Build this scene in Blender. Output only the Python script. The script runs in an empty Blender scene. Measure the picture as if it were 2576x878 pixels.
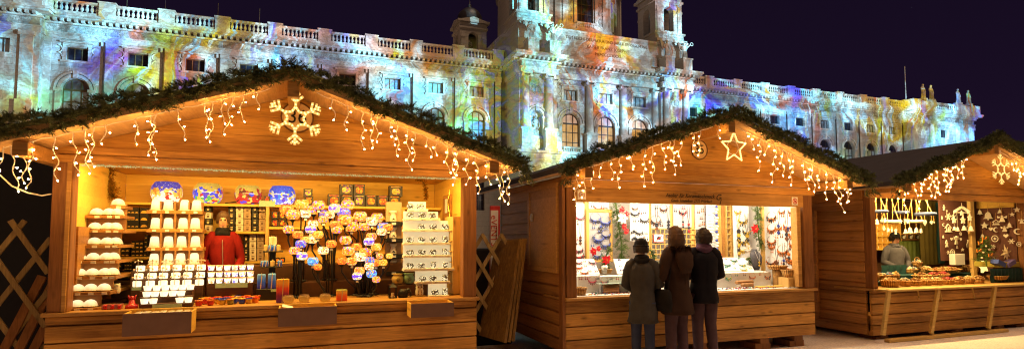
import bpy, math, random
from mathutils import Vector, Matrix
R = random.Random(7)
scene = bpy.context.scene
COL = scene.collection
PI = math.pi

# ------------------------------------------------------------------ camera (level survey of the photograph)
EYE = 1.5
CF, CYAW, CPITCH, CCY = 1412.76, math.radians(20.26), math.radians(3.432), 513.8
def at(u, v, Y):
    """the world point at depth Y seen at survey pixel (u, v) - used while measuring the place"""
    dx = (u-1288)/CF; dz = (CCY-v)/CF
    fy = math.cos(CPITCH)-dz*math.sin(CPITCH); up = math.sin(CPITCH)+dz*math.cos(CPITCH)
    X = dx*math.cos(CYAW)+fy*math.sin(CYAW); Yd = -dx*math.sin(CYAW)+fy*math.cos(CYAW)
    return Vector((X/Yd*Y, Y, up/Yd*Y+EYE))
def mpp(u, Y):
    p = at(u, 585, Y); return (p.x*math.sin(CYAW)+p.y*math.cos(CYAW))/CF
cam = bpy.data.cameras.new('camera'); camo = bpy.data.objects.new('camera', cam); COL.objects.link(camo)
camo.location = (0, 0, EYE)
camo.rotation_euler = (PI/2+CPITCH, 0, -CYAW)
cam.sensor_width = 36; cam.lens = 36*CF/2576; cam.shift_y = (CCY-438.9)/2576
cam.clip_start = .05; cam.clip_end = 4000
scene.camera = camo

# ------------------------------------------------------------------ material helpers
def srgb(r, g, b):
    def c(x):
        x /= 255.; return x/12.92 if x <= .04045 else ((x+.055)/1.055)**2.4
    return (c(r), c(g), c(b), 1)
class NT:
    def __init__(s, tree): s.t = tree; s.n = tree.nodes; s.l = tree.links
    def new(s, typ, **kw):
        n = s.n.new(typ)
        for k, v in kw.items(): setattr(n, k, v)
        return n
    def link(s, a, b): s.l.new(a, b)
    def val(s, sock, v):
        if hasattr(v, 'default_value') or hasattr(v, 'is_output'): s.l.new(v, sock)
        else: sock.default_value = v
    def math(s, op, a, b=0., c=None, clamp=False):
        n = s.new('ShaderNodeMath', operation=op, use_clamp=clamp)
        s.val(n.inputs[0], a); s.val(n.inputs[1], b)
        if c is not None: s.val(n.inputs[2], c)
        return n.outputs[0]
    def mix(s, fac, a, b, blend='MIX'):
        n = s.new('ShaderNodeMix', data_type='RGBA', blend_type=blend)
        s.val(n.inputs[0], fac); s.val(n.inputs[6], a); s.val(n.inputs[7], b)
        return n.outputs[2]
    def noise(s, vec, scale, detail=4, rough=.55, dist=0., out=0):
        n = s.new('ShaderNodeTexNoise'); s.link(vec, n.inputs['Vector'])
        n.inputs['Scale'].default_value = scale; n.inputs['Detail'].default_value = detail
        n.inputs['Roughness'].default_value = rough; n.inputs['Distortion'].default_value = dist
        return n.outputs[out]
    def voro(s, vec, scale, feature='F1', out='Color', rnd=1.):
        n = s.new('ShaderNodeTexVoronoi', feature=feature); s.link(vec, n.inputs['Vector'])
        n.inputs['Scale'].default_value = scale; n.inputs['Randomness'].default_value = rnd
        return n.outputs[out]
    def mapping(s, vec, scale=(1, 1, 1), rot=(0, 0, 0), loc=(0, 0, 0)):
        n = s.new('ShaderNodeMapping'); s.link(vec, n.inputs['Vector'])
        n.inputs['Scale'].default_value = scale; n.inputs['Rotation'].default_value = rot; n.inputs['Location'].default_value = loc
        return n.outputs[0]
    def ramp(s, fac, stops, interp='LINEAR'):
        n = s.new('ShaderNodeValToRGB'); s.link(fac, n.inputs[0])
        cr = n.color_ramp; cr.interpolation = interp
        while len(cr.elements) < len(stops): cr.elements.new(.5)
        for e, (p, c) in zip(cr.elements, stops):
            e.position = p; e.color = c if len(c) == 4 else tuple(c)+(1,)
        return n.outputs[0]
    def sep(s, vec):
        n = s.new('ShaderNodeSeparateXYZ'); s.link(vec, n.inputs[0]); return n.outputs
    def comb(s, x, y, z):
        n = s.new('ShaderNodeCombineXYZ')
        for i, q in enumerate((x, y, z)): s.val(n.inputs[i], q)
        return n.outputs[0]
    def bump(s, h, strength=.3, dist=.01):
        n = s.new('ShaderNodeBump'); s.link(h, n.inputs['Height'])
        n.inputs['Strength'].default_value = strength; n.inputs['Distance'].default_value = dist
        return n.outputs[0]
MATS = {}
def newmat(name):
    m = bpy.data.materials.new(name); m.use_nodes = True
    nt = NT(m.node_tree); nt.n.clear()
    out = nt.new('ShaderNodeOutputMaterial')
    MATS[name] = m
    return m, nt, out
def bsdf(nt, out, color, rough=.6, spec=.3, metal=0., normal=None, emis=None, estr=0., alpha=None, trans=0.):
    b = nt.new('ShaderNodeBsdfPrincipled')
    nt.val(b.inputs['Base Color'], color); nt.val(b.inputs['Roughness'], rough)
    b.inputs['Specular IOR Level'].default_value = spec; b.inputs['Metallic'].default_value = metal
    if normal is not None: nt.link(normal, b.inputs['Normal'])
    if emis is not None: nt.val(b.inputs['Emission Color'], emis); nt.val(b.inputs['Emission Strength'], estr)
    if trans: b.inputs['Transmission Weight'].default_value = trans
    nt.link(b.outputs[0], out.inputs[0])
    return b
def geo_pos(nt): return nt.new('ShaderNodeNewGeometry').outputs['Position']
def obj_co(nt): return nt.new('ShaderNodeTexCoord').outputs['Object']
def obj_rand(nt): return nt.new('ShaderNodeObjectInfo').outputs['Random']

def plain(name, c, rough=.6, spec=.3, metal=0., var=.25, scale=18., bump=.1):
    m, nt, out = newmat(name)
    co = obj_co(nt)
    n = nt.noise(co, scale, 5)
    f = nt.math('MULTIPLY_ADD', n, 2*var, 1-var)
    col = nt.mix(1., c if len(c) == 4 else tuple(c)+(1,), f, 'MULTIPLY')
    bsdf(nt, out, col, rough, spec, metal, nt.bump(nt.noise(co, scale*3, 3), bump, .004) if bump else None)
    return m
def wood(name, c_dark, c_lite, axis='X', plank=.14, rough=.55, grain=1., knots=True):
    """boards running along one axis: tone per board, stretched grain, knots"""
    m, nt, out = newmat(name)
    p = geo_pos(nt); x, y, z = nt.sep(p)
    if axis == 'X': L, C, D = x, z, y
    elif axis == 'Y': L, C, D = y, z, x
    else: L, C, D = z, x, y
    idx = nt.math('FLOOR', nt.math('DIVIDE', C, plank))
    wn = nt.new('ShaderNodeTexWhiteNoise', noise_dimensions='1D'); nt.link(idx, wn.inputs['W'])
    off = nt.math('MULTIPLY', wn.outputs['Value'], 37.)
    co = nt.comb(nt.math('ADD', nt.math('MULTIPLY', L, 1.6), off), nt.math('MULTIPLY', C, 22.), nt.math('MULTIPLY', D, 22.))
    g1 = nt.noise(co, 1.3, 6, .62, 1.1)
    co2 = nt.comb(nt.math('ADD', nt.math('MULTIPLY', L, 3.), off), nt.math('MULTIPLY', C, 90.), nt.math('MULTIPLY', D, 90.))
    g2 = nt.noise(co2, 1.5, 3, .5)
    big = nt.noise(p, 1.7, 3)
    f = nt.math('ADD', nt.math('MULTIPLY', g1, .7), nt.math('MULTIPLY', g2, .3))
    f = nt.math('ADD', f, nt.math('MULTIPLY_ADD', wn.outputs['Value'], .22, -.11))
    f = nt.math('ADD', f, nt.math('MULTIPLY_ADD', big, .4, -.2))
    col = nt.ramp(f, [(.25, c_dark), (.5, tuple((a+b)/2 for a, b in zip(c_dark, c_lite))), (.72, c_lite)])
    if knots:
        kc = nt.comb(nt.math('ADD', nt.math('MULTIPLY', L, 2.6), off), nt.math('MULTIPLY', C, 7.), nt.math('MULTIPLY', D, 1.))
        kd = nt.voro(kc, 1.15, 'F1', 'Distance')
        k = nt.math('SUBTRACT', 1., nt.math('MULTIPLY', kd, 6.), clamp=True)
        col = nt.mix(nt.math('MULTIPLY', k, .75), col, (c_dark[0]*.35, c_dark[1]*.3, c_dark[2]*.3, 1))
    bsdf(nt, out, col, rough, .35, 0, nt.bump(f, .25*grain, .004))
    return m
def glow(name, c, strength, c2=None, scale=6., spec=.3, fade=0.):
    """lit body, or a surface given glow for light on it: emission with slight unevenness"""
    m, nt, out = newmat(name)
    co = obj_co(nt)
    n = nt.noise(co, scale, 4)
    col = c if len(c) == 4 else tuple(c)+(1,)
    if c2 is not None: col = nt.mix(nt.math('MULTIPLY_ADD', n, 2.4, -.7, True), col, c2 if len(c2) == 4 else tuple(c2)+(1,))
    st = nt.math('MULTIPLY', nt.math('MULTIPLY_ADD', n, .5, .75), strength)
    bsdf(nt, out, (.6, .55, .45, 1), .35, spec, 0, None, col, st)
    return m

# ------------------------------------------------------------------ mesh collector
ORG = {}
def org(o):
    return ORG.get(o.name, Vector((0, 0, 0))) if o else Vector((0, 0, 0))
class MB:
    def __init__(s): s.v = []; s.f = []; s.mi = []; s.m = 0; s.sm = []; s.smooth = False
    def face(s, idx): s.f.append(idx); s.mi.append(s.m); s.sm.append(s.smooth)
    def poly(s, pts):
        i = len(s.v); s.v += [tuple(p) for p in pts]; s.face(tuple(range(i, i+len(pts))))
    def box(s, x0, x1, y0, y1, z0, z1):
        i = len(s.v)
        s.v += [(x0,y0,z0),(x1,y0,z0),(x1,y1,z0),(x0,y1,z0),(x0,y0,z1),(x1,y0,z1),(x1,y1,z1),(x0,y1,z1)]
        for q in ((0,3,2,1),(4,5,6,7),(0,1,5,4),(1,2,6,5),(2,3,7,6),(3,0,4,7)): s.face(tuple(i+k for k in q))
        return s
    def cbox(s, x0, x1, y0, y1, z0, z1, b=.004):
        """box with chamfered vertical/horizontal front edges (all 12 edges cut)"""
        i = len(s.v); xs = (x0, x0+b, x1-b, x1); 
        for (zz, inset) in ((z0, b), (z0+b, 0), (z1-b, 0), (z1, b)):
            a0, a1, c0, c1 = x0+inset, x1-inset, y0+inset, y1-inset
            if inset: s.v += [(a0,c0,zz),(a1,c0,zz),(a1,c0,zz),(a1,c1,zz),(a1,c1,zz),(a0,c1,zz),(a0,c1,zz),(a0,c0,zz)]
            else: s.v += [(a0+b,c0,zz),(a1-b,c0,zz),(a1,c0+b,zz),(a1,c1-b,zz),(a1-b,c1,zz),(a0+b,c1,zz),(a0,c1-b,zz),(a0,c0+b,zz)]
        for r in range(3):
            for k in range(8):
                a = i+r*8+k; b_ = i+r*8+(k+1) % 8; s.face((a, b_, b_+8, a+8))
        s.face(tuple(i+k for k in (0,7,5,3,1)[::1])); s.face(tuple(i+24+k for k in (1,3,5,7)))
        return s
    def obox(s, M, sx, sy, sz):
        i = len(s.v)
        for p in ((-1,-1,-1),(1,-1,-1),(1,1,-1),(-1,1,-1),(-1,-1,1),(1,-1,1),(1,1,1),(-1,1,1)):
            s.v.append(tuple(M @ Vector((p[0]*sx/2, p[1]*sy/2, p[2]*sz/2))))
        for q in ((0,3,2,1),(4,5,6,7),(0,1,5,4),(1,2,6,5),(2,3,7,6),(3,0,4,7)): s.face(tuple(i+k for k in q))
        return s
    def bar(s, a, b, w, d, up=(0, 1, 0)):
        a = Vector(a); b = Vector(b); L = (b-a).length; x = (b-a).normalized()
        y = Vector(up); y = (y-x*y.dot(x)).normalized(); z = x.cross(y)
        M = Matrix((x, y, z)).transposed().to_4x4(); M.translation = (a+b)/2
        return s.obox(M, L, d, w)
    def tube(s, pts, r, n=6, caps=True, closed=False):
        pts = [Vector(p) for p in pts]; N = len(pts); i = len(s.v)
        rr = r if isinstance(r, (list, tuple)) else [r]*N
        t0 = (pts[1]-pts[0]).normalized()
        nv = t0.cross(Vector((0, 0, 1)))
        if nv.length < 1e-3: nv = t0.cross(Vector((0, 1, 0)))
        nv.normalize()
        for k, p in enumerate(pts):
            if closed: t = pts[(k+1) % N]-pts[k-1]
            else: t = pts[min(k+1, N-1)]-pts[max(k-1, 0)]
            t.normalize(); nv = nv-t*nv.dot(t)
            if nv.length < 1e-6: nv = t.orthogonal()
            nv.normalize(); bv = t.cross(nv)
            for j in range(n):
                a = 2*PI*j/n; s.v.append(tuple(p+(nv*math.cos(a)+bv*math.sin(a))*rr[k]))
        for k in range(N if closed else N-1):
            for j in range(n):
                a = i+k*n+j; b = i+k*n+(j+1) % n; k2 = (k+1) % N
                s.face((a, b, i+k2*n+(j+1) % n, i+k2*n+j))
        if caps and not closed:
            s.face(tuple(i+j for j in range(n))[::-1]); s.face(tuple(i+(N-1)*n+j for j in range(n)))
        return s
    def lathe(s, prof, n=12, c=(0, 0, 0), sx=1., sy=1., cap=True, a0=0.):
        i = len(s.v); N = len(prof)
        for (r, z) in prof:
            for j in range(n):
                a = 2*PI*j/n+a0; s.v.append((c[0]+r*math.cos(a)*sx, c[1]+r*math.sin(a)*sy, c[2]+z))
        for k in range(N-1):
            for j in range(n):
                a = i+k*n+j; b = i+k*n+(j+1) % n; s.face((a, b, b+n, a+n))
        if cap:
            if prof[0][0] > 1e-4: s.face(tuple(i+j for j in range(n))[::-1])
            if prof[-1][0] > 1e-4: s.face(tuple(i+(N-1)*n+j for j in range(n)))
        return s
    def ball(s, c, r, nu=8, nv=5, sc=(1, 1, 1)):
        pr = [(max(1e-5, math.sin(PI*k/nv))*r, -math.cos(PI*k/nv)*r*sc[2]) for k in range(nv+1)]
        return s.lathe(pr, nu, c, sc[0], sc[1], False)
    def prism(s, poly, y0, y1, plane='XZ', other=0):
        """extrude a polygon drawn in XZ along Y (or drawn in YZ along X)"""
        n = len(poly); i = len(s.v)
        if plane == 'XZ': s.v += [(a, y0, b) for a, b in poly]+[(a, y1, b) for a, b in poly]
        elif plane == 'YZ': s.v += [(y0, a, b) for a, b in poly]+[(y1, a, b) for a, b in poly]
        else: s.v += [(a, b, y0) for a, b in poly]+[(a, b, y1) for a, b in poly]
        s.face(tuple(range(i, i+n))); s.face(tuple(range(i+2*n-1, i+n-1, -1)))
        for k in range(n):
            a = i+k; b = i+(k+1) % n; s.face((b, a, a+n, b+n))
        return s
    def loft(s, rings, n=14, caps=True):
        """rings: (centre, rx, ry[, power])"""
        i = len(s.v)
        for rg in rings:
            c, rx, ry = rg[:3]; pw = rg[3] if len(rg) > 3 else 1.
            for j in range(n):
                a = 2*PI*j/n; cx, sy = math.cos(a), math.sin(a)
                s.v.append((c[0]+rx*math.copysign(abs(cx)**pw, cx), c[1]+ry*math.copysign(abs(sy)**pw, sy), c[2]))
        for k in range(len(rings)-1):
            for j in range(n):
                a = i+k*n+j; b = i+k*n+(j+1) % n; s.face((a, b, b+n, a+n))
        if caps:
            s.face(tuple(i+j for j in range(n))[::-1]); s.face(tuple(i+(len(rings)-1)*n+j for j in range(n)))
        return s
    def xform(s, M, start=0):
        for k in range(start, len(s.v)): s.v[k] = tuple(M @ Vector(s.v[k]))
        return s
    def mesh(s, name, mat, off=Vector((0, 0, 0))):
        me = bpy.data.meshes.new(name)
        me.from_pydata([(v[0]-off[0], v[1]-off[1], v[2]-off[2]) for v in s.v], [], s.f)
        for m in (mat if isinstance(mat, (list, tuple)) else [mat]): me.materials.append(m)
        me.polygons.foreach_set('material_index', s.mi)
        me.polygons.foreach_set('use_smooth', s.sm)
        me.update()
        return me
    def build(s, name, mat, parent=None, local=False, loc=None):
        off = Vector((0, 0, 0)) if local else (org(parent) if parent else Vector(loc or (0, 0, 0)))
        me = s.mesh(name, mat, off)
        o = bpy.data.objects.new(name, me); COL.objects.link(o)
        if parent: o.parent = parent; ORG[o.name] = org(parent)
        elif loc is not None: o.location = loc; ORG[o.name] = Vector(loc)
        return o
def S(): b = MB(); b.smooth = True; return b
def tag(o, label=None, cat=None, group=None, kind=None):
    if label: o['label'] = label
    if cat: o['category'] = cat
    if group: o['group'] = group
    if kind: o['kind'] = kind
    return o
def thing(name, label, cat, loc, group=None, rz=0.):
    o = bpy.data.objects.new(name, None); COL.objects.link(o); o.empty_display_size = .1
    o.location = loc; o.rotation_euler = (0, 0, rz); ORG[o.name] = Vector(loc)
    return tag(o, label, cat, group)
def copy_tree(src, parent=None):
    c = src.copy(); COL.objects.link(c)
    if parent: c.parent = parent
    for ch in list(src.children): copy_tree(ch, c)
    return c
def dup(src, loc, label, rz=0., sc=None, group=None, mat=None):
    c = copy_tree(src); c.location = loc; c.rotation_euler = (0, 0, rz)
    if sc is not None: c.scale = (sc,)*3 if isinstance(sc, (int, float)) else sc
    if label: c['label'] = label
    if group: c['group'] = group
    return c
def text(name, body, size, mat, parent, loc, rot=(PI/2, 0, 0), ext=.002, align='CENTER', shear=0., sx=1.):
    cu = bpy.data.curves.new(name, 'FONT'); cu.body = body; cu.size = size; cu.extrude = ext
    cu.align_x = align; cu.align_y = 'CENTER'; cu.shear = shear; cu.materials.append(mat); cu.resolution_u = 3
    tmp = bpy.data.objects.new(name+'_curve', cu); COL.objects.link(tmp)
    me = bpy.data.meshes.new_from_object(tmp.evaluated_get(bpy.context.evaluated_depsgraph_get())); me.name = name
    bpy.data.objects.remove(tmp); bpy.data.curves.remove(cu)
    o = bpy.data.objects.new(name, me); COL.objects.link(o); o.parent = parent
    o.location = Vector(loc)-org(parent); o.rotation_euler = rot; o.scale = (sx, 1, 1)
    return o
def rep(name, mb, mat, parent, spots):
    """one part drawn round its own origin, then copies of it at the other spots"""
    first_ = None
    for p in spots:
        if first_ is None: o = first_ = mb.build(name, mat, None, True)
        else: o = first_.copy(); COL.objects.link(o)
        o.parent = parent; o.location = Vector(p)-org(parent); ORG[o.name] = org(parent)
NTH = ['first', 'second', 'third', 'fourth', 'fifth', 'sixth', 'seventh', 'eighth', 'ninth', 'tenth', 'eleventh', 'twelfth']
def nth(i, n, end='left'):
    if n == 1: return 'only'
    if i == 0: return 'leftmost'
    if i == n-1: return 'rightmost'
    return NTH[i]+' from left'

# ------------------------------------------------------------------ world and street glow
w = bpy.data.worlds.new('World'); scene.world = w; w.use_nodes = True
nt = NT(w.node_tree); nt.n.clear()
wo = nt.new('ShaderNodeOutputWorld'); bg = nt.new('ShaderNodeBackground'); nt.link(bg.outputs[0], wo.inputs[0])
tc = nt.new('ShaderNodeTexCoord').outputs['Generated']; sx_, sy_, sz_ = nt.sep(tc)
skyc = nt.ramp(nt.math('MULTIPLY_ADD', sz_, 1., .0, True), [(0., srgb(32, 20, 42)), (.2, srgb(24, 14, 34)), (.6, srgb(17, 10, 26))])
stn = nt.voro(tc, 90., 'F1', 'Distance')
star = nt.math('LESS_THAN', stn, .035)
sm = nt.voro(tc, 90., 'F1', 'Color'); smx = nt.sep(sm)[0]
star = nt.math('MULTIPLY', star, nt.math('GREATER_THAN', smx, .93))
bgc = nt.mix(nt.math('MULTIPLY', star, .6), skyc, (.25, .22, .3, 1)); nt.link(bgc, bg.inputs[0])
bg.inputs[1].default_value = 1.

sun = bpy.data.lights.new('street_glow', 'SUN'); suno = bpy.data.objects.new('street_glow', sun); COL.objects.link(suno)
sun.energy = 1.6; sun.angle = math.radians(25); sun.color = (1., .64, .38)
d = Vector((-.22, .32, -.92)); suno.rotation_euler = d.to_track_quat('-Z', 'Y').to_euler()

scene.view_settings.view_transform = 'Standard'; scene.view_settings.look = 'None'
scene.view_settings.exposure = 0; scene.view_settings.gamma = 1
cy = scene.cycles
cy.use_denoising = True; cy.filter_width = 1.15; cy.max_bounces = 6; cy.diffuse_bounces = 3; cy.glossy_bounces = 2; cy.transparent_max_bounces = 8
cy.sample_clamp_indirect = 4.; cy.sample_clamp_direct = 0; cy.caustics_reflective = False; cy.caustics_refractive = False
# ================================================================== MUSEUM PALACE
def stone(name, c, relief=0., ashlar=True):
    m, nt, out = newmat(name)
    p = geo_pos(nt); x, y, z = nt.sep(p)
    n = nt.noise(p, .5, 6, .6); n2 = nt.noise(p, 3.5, 6, .65)
    f = nt.math('ADD', nt.math('MULTIPLY', n, .35), nt.math('MULTIPLY_ADD', n2, .45, .58))
    col = nt.mix(1., c, f, 'MULTIPLY')
    h = n2
    if ashlar:
        bt = nt.new('ShaderNodeTexBrick'); nt.link(nt.comb(nt.math('ADD', x, y), z, 0.), bt.inputs['Vector'])
        bt.inputs['Scale'].default_value = 1.; bt.inputs['Brick Width'].default_value = 1.6; bt.inputs['Row Height'].default_value = .62
        bt.inputs['Mortar Size'].default_value = .022; bt.inputs['Mortar Smooth'].default_value = .3
        h = nt.math('SUBTRACT', nt.math('MULTIPLY', n2, .2), nt.math('MULTIPLY', bt.outputs['Fac'], 1.))
        col = nt.mix(nt.math('MULTIPLY', bt.outputs['Fac'], .45), col, (c[0]*.4, c[1]*.4, c[2]*.4, 1))
    nrm = nt.bump(h, .5, .06)
    if relief:
        rv = nt.noise(p, 2.6, 5, .6, 1.4)
        vr = nt.voro(p, 2.2, 'SMOOTH_F1', 'Distance')
        rr = nt.math('ADD', rv, nt.math('MULTIPLY', vr, .8))
        col = nt.mix(1., col, nt.ramp(rr, [(.35, (.35, .35, .35)), (.62, (1, 1, 1)), (.8, (.7, .7, .7))]), 'MULTIPLY')
        nrm = nt.bump(rr, .9, .12*relief)
    bsdf(nt, out, col, .85, .15, 0, nrm)
    return m
STONE = stone('pale_stone', (.45, .42, .38, 1))
TRIM = stone('smooth_stone', (.52, .49, .44, 1), 0, False)
RELIEF = stone('carved_stone', (.52, .49, .44, 1), 1., False)
DOMEM = plain('dark_copper', (.035, .03, .035), .45, .4)
PIPEM = plain('brown_pipe', (.07, .045, .03), .5)
FRAMEW = plain('bronze_brown_frame', (.13, .08, .035), .5)
FRAMEC = plain('dark_oak_frame', (.05, .028, .02), .5)
def glassm(name, c, rough, e=None, es=0.):
    m, nt, out = newmat(name); p = geo_pos(nt)
    f = nt.math('MULTIPLY_ADD', nt.noise(p, .9, 4), 1.1, .4)
    col = nt.mix(1., c, f, 'MULTIPLY')
    if e:
        ec = nt.mix(1., e, nt.math('MULTIPLY_ADD', nt.noise(nt.mapping(p, (3, 3, .25)), 1.3, 3), 1.6, .2), 'MULTIPLY')
        bsdf(nt, out, col, rough, .5, 0, None, ec, es)
    else: bsdf(nt, out, col, rough, .5)
    return m
GDARK = glassm('dark_glass', (.025, .022, .03, 1), .15)
GPALE = glassm('blinded_glass', (.34, .36, .38, 1), .3)
GBROWN = glassm('brown_glass', (.16, .10, .09, 1), .25)
GAMBER = glassm('lamplit_glass', (.2, .12, .05, 1), .3, (.9, .42, .08, 1), .55)
GPEACH = glassm('lamplit_lunette_glass', (.3, .2, .15, 1), .3, (.9, .55, .35, 1), .5)

CX = 39.0
MUS = thing('museum_building', 'long baroque stone museum palace with domed centre, lit by coloured projections behind the huts', 'building', (CX, 72, 0))

def holed(mb, T, x0, x1, z0, z1, holes, depth):
    """front face with real openings; T maps (s, inward, z) to the world"""
    def q(*pts): mb.poly([T(*p) for p in pts])
    cols = {}
    for h in holes: cols.setdefault(round(h[0], 3), []).append(h)
    xc = x0
    for c in sorted(cols):
        hs = sorted(cols[c], key=lambda h: h[2]); H = max(h[1] for h in hs)
        q((xc, 0, z0), (c-H, 0, z0), (c-H, 0, z1), (xc, 0, z1)); xc = c+H
        zc = z0
        for (c_, hw, zb, zt, arch) in hs:
            if zb > zc: q((c-H, 0, zc), (c+H, 0, zc), (c+H, 0, zb), (c-H, 0, zb))
            top = zt+hw if arch else zt
            if hw < H-1e-4:
                q((c-H, 0, zb), (c-hw, 0, zb), (c-hw, 0, top), (c-H, 0, top)); q((c+hw, 0, zb), (c+H, 0, zb), (c+H, 0, top), (c+hw, 0, top))
            q((c-hw, 0, zb), (c-hw, 0, zt), (c-hw, depth, zt), (c-hw, depth, zb)); q((c+hw, 0, zt), (c+hw, 0, zb), (c+hw, depth, zb), (c+hw, depth, zt))
            q((c-hw, 0, zb), (c-hw, depth, zb), (c+hw, depth, zb), (c+hw, 0, zb))
            if arch:
                pa = [(c-hw*math.cos(PI*k/10), zt+hw*math.sin(PI*k/10)) for k in range(11)]
                for (xa, za), (xb, zb2) in zip(pa, pa[1:]):
                    q((xa, 0, za), (xb, 0, zb2), (xb, 0, top), (xa, 0, top)); q((xa, 0, za), (xa, depth, za), (xb, depth, zb2), (xb, 0, zb2))
            else: q((c-hw, 0, zt), (c+hw, 0, zt), (c+hw, depth, zt), (c-hw, depth, zt))
            zc = top
        if zc < z1: q((c-H, 0, zc), (c+H, 0, zc), (c+H, 0, z1), (c-H, 0, z1))
    q((xc, 0, z0), (x1, 0, z0), (x1, 0, z1), (xc, 0, z1))
def Tfront(Y): return lambda s, t, z: (s, Y+t, z)

# --- window prototypes (local, facing -Y, origin at sill centre)
def rect_window(hw, h, fm, gm):
    b = MB(); t = .09
    for x in (-hw+t/2, -hw/3, hw/3, hw-t/2): b.box(x-t/2, x+t/2, 0, .1, 0, h)
    b.box(-hw, hw, .01, .09, 0, t); b.box(-hw, hw, .01, .09, h-t, h)
    f = b.build('window', fm, None, True); f.parent = MUS
    g = MB(); g.poly([(-hw, .06, 0), (hw, .06, 0), (hw, .06, h), (-hw, .06, h)])
    p = g.build('pane', gm, None, True); p.parent = f
    return f
def arch_window(hw, zs, fm, g_low, g_top):
    b = MB(); t = .11
    for x in (-hw+t/2, -hw*.36, hw*.36, hw-t/2): b.box(x-t/2, x+t/2, 0, .12, 0, zs+(math.sqrt(max(0, hw*hw-x*x))*.96))
    for z in (t/2, zs*.36, zs*.7): b.box(-hw, hw, .01, .11, z-t/2, z+t/2)
    b.box(-hw, hw, -.03, .11, zs-.1, zs+.1)
    pts = [(-hw*.97*math.cos(PI*k/12), .06, zs+hw*.97*math.sin(PI*k/12)) for k in range(13)]
    b.tube(pts, .08, 4)
    f = b.build('window', fm, None, True); f.parent = MUS
    g = MB(); g.poly([(-hw, .06, 0), (hw, .06, 0), (hw, .06, zs), (-hw, .06, zs)])
    p = g.build('pane', g_low, None, True); p.parent = f
    g = MB(); g.poly([(-hw*math.cos(PI*k/12), .061, zs+hw*math.sin(PI*k/12)) for k in range(13)])
    p = g.build('pane', g_top, None, True); p.parent = f
    return f
first = {}
def put_window(kind, x, y, z):
    """x, y, z in the world; the first of a kind is moved, later ones are copies"""
    key = kind
    if key not in first:
        if kind[0] == 'rect': o = rect_window(kind[1], kind[2], {'b': FRAMEW, 'd': FRAMEC}[kind[3]], {'dark': GDARK, 'pale': GPALE}[kind[4]])
        else: o = arch_window(kind[1], kind[2], {'b': FRAMEW, 'd': FRAMEC}[kind[3]], {'pale': GPALE, 'amber': GAMBER, 'dark': GDARK}[kind[4]], {'brown': GBROWN, 'peach': GPEACH, 'pale': GPALE, 'dark': GDARK}[kind[5]])
        first[key] = o
    else: o = copy_tree(first[key], MUS)
    o.location = Vector((x, y, z))-org(MUS)
    return o
# --- decorations
def surround_rect(b, x, y, hw, z0, z1):
    b.box(x-hw-.28, x-hw, y-.14, y, z0-.1, z1+.1); b.box(x+hw, x+hw+.28, y-.14, y, z0-.1, z1+.1)
    b.box(x-hw-.28, x+hw+.28, y-.14, y, z1+.1, z1+.4); b.box(x-hw-.5, x+hw+.5, y-.32, y, z1+.42, z1+.58)
    b.box(x-hw-.4, x+hw+.4, y-.22, y, z0-.3, z0-.1)
    for sx in (-1, 1):                                             # scrolled ears beside the frame
        pts = [(x+sx*(hw+.5+.18*math.cos(a)), y-.06, z1+.1-.1*k+.12*math.sin(a)) for k, a in enumerate([i*.8 for i in range(13)])]
        b.tube(pts, .09, 4)
def surround_arch(b, x, y, hw, z0, zs):
    for sx in (-1, 1):
        b.box(x+sx*(hw+.27)-.25, x+sx*(hw+.27)+.25, y-.2, y, z0, zs-.25)
        b.box(x+sx*(hw+.27)-.36, x+sx*(hw+.27)+.36, y-.32, y, zs-.25, zs+.05)
    for r, w_, d_ in ((hw+.22, .2, .16), (hw+.55, .12, .24)):
        for k in range(14):
            a0, a1 = PI*k/14, PI*(k+1)/14
            b.bar((x-r*math.cos(a0), y-d_/2, zs+.05+r*math.sin(a0)), (x-r*math.cos(a1), y-d_/2, zs+.05+r*math.sin(a1)), w_*1.6, d_)
    b.box(x-.2, x+.2, y-.34, y, zs+hw-.02, zs+hw+.75)
def entab(b, x0, x1, y, zt=25.3, proj=1.0, arch=22.75, ends=(0, 0)):
    """architrave, frieze, modillions and cornice along X"""
    e0, e1 = ends
    b.box(x0-.1*e0, x1+.1*e1, y-.16, y+.3, arch, arch+.55); b.box(x0-.2*e0, x1+.2*e1, y-.26, y+.3, arch+.55, arch+.7)
    b.box(x0-.3*e0, x1+.3*e1, y-.35, y+.3, zt-1.0, zt-.82)
    n = int((x1-x0)/.62)
    for k in range(n):
        x = x0+(k+.5)*(x1-x0)/n; b.box(x-.14, x+.14, y-proj*.82, y, zt-.82, zt-.5)
    b.box(x0-proj*e0, x1+proj*e1, y-proj, y+.3, zt-.5, zt-.28); b.box(x0-(proj+.15)*e0, x1+(proj+.15)*e1, y-proj-.15, y+.3, zt-.28, zt)
def balustrade(x0, x1, y, z0=25.3, zt=26.75, n=9, name='balustrade', ped=(1, 1)):
    b = MB()
    b.box(x0, x1, y, y+.4, z0, z0+.3); b.box(x0, x1, y-.04, y+.44, zt-.25, zt)
    for k in range(n):
        x = x0+(k+.5)*(x1-x0)/n; s = MB()
        hgt = zt-.25-z0-.3
        b.lathe([(.13, 0), (.13, .08*hgt), (.08, .12*hgt), (.17, .34*hgt), (.15, .5*hgt), (.07, .82*hgt), (.13, .88*hgt), (.13, hgt)], 6, (x, y+.2, z0+.3), cap=False)
    return b.build(name, TRIM, MUS)
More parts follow.
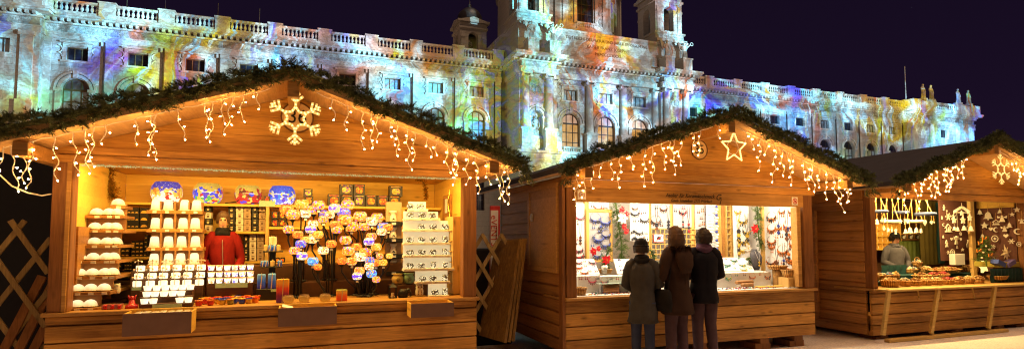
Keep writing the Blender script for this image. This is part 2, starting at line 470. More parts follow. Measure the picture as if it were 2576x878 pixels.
def half_column(b, x, y, z0, z1, r=.42):
    b.box(x-r-.28, x+r+.28, y-r-.22, y, z0-2.9, z0); b.box(x-r-.4, x+r+.4, y-r-.34, y, z0-.25, z0); b.box(x-r-.4, x+r+.4, y-r-.34, y, z0-2.9, z0-2.55)
    b.smooth = True
    b.lathe([(r*1.25, 0), (r*1.25, .15), (r*1.02, .3), (r, 1.5), (r*.86, z1-z0-.6), (r*.9, z1-z0-.55)], 12, (x, y-.05, z0))
    b.smooth = False
    b.box(x-r*1.2, x+r*1.2, y-r*1.2, y, z1-.55, z1-.42)
    for sx in (-1, 1): b.tube([(x+sx*r*1.15, y-r*1.35, z1-.42), (x+sx*r*1.15, y+.1, z1-.42)], .22, 8)
    b.box(x-r*1.35, x+r*1.35, y-r*1.4, y, z1-.22, z1)

PITCH = 5.6
ZS, ZB = 17.35, 13.1         # arched storey: springing, sill
# wings
for side in (-1, 1):
    xs = [CX+side*(17.56+PITCH*k) for k in range(9)]
    x0, x1 = (CX-65.2, CX-14.0) if side < 0 else (CX+14.0, CX+65.2)
    b = MB(); holes = []
    for x in xs: holes += [(x, 1.0, 20.55, 21.95, False), (x, 1.24, ZB, ZS, True), (x, 1.2, 5.2, 9.2, True)]
    holed(b, Tfront(72), x0, x1, 0, 25.0, holes, .55)
    b.box(x0, x1, 72.6, 90, 0, 24.9)
    b.build('wing_wall', STONE, MUS)
    b = MB(); entab(b, x0, x1, 72); b.build('cornice', TRIM, MUS)
    b = MB(); b.box(x0, x1, 71.6, 72, 11.9, 12.3); b.box(x0, x1, 71.75, 72, 12.3, 12.6); b.build('string_course', TRIM, MUS)
    b = MB(); b.box(x0, x1, 71.93, 72, 23.47, 24.25)
    b.build('frieze', RELIEF, MUS)
    b = MB(); surround_rect(b, 0, 0, 1.0, 20.55, 21.95); rep('window_surround', b, TRIM, MUS, [(x, 72, 0) for x in xs])
    b = MB(); surround_arch(b, 0, 0, 1.24, ZB-.4, ZS); rep('arch_surround', b, TRIM, MUS, [(x, 72, 0) for x in xs])
    piers = [CX+side*(17.56+PITCH*(k-.5)) for k in range(10)]
    b = MB(); b.box(-.75, .75, -1.05, -.5, 25.3, 26.8); b.box(-.85, .85, -1.15, -.4, 26.8, 26.95)
    rep('balustrade_pedestal', b, TRIM, MUS, [(x, 72, 0) for x in piers])
    for i, x in enumerate(xs): balustrade(x-2.05, x+2.05, 71.1)
    b = MB(); b.box(-.5, .5, -.12, 0, 15.6, 22.3); b.box(-.65, .65, -.25, 0, 12.6, 15.6); b.box(-.62, .62, -.25, 0, 22.3, 22.75)
    rep('pilaster', b, TRIM, MUS, [(x, 72, 0) for x in piers])
    for k in range(10):
        if side > 0 and k < 1: continue
        x = CX+side*(17.56+PITCH*(k-.5))
        p = S(); p.tube([(x-.30, 71.78, 13.), (x-.30, 71.78, 22.75)], .10, 6); p.build('downpipe', PIPEM, MUS)
    for i, x in enumerate(xs):
        if side < 0: up = 'pale' if i < 3 else 'dark'
        else: up = 'dark' if i in (0, 3, 4, 6) else 'pale'
        put_window(('rect', 1.0, 1.4, 'b' if side < 0 else 'd', up), x, 72.3, 20.55)
        if side < 0: put_window(('arch', 1.24, ZS-ZB, 'b', 'pale', 'brown' if i > 3 else 'pale'), x, 72.3, ZB)
        else: put_window(('arch', 1.24, ZS-ZB, 'd', 'pale', 'dark'), x, 72.3, ZB)
    if side < 0:
        for x in xs[:3]: put_window(('arch', 1.2, 4., 'd', 'dark', 'dark'), x, 72.3, 5.2)
# end pavilions
for side in (-1, 1):
    xa, xb = (CX-83.2, CX-65.2) if side < 0 else (CX+65.2, CX+83.2)
    xs = [xa+3.4, (xa+xb)/2, xb-3.4]
    b = MB(); holes = []
    for x in xs[1:2] if side > 0 else xs: holes += [(x, .95, 20.4, 21.9, False)]
    holed(b, Tfront(70.6), xa, xb, 0, 25.0, holes, .5)
    xx = xb if side < 0 else xa
    for X in (xa, xb): b.poly([(X, 70.6, 0), (X, 70.6, 25), (X, 92, 25), (X, 92, 0)])
    b.poly([(xa, 70.6, 25), (xb, 70.6, 25), (xb, 92, 25), (xa, 92, 25)])
    b.build('pavilion_wall', STONE, MUS)
    b = MB(); entab(b, xa, xb, 70.6, ends=(1, 1))
    for X, sg in ((xa, -1), (xb, 1)):
        e0, e1 = (X-1.15, X) if sg < 0 else (X, X+1.15)
        b.box(e0, e1, 70.9, 73 if X == xx else 90, 25.02, 25.28); b.box(min(X, X+sg*.2), max(X, X+sg*.2), 70.9, 73 if X == xx else 90, 22.8, 23.4)
    b.build('cornice', TRIM, MUS)
    b = MB(); b.box(xa, xb, 70.2, 70.6, 11.9, 12.3); b.build('string_course', TRIM, MUS)
    b = MB(); b.box(xa, xb, 70.53, 70.6, 23.47, 24.25); b.build('frieze', RELIEF, MUS)
    b = MB(); b.box(-.55, .55, -.25, 0, 15.6, 22.3); b.box(-.7, .7, -.4, 0, 12.4, 15.6); b.box(-.7, .7, -.4, 0, 22.3, 22.75)
    rep('pilaster', b, TRIM, MUS, [(x, 70.6, 0) for x in (xa+1, xb-1)])
    b = S(); b.lathe([(.5, 15.6), (.46, 17), (.4, 22.2), (.52, 22.7)], 10)
    rep('column', b, TRIM, MUS, [(x, 70.3, 0) for x in (xs[0]+2.0, xs[2]-2.0)])
    b = MB(); surround_rect(b, xs[1], 70.6, .95, 20.4, 21.9)
    b.build('window_surround', TRIM, MUS)
    for x in xs[1:2] if side > 0 else xs: put_window(('rect', .95, 1.5, 'd', 'pale' if side < 0 else 'dark'), x, 70.9, 20.4)
    balustrade((xa+xb)/2-3.0, (xa+xb)/2+3.0, 69.75, n=11)
    b = MB()
    b.box(-1.2, 1.2, 0, 1.6, 25.3, 26.95); rep('balustrade_pedestal', b, TRIM, MUS, [(xa+.8, 69.6, 0), (xb-.8, 69.6, 0)])
    b = MB(); h_ = ((xa+xb)/2-4.6-xa-2.0)/2; b.box(-h_, h_, 0, .5, 25.3, 26.8); rep('parapet', b, TRIM, MUS, [(xa+2.0+h_, 69.7, 0), (xb-2.0-h_, 69.7, 0)])
    b = MB(); b.box(-.8, .8, 0, .65, 25.3, 27.0); rep('balustrade_pedestal', b, TRIM, MUS, [((xa+xb)/2-3.8, 69.65, 0), ((xa+xb)/2+3.8, 69.65, 0)])
    b = MB(); b.box(xx-.2, xx+.2, 71.2, 75, 25.3, 26.7); b.build('parapet', TRIM, MUS)
# central block
b = MB(); C5 = [CX-5.45, CX, CX+5.45]
holes = []
for x in C5: holes += [(x, 1.05, 20.15, 21.6, False), (x, 1.35, 13.0, 17.0, True)]
holed(b, Tfront(68), CX-8.4, CX+8.4, 0, 25.0, holes, .6)
for sgn in (-1, 1):
    a, c = (CX-13.3, CX-8.4) if sgn < 0 else (CX+8.4, CX+13.3)
    holed(b, Tfront(67), a, c, 0, 25.0, [((a+c)/2, .8, 14.8, 17.3, True)], .7)
    b.poly([((a+c)/2-.9, 67.7, 14.5), ((a+c)/2+.9, 67.7, 14.5), ((a+c)/2+.9, 67.7, 18.4), ((a+c)/2-.9, 67.7, 18.4)])
    for X in (a, c): b.poly([(X, 67, 0), (X, 67, 25), (X, 84, 25), (X, 84, 0)])
b.poly([(CX-13.3, 67, 25), (CX+13.3, 67, 25), (CX+13.3, 84, 25), (CX-13.3, 84, 25)])
b.box(CX-13.6, CX+13.6, 66.2, 67, 0, 12.4); b.box(CX-13.9, CX+13.9, 65.9, 67, 12.4, 12.75)
b.build('central_wall', STONE, MUS)
b = MB()
entab(b, CX-8.4, CX+8.4, 67.4, arch=22.85)
entab(b, CX-13.3, CX-8.2, 66.2, arch=22.85, ends=(1, 1)); entab(b, CX+8.2, CX+13.3, 66.2, arch=22.85, ends=(1, 1))
for X, sg in ((CX-13.3, -1), (CX+13.3, 1)):
    for (p, za, zb2) in ((1.15, 25.02, 25.29), (1.0, 24.8, 25.02), (.35, 24.3, 24.48), (.22, 22.85, 23.5)):
        b.box(min(X, X+sg*p), max(X, X+sg*p), 66.5, 72.1, za, zb2)
    for k in range(9): b.box(min(X, X+sg*.8), max(X, X+sg*.8), 66.7+k*.62, 66.98+k*.62, 24.48, 24.8)
b.build('cornice', TRIM, MUS)
b = MB(); b.box(CX-8.4, CX+8.4, 67.3, 67.9, 23.57, 24.28); b.build('frieze', RELIEF, MUS)
b = MB(); b.box(-2.45, 2.45, 0, .8, 23.57, 24.28); rep('frieze', b, RELIEF, MUS, [(CX-10.85, 66.1, 0), (CX+10.85, 66.1, 0)])
b = MB(); b.box(-1.9, 1.9, -.1, 0, 18.9, 19.7); rep('relief_panel', b, RELIEF, MUS, [(x, 68, 0) for x in C5])
for h0_, (w_, za, zb_, yy) in enumerate(((1.2, 19.2, 22.5, 66.93), (1.0, 12.9, 14.4, 66.93), (1.9, 9.8, 11.6, 66.1))):
    b = MB(); b.box(-w_, w_, 0, .07, za, zb_); rep('relief_panel', b, RELIEF, MUS, [(CX-10.85, yy, 0), (CX+10.85, yy, 0)])
b = MB()
surround_rect(b, 0, 0, 1.05, 20.15, 21.6); rep('window_surround', b, TRIM, MUS, [(x, 68, 0) for x in C5])
b = MB(); surround_arch(b, 0, 0, 1.35, 13.0, 17.0); rep('arch_surround', b, TRIM, MUS, [(x, 68, 0) for x in C5])
b = MB(); surround_arch(b, 0, 0, .8, 14.8, 17.3); rep('niche_surround', b, TRIM, MUS, [(CX-10.85, 67, 0), (CX+10.85, 67, 0)])
for x in C5:
    put_window(('rect', 1.05, 1.45, 'd', 'pale'), x, 68.3, 20.15)
    put_window(('arch', 1.35, 4.0, 'd', 'amber', 'peach'), x, 68.3, 13.0)
    balustrade(x-1.35, x+1.35, 67.3, 12.75, 13.7, 8)
for x, y in ((CX-12.5, 66.7), (CX-9.2, 66.7), (CX+9.2, 66.7), (CX+12.5, 66.7), (CX-2.7, 67.7), (CX+2.7, 67.7), (CX-8.0, 67.9), (CX+8.0, 67.9)):
    b = MB(); half_column(b, x, y, 15.65, 22.85, .52); b.build('column', TRIM, MUS)
# figures in the two niches and busts above them
def figure(b, x, y, z, h, wings=False, ring=None, n=10):
    """draped standing stone figure"""
    s = h/2.6; b.smooth = True
    b.loft([((x, y, z), .36*s, .34*s), ((x, y, z+.5*s), .30*s, .27*s), ((x+.05*s, y, z+1.1*s), .28*s, .24*s), ((x, y, z+1.5*s), .25*s, .2*s), ((x-.03*s, y, z+1.85*s), .35*s, .22*s), ((x, y, z+2.1*s), .3*s, .2*s), ((x, y, z+2.2*s), .1*s, .1*s)], n)
    b.ball((x+.02*s, y-.04*s, z+2.4*s), .19*s, 8, 6, (.9, 1, 1.2))
    b.tube([(x-.36*s, y, z+1.95*s), (x-.5*s, y-.12*s, z+1.55*s), (x-.28*s, y-.35*s, z+1.4*s)], [.12*s, .1*s, .08*s], 6)
    if ring:
        q = (x+ring*.95*s, y-.2*s, z+2.35*s)
        b.tube([(x+ring*.34*s, y, z+1.95*s), (x+ring*.65*s, y-.1*s, z+2.0*s), q], [.12*s, .1*s, .07*s], 6)
        b.tube([(q[0]+ring*.28*s+.24*s*math.cos(a), q[1], q[2]+.1*s+.24*s*math.sin(a)) for a in [2*PI*k/12 for k in range(12)]], .055*s, 5, closed=True)
    else: b.tube([(x+.36*s, y, z+1.95*s), (x+.5*s, y-.05*s, z+1.5*s), (x+.42*s, y-.2*s, z+1.1*s)], [.12*s, .1*s, .08*s], 6)
    for k in range(5): b.tube([(x+(-.3+.15*k)*s, y-.3*s, z+.02), (x+(-.24+.12*k)*s, y-.26*s, z+1.2*s)], .05*s, 4)
    if wings:
        for sg in (-1, 1):
            b.smooth = False
            b.prism([(x+sg*.12*s, z+1.5*s), (x+sg*.2*s, z+2.1*s), (x+sg*.75*s, z+2.75*s), (x+sg*.95*s, z+2.6*s), (x+sg*.8*s, z+2.0*s), (x+sg*.5*s, z+1.3*s)], y+.18*s, y+.3*s)
    b.smooth = False
for sgn in (-1, 1):
    b = MB(); figure(b, CX+sgn*10.85, 67.35, 14.8, 2.7); b.build('niche_statue', RELIEF, MUS)
    b = MB(); x = CX+sgn*10.85
    b.tube([(x+.62*math.cos(a), 66.92, 20.9+.62*math.sin(a)) for a in [2*PI*k/16 for k in range(16)]], .13, 5, closed=True)
    b.smooth = True; b.ball((x, 66.95, 20.95), .36, 8, 6, (.8, .6, 1.1)); b.loft([((x, 66.95, 20.35), .42, .2), ((x, 66.95, 20.6), .3, .18)], 8)
    b.build('roundel_bust', RELIEF, MUS)
# attic with the inscription
b = MB(); b.box(CX-8.3, CX+8.3, 67.2, 80, 25.3, 29.3); b.box(CX-8.4, CX+8.4, 66.9, 80, 25.3, 25.9); b.box(CX-8.4, CX+8.4, 67.05, 80, 29.3, 29.6)
b.box(CX-13.2, CX-8.3, 67.6, 86, 25.3, 30.0); b.box(CX+8.3, CX+13.2, 67.6, 86, 25.3, 30.0)
b.box(CX-13.4, CX-8.2, 67.3, 86.1, 30.0, 30.4); b.box(CX+8.2, CX+13.4, 67.3, 86.1, 30.0, 30.4)
b.box(CX-8.3, CX+8.3, 70, 96, 29.3, 30.6)
b.build('attic', STONE, MUS)
b = MB(); b.box(-.85, .85, -.15, 0, 25.9, 29.6); rep('relief_panel', b, RELIEF, MUS, [(CX-10.55, 67.6, 0), (CX+10.55, 67.6, 0)])
INK = plain('bronze_lettering', (.16, .10, .06), .5)
ins = text('inscription', 'DEM REICHE DER NATUR UND SEINER ERFORSCHUNG', .62, INK, MUS, (CX, 67.19, 28.55), ext=.03, sx=.84)
text('inscription', 'KAISER FRANZ JOSEPH I', .62, INK, MUS, (CX, 67.19, 27.6), ext=.03)
text('inscription', 'MDCCCLXXXI', .62, INK, MUS, (CX, 67.19, 26.7), ext=.03)
b = MB(); b.box(-.75, .75, -.8, .8, 25.3, 26.9); b.box(-.85, .85, -.9, .9, 26.9, 27.1)
rep('statue_pedestal', b, TRIM, MUS, [(x, 66.1, 0) for x in (CX-11.9, CX-8.9, CX+8.9, CX+11.9)])
# four little temples round the drum
def temple(x, y, z0):
    w_ = 2.3
    b = MB()
    b.box(x-w_-.15, x+w_+.15, y-w_-.15, y+w_+.15, z0-1.4, z0); b.box(x-w_-.35, x+w_+.35, y-w_-.35, y+w_+.35, z0-.25, z0+.02)
    frames = [lambda s, t, z: (x+s, y-w_+t, z), lambda s, t, z: (x-w_+t, y-s, z), lambda s, t, z: (x+w_-t, y+s, z), lambda s, t, z: (x-s, y+w_-t, z)]
    for T in frames: holed(b, T, -w_, w_, z0, z0+5.8, [(0, .85, z0+.3, z0+3.2, True)], 1.0)
    b.box(x-w_+.98, x+w_-.98, y-w_+.98, y+w_-.98, z0+4.6, z0+5.8)
    for sx in (-1, 1):
        for sy in (-1, 1):
            b.box(x+sx*(w_-.5)-.3, x+sx*(w_-.5)+.3, y+sy*(w_+.08)-.1, y+sy*(w_+.08)+.1, z0+.05, z0+3.9)
            b.box(x+sx*(w_-.5)-.42, x+sx*(w_-.5)+.42, y+sy*(w_+.1)-.16, y+sy*(w_+.1)+.16, z0+3.0, z0+3.3)
    b.box(x-w_-.2, x+w_+.2, y-w_-.2, y+w_+.2, z0+4.6, z0+4.9); b.box(x-w_-.45, x+w_+.45, y-w_-.45, y+w_+.45, z0+5.6, z0+5.95)
    for s_ in (-1, 1): b.prism([(x-w_, z0+5.95), (x+w_, z0+5.95), (x, z0+6.55)], y+s_*(w_+.3)-.12, y+s_*(w_+.3)+.12); b.prism([(y-w_, z0+5.95), (y+w_, z0+5.95), (y, z0+6.55)], x+s_*(w_+.3)-.12, x+s_*(w_+.3)+.12, 'YZ')
    t = b.build('corner_turret', STONE, MUS)
    d = S(); d.lathe([(2.2, z0+5.9), (2.2, z0+6.7), (2.08, z0+7.5), (1.7, z0+8.2), (1.05, z0+8.75), (.35, z0+9.0), (.28, z0+9.3), (.34, z0+9.5), (.08, z0+9.7), (.04, z0+10.5)], 16, (x, y, 0))
    dm = d.build('turret_dome', DOMEM, t)
    s = MB(); figure(s, x, y, z0+.3, 2.8); s.build('turret_statue', RELIEF, t)
for x, y in ((CX-10.8, 70.4), (CX+10.8, 70.4), (CX-13.3, 90.5), (CX+13.3, 90.5)): temple(x, y, 31.6)
# drum and main dome
b = MB(); ap, hs, DY = 9.4, 3.9, 83.2
for k in range(8):
    a = k*PI/4; ca, sa = math.cos(a), math.sin(a)
    def T(s, t, z, ca=ca, sa=sa): q = ap-t; return (CX+s*ca+q*sa, DY+s*sa-q*ca, z)
    holed(b, T, -hs, hs, 32.6, 41, [(0, 1.35, 33.6, 38.0, True)] if k in (0, 7, 1) else [], .5)
    def T2(s, t, z, ca=ca, sa=sa): q = ap+.5-t; return (CX+s*ca+q*sa, DY+s*sa-q*ca, z)
    holed(b, T2, -hs-.2, hs+.2, 30.3, 32.6, [], .3)
    b.poly([T(-hs-.2, -.5, 32.6), T(hs+.2, -.5, 32.6), T(hs, .5, 32.6), T(-hs, .5, 32.6)])
b.build('drum', STONE, MUS)
b = MB()
for k in (7, 0, 1):
    a = k*PI/4; M = Matrix.Translation((CX, DY, 0)) @ Matrix.Rotation(a, 4, 'Z')
    st = len(b.v)
    for s_ in (-3.35, 3.35): b.box(s_-.42, s_+.42, -ap-.22, -ap, 32.7, 41)
    for s_ in (-1.75, 1.75): b.box(s_-.22, s_+.22, -ap-.3, -ap, 33.5, 38.2)
    b.box(-hs, hs, -ap-.15, -ap, 32.7, 33.4)
    b.xform(M, st)
b.build('pilaster', TRIM, MUS)
b = MB()
for s_ in (-2.6, 2.6): 
    for zz in (34.2, 35.5, 36.8): b.tube([(CX+s_+.3*math.cos(a), DY-ap-.06, zz+.4*math.sin(a)) for a in [2*PI*j/10 for j in range(10)]], .09, 4, closed=True)
b.build('frieze', RELIEF, MUS)
put_window(('arch', 1.35, 4.4, 'd', 'dark', 'dark'), CX, DY-ap+.35, 33.6)
balustrade(CX-1.6, CX+1.6, DY-ap-.35, 32.6, 33.7, 9)
b = S(); b.lathe([(10.6, 41), (10.6, 41.8), (9.6, 42), (9.4, 46), (8.2, 51), (5.5, 55), (2.0, 57.2), (1.6, 60), (.2, 63)], 24, (CX, DY, 0)); b.build('main_dome', DOMEM, MUS)

# statues standing on the roof line: things of their own
ZP = 27.0
st_ = []
for i, (x, lab) in enumerate(((CX+65.2+3.3-.3, 'leftmost of the four stone figures on the right end pavilion of the palace'), (CX+65.2+5.2, 'second stone figure from the left on the right end pavilion'), (CX+83.2-5.2, 'third stone figure from the left on the right end pavilion'), (CX+83.2-2.2, 'rightmost stone figure above the far right corner of the palace'))):
    b = MB(); b.box(x-.55, x+.55, 69.6, 70.7, 26.95, 27.3); figure(b, x, 70.1, 27.3, 2.7)
    tag(b.build('roof_statue', TRIM, None, loc=(x, 70.1, 26.95)), lab, 'statue', 'stone figures on the right end pavilion')
for i, (x, r_, lab) in enumerate(((CX-11.9, None, 'winged stone figure left of the inscription, outer left pedestal'), (CX-8.9, 1, 'winged stone figure holding a ring, directly left of the inscription'), (CX+8.9, None, 'winged stone figure directly right of the inscription'), (CX+11.9, 1, 'winged stone figure holding out a ring on the outer right pedestal'))):
    b = MB(); figure(b, x, 66.1, 27.1, 2.5, True, r_)
    tag(b.build('winged_statue', TRIM, None, loc=(x, 66.1, 27.1)), lab, 'statue', 'winged figures beside the inscription')
b = S(); b.tube([(CX+67.3, 72.6, 25), (CX+67.3, 72.6, 34)], [.11, .06], 6)
tag(b.build('flagpole', plain('grey_steel', (.4, .4, .42), .4), None, loc=(CX+67.3, 72.6, 25)), 'bare flagpole on the roof beside the right end pavilion', 'flagpole')
for i, (u, lab) in enumerate(((318, 'leftmost thin lightning rod'), (415, 'second thin lightning rod from the left'), (548, 'third thin lightning rod from the left'), (653, 'rightmost thin lightning rod'))):
    p = at(u, 40, 73.5); b = MB(); b.tube([(p.x, 73.5, 24.9), (p.x, 73.5, 29.4)], .035, 4)
    tag(b.build('lightning_rod', PIPEM, None, loc=(p.x, 73.5, 24.9)), lab+' on the left wing of the palace roof', 'lightning rod', 'rods on the left wing roof')

# ------------------------------------------------------------------ the show projector: a lamp with a procedural slide
pl = bpy.data.lights.new('show_projector', 'SPOT'); plo = bpy.data.objects.new('show_projector', pl); COL.objects.link(plo)
PX, PY, PZ = 52., 14., 11.
plo.location = (PX, PY, PZ); plo.rotation_euler = (PI/2, 0, 0)
pl.spot_size = math.radians(168); pl.spot_blend = .0; pl.shadow_soft_size = 0.; pl.energy = 480000.
pl.use_nodes = True
nt = NT(pl.node_tree); nt.n.clear()
lo = nt.new('ShaderNodeOutputLight'); em = nt.new('ShaderNodeEmission'); nt.link(em.outputs[0], lo.inputs[0])
nn = nt.new('ShaderNodeTexCoord').outputs['Normal']; nx, ny, nz = nt.sep(nn)
az = nt.math('MAXIMUM', nt.math('ABSOLUTE', nz), .06)
fx = nt.math('MULTIPLY_ADD', nt.math('DIVIDE', nx, az), 72-PY, PX)      # metres along the facade
fz = nt.math('MULTIPLY_ADD', nt.math('DIVIDE', ny, az), 72-PY, PZ)      # metres up the facade
P = nt.comb(fx, fz, 0.)
w1 = nt.noise(P, .16, 4, .6, 0, 1); wx, wy, _ = nt.sep(w1)
gx = nt.math('ADD', fx, nt.math('ADD', nt.math('MULTIPLY_ADD', wx, 12., -6.), nt.math('MULTIPLY_ADD', fz, -.5, 10.)))
def band(stops):
    st = [((x+48)/174., srgb(*c)) for x, c in stops]
    return nt.ramp(nt.math('DIVIDE', nt.math('ADD', gx, 48.), 174.), st)
up = band([(-45,(205,235,235)),(-30,(190,225,230)),(-22,(200,215,215)),(-17,(190,190,140)),(-13,(205,175,90)),(-9,(225,190,170)),(-5,(225,165,155)),(0,(205,205,230)),(5,(220,185,175)),(8,(215,150,120)),(11,(225,140,70)),(14,(235,185,60)),(17,(160,205,205)),(21,(200,245,245)),(27,(225,235,225)),(31,(215,120,80)),(35,(200,150,140)),(39,(180,120,105)),(43,(215,210,205)),(47,(220,245,245)),(52,(235,180,150)),(57,(190,165,150)),(62,(150,130,125)),(66,(205,245,255)),(71,(140,115,110)),(77,(160,140,140)),(82,(200,250,255)),(90,(150,115,95)),(98,(190,150,80)),(106,(215,165,50)),(112,(190,230,255)),(122,(140,110,115))])
mid = band([(-45,(120,135,150)),(-32,(150,170,170)),(-28,(190,235,245)),(-24,(205,230,240)),(-21,(95,95,225)),(-18,(205,215,90)),(-14,(195,115,100)),(-9,(190,200,205)),(-5,(205,240,250)),(0,(165,165,190)),(4,(215,150,140)),(8,(200,210,205)),(12,(190,240,250)),(16,(205,240,250)),(19,(140,205,120)),(22,(175,215,80)),(25,(110,150,225)),(29,(215,215,200)),(33,(225,245,255)),(37,(205,180,205)),(41,(220,245,250)),(46,(225,225,230)),(50,(215,175,160)),(55,(100,120,215)),(58,(140,205,140)),(64,(185,240,250)),(71,(130,120,120)),(77,(150,190,225)),(83,(195,235,255)),(92,(150,150,160)),(102,(200,160,80)),(114,(190,225,255))])
low = band([(-45,(195,240,240)),(-31,(185,230,220)),(-27,(200,205,70)),(-24,(160,220,180)),(-19,(140,220,210)),(-15,(165,190,70)),(-10,(160,140,190)),(0,(190,220,230)),(10,(205,240,245)),(17,(190,240,230)),(21,(130,220,110)),(25,(190,240,245)),(30,(220,190,170)),(34,(200,235,235)),(40,(215,225,235)),(47,(225,195,180)),(54,(190,220,230)),(62,(165,225,255)),(70,(130,175,245)),(76,(140,190,255)),(82,(115,170,245)),(88,(150,165,200)),(92,(170,195,140)),(96,(190,215,230)),(100,(200,160,70)),(104,(80,140,220)),(107,(130,200,90)),(110,(120,120,230)),(114,(190,230,255)),(122,(140,145,170))])
hz = nt.math('ADD', fz, nt.math('MULTIPLY_ADD', wy, 8., -4.))
c = nt.mix(nt.math('MULTIPLY_ADD', hz, .35, -5.8, True), low, mid)
c = nt.mix(nt.math('MULTIPLY_ADD', hz, .3, -6.7, True), c, up)
# shards: angular patches shifted to other hues
P2 = nt.comb(nt.math('MULTIPLY_ADD', wx, 6., fx), nt.math('MULTIPLY_ADD', wy, 6., fz), 0.)
w2 = nt.noise(P, .55, 3, .6, 0, 1); w2x, w2y, _ = nt.sep(w2)
P3 = nt.comb(nt.math('ADD', nt.math('MULTIPLY_ADD', wx, 7., fx), nt.math('MULTIPLY', w2x, 2.2)), nt.math('ADD', nt.math('MULTIPLY_ADD', wy, 7., fz), nt.math('MULTIPLY', w2y, 2.2)), 0.)
SHC = [(0, srgb(215, 90, 50)), (.14, srgb(235, 190, 40)), (.27, srgb(140, 190, 50)), (.38, srgb(70, 95, 230)), (.5, srgb(150, 110, 90)), (.64, srgb(105, 100, 110)), (.76, srgb(235, 248, 255)), (.9, srgb(190, 240, 255))]
for k_, (rt, scl, lo_, amt) in enumerate(((.65, (.09, .28, 1), .58, .6), (-.5, (.4, .11, 1), .62, .6), (.9, (.9, .22, 1), .7, .55))):
    sv = nt.voro(nt.mapping(P2, scl, (0, 0, rt), (3.*k_, 7., 0)), 1., 'F1', 'Color'); sr, sg_, sb = nt.sep(sv)
    shard = nt.ramp(sr, SHC, 'CONSTANT')
    msk = nt.math('MULTIPLY', nt.math('GREATER_THAN', sg_, lo_), nt.math('MULTIPLY_ADD', nt.noise(nt.mapping(P, (1, 1, 1), (0, 0, 0), (11.*k_, 2., 0)), .14, 3), 3.4, -1.2, True))
    c = nt.mix(nt.math('MULTIPLY', msk, amt), c, shard)
# broad painterly swirls: long soft bands bent by the warp
wb = nt.noise(P, .06, 3, .5, 0, 1); wbx, wby, _ = nt.sep(wb)
PS = nt.comb(nt.math('MULTIPLY_ADD', wbx, 22., fx), nt.math('MULTIPLY_ADD', wby, 22., fz), 0.)
for i_, (rot, sc, colr, thr, gain, amt) in enumerate(((.75, (.42, .07, 1), srgb(95, 120, 225), .56, 9., .8), (-.6, (.5, .07, 1), srgb(200, 200, 75), .57, 9., .75), (1.0, (.45, .08, 1), srgb(222, 130, 70), .56, 8., .8), (.35, (.1, .5, 1), srgb(215, 248, 255), .50, 7., .85), (-.3, (.11, .55, 1), srgb(105, 82, 70), .54, 8., .75), (.85, (.6, .1, 1), srgb(80, 68, 68), .56, 9., .7), (-.9, (.55, .09, 1), srgb(235, 250, 255), .53, 8., .8), (.55, (.9, .1, 1), srgb(120, 205, 235), .56, 9., .7), (-.45, (1.3, .16, 1), srgb(245, 250, 255), .58, 12., .7), (1.2, (1.2, .16, 1), srgb(205, 95, 60), .6, 12., .7))):
    q = nt.noise(nt.mapping(PS, sc, (0, 0, rot), (rot*13, 4+i_, 0)), 1., 3, .5)
    reg = nt.math('MULTIPLY_ADD', nt.noise(nt.mapping(P, (1, 1, 1), (0, 0, 0), (rot*40+i_, 9, 3)), .08, 2), 6., -2.6, True)
    f = nt.math('MULTIPLY', nt.math('MULTIPLY', nt.math('SUBTRACT', q, thr), gain, None, True), reg, None, True)
    c = nt.mix(nt.math('MULTIPLY', f, amt), c, colr)
# soft clouds, light and dark, with a little engraving-like grain
cl = nt.noise(P3, .11, 7, .58, .5)
c = nt.mix(1., c, nt.ramp(cl, [(.35, (.26, .22, .21)), (.44, (.52, .48, .47)), (.5, (.86, .86, .88)), (.55, (1.12, 1.18, 1.2)), (.62, (1.4, 1.52, 1.58)), (.72, (1., 1.02, 1.05))]), 'MULTIPLY')
vein = nt.math('ABSOLUTE', nt.math('SUBTRACT', nt.noise(P3, .35, 6, .62, 1.2), .5))
c = nt.mix(1., c, nt.ramp(vein, [(0, (.70, .68, .68)), (.04, (.94, .94, .94)), (.1, (1.05, 1.05, 1.05))]), 'MULTIPLY')
eng = nt.noise(nt.mapping(P2, (1.6, 5., 1), (0, 0, .5)), 1.1, 5, .7)
c = nt.mix(1., c, nt.ramp(eng, [(.38, (.70, .68, .68)), (.5, (1., 1., 1.)), (.64, (1.2, 1.2, 1.2))]), 'MULTIPLY')
hs_ = nt.new('ShaderNodeHueSaturation'); hs_.inputs['Saturation'].default_value = 1.3; nt.link(c, hs_.inputs['Color'])
c = nt.mix(1., hs_.outputs[0], (.70, 1., 1.16, 1), 'MULTIPLY')
gm_ = nt.new('ShaderNodeGamma'); nt.link(c, gm_.inputs[0]); gm_.inputs[1].default_value = 1.3; c = gm_.outputs[0]
nt.link(c, em.inputs[0])
comp = nt.math('POWER', nt.math('DIVIDE', 1., nt.math('MAXIMUM', az, .3)), 2.6)
frame_ = nt.math('MULTIPLY', nt.math('MULTIPLY_ADD', fz, .5, -2.5, True), nt.math('MULTIPLY', nt.math('GREATER_THAN', fx, -52.), nt.math('LESS_THAN', fx, 130.)))   # the slide stops above the ground
nt.link(nt.math('MULTIPLY', comp, frame_), em.inputs[1])

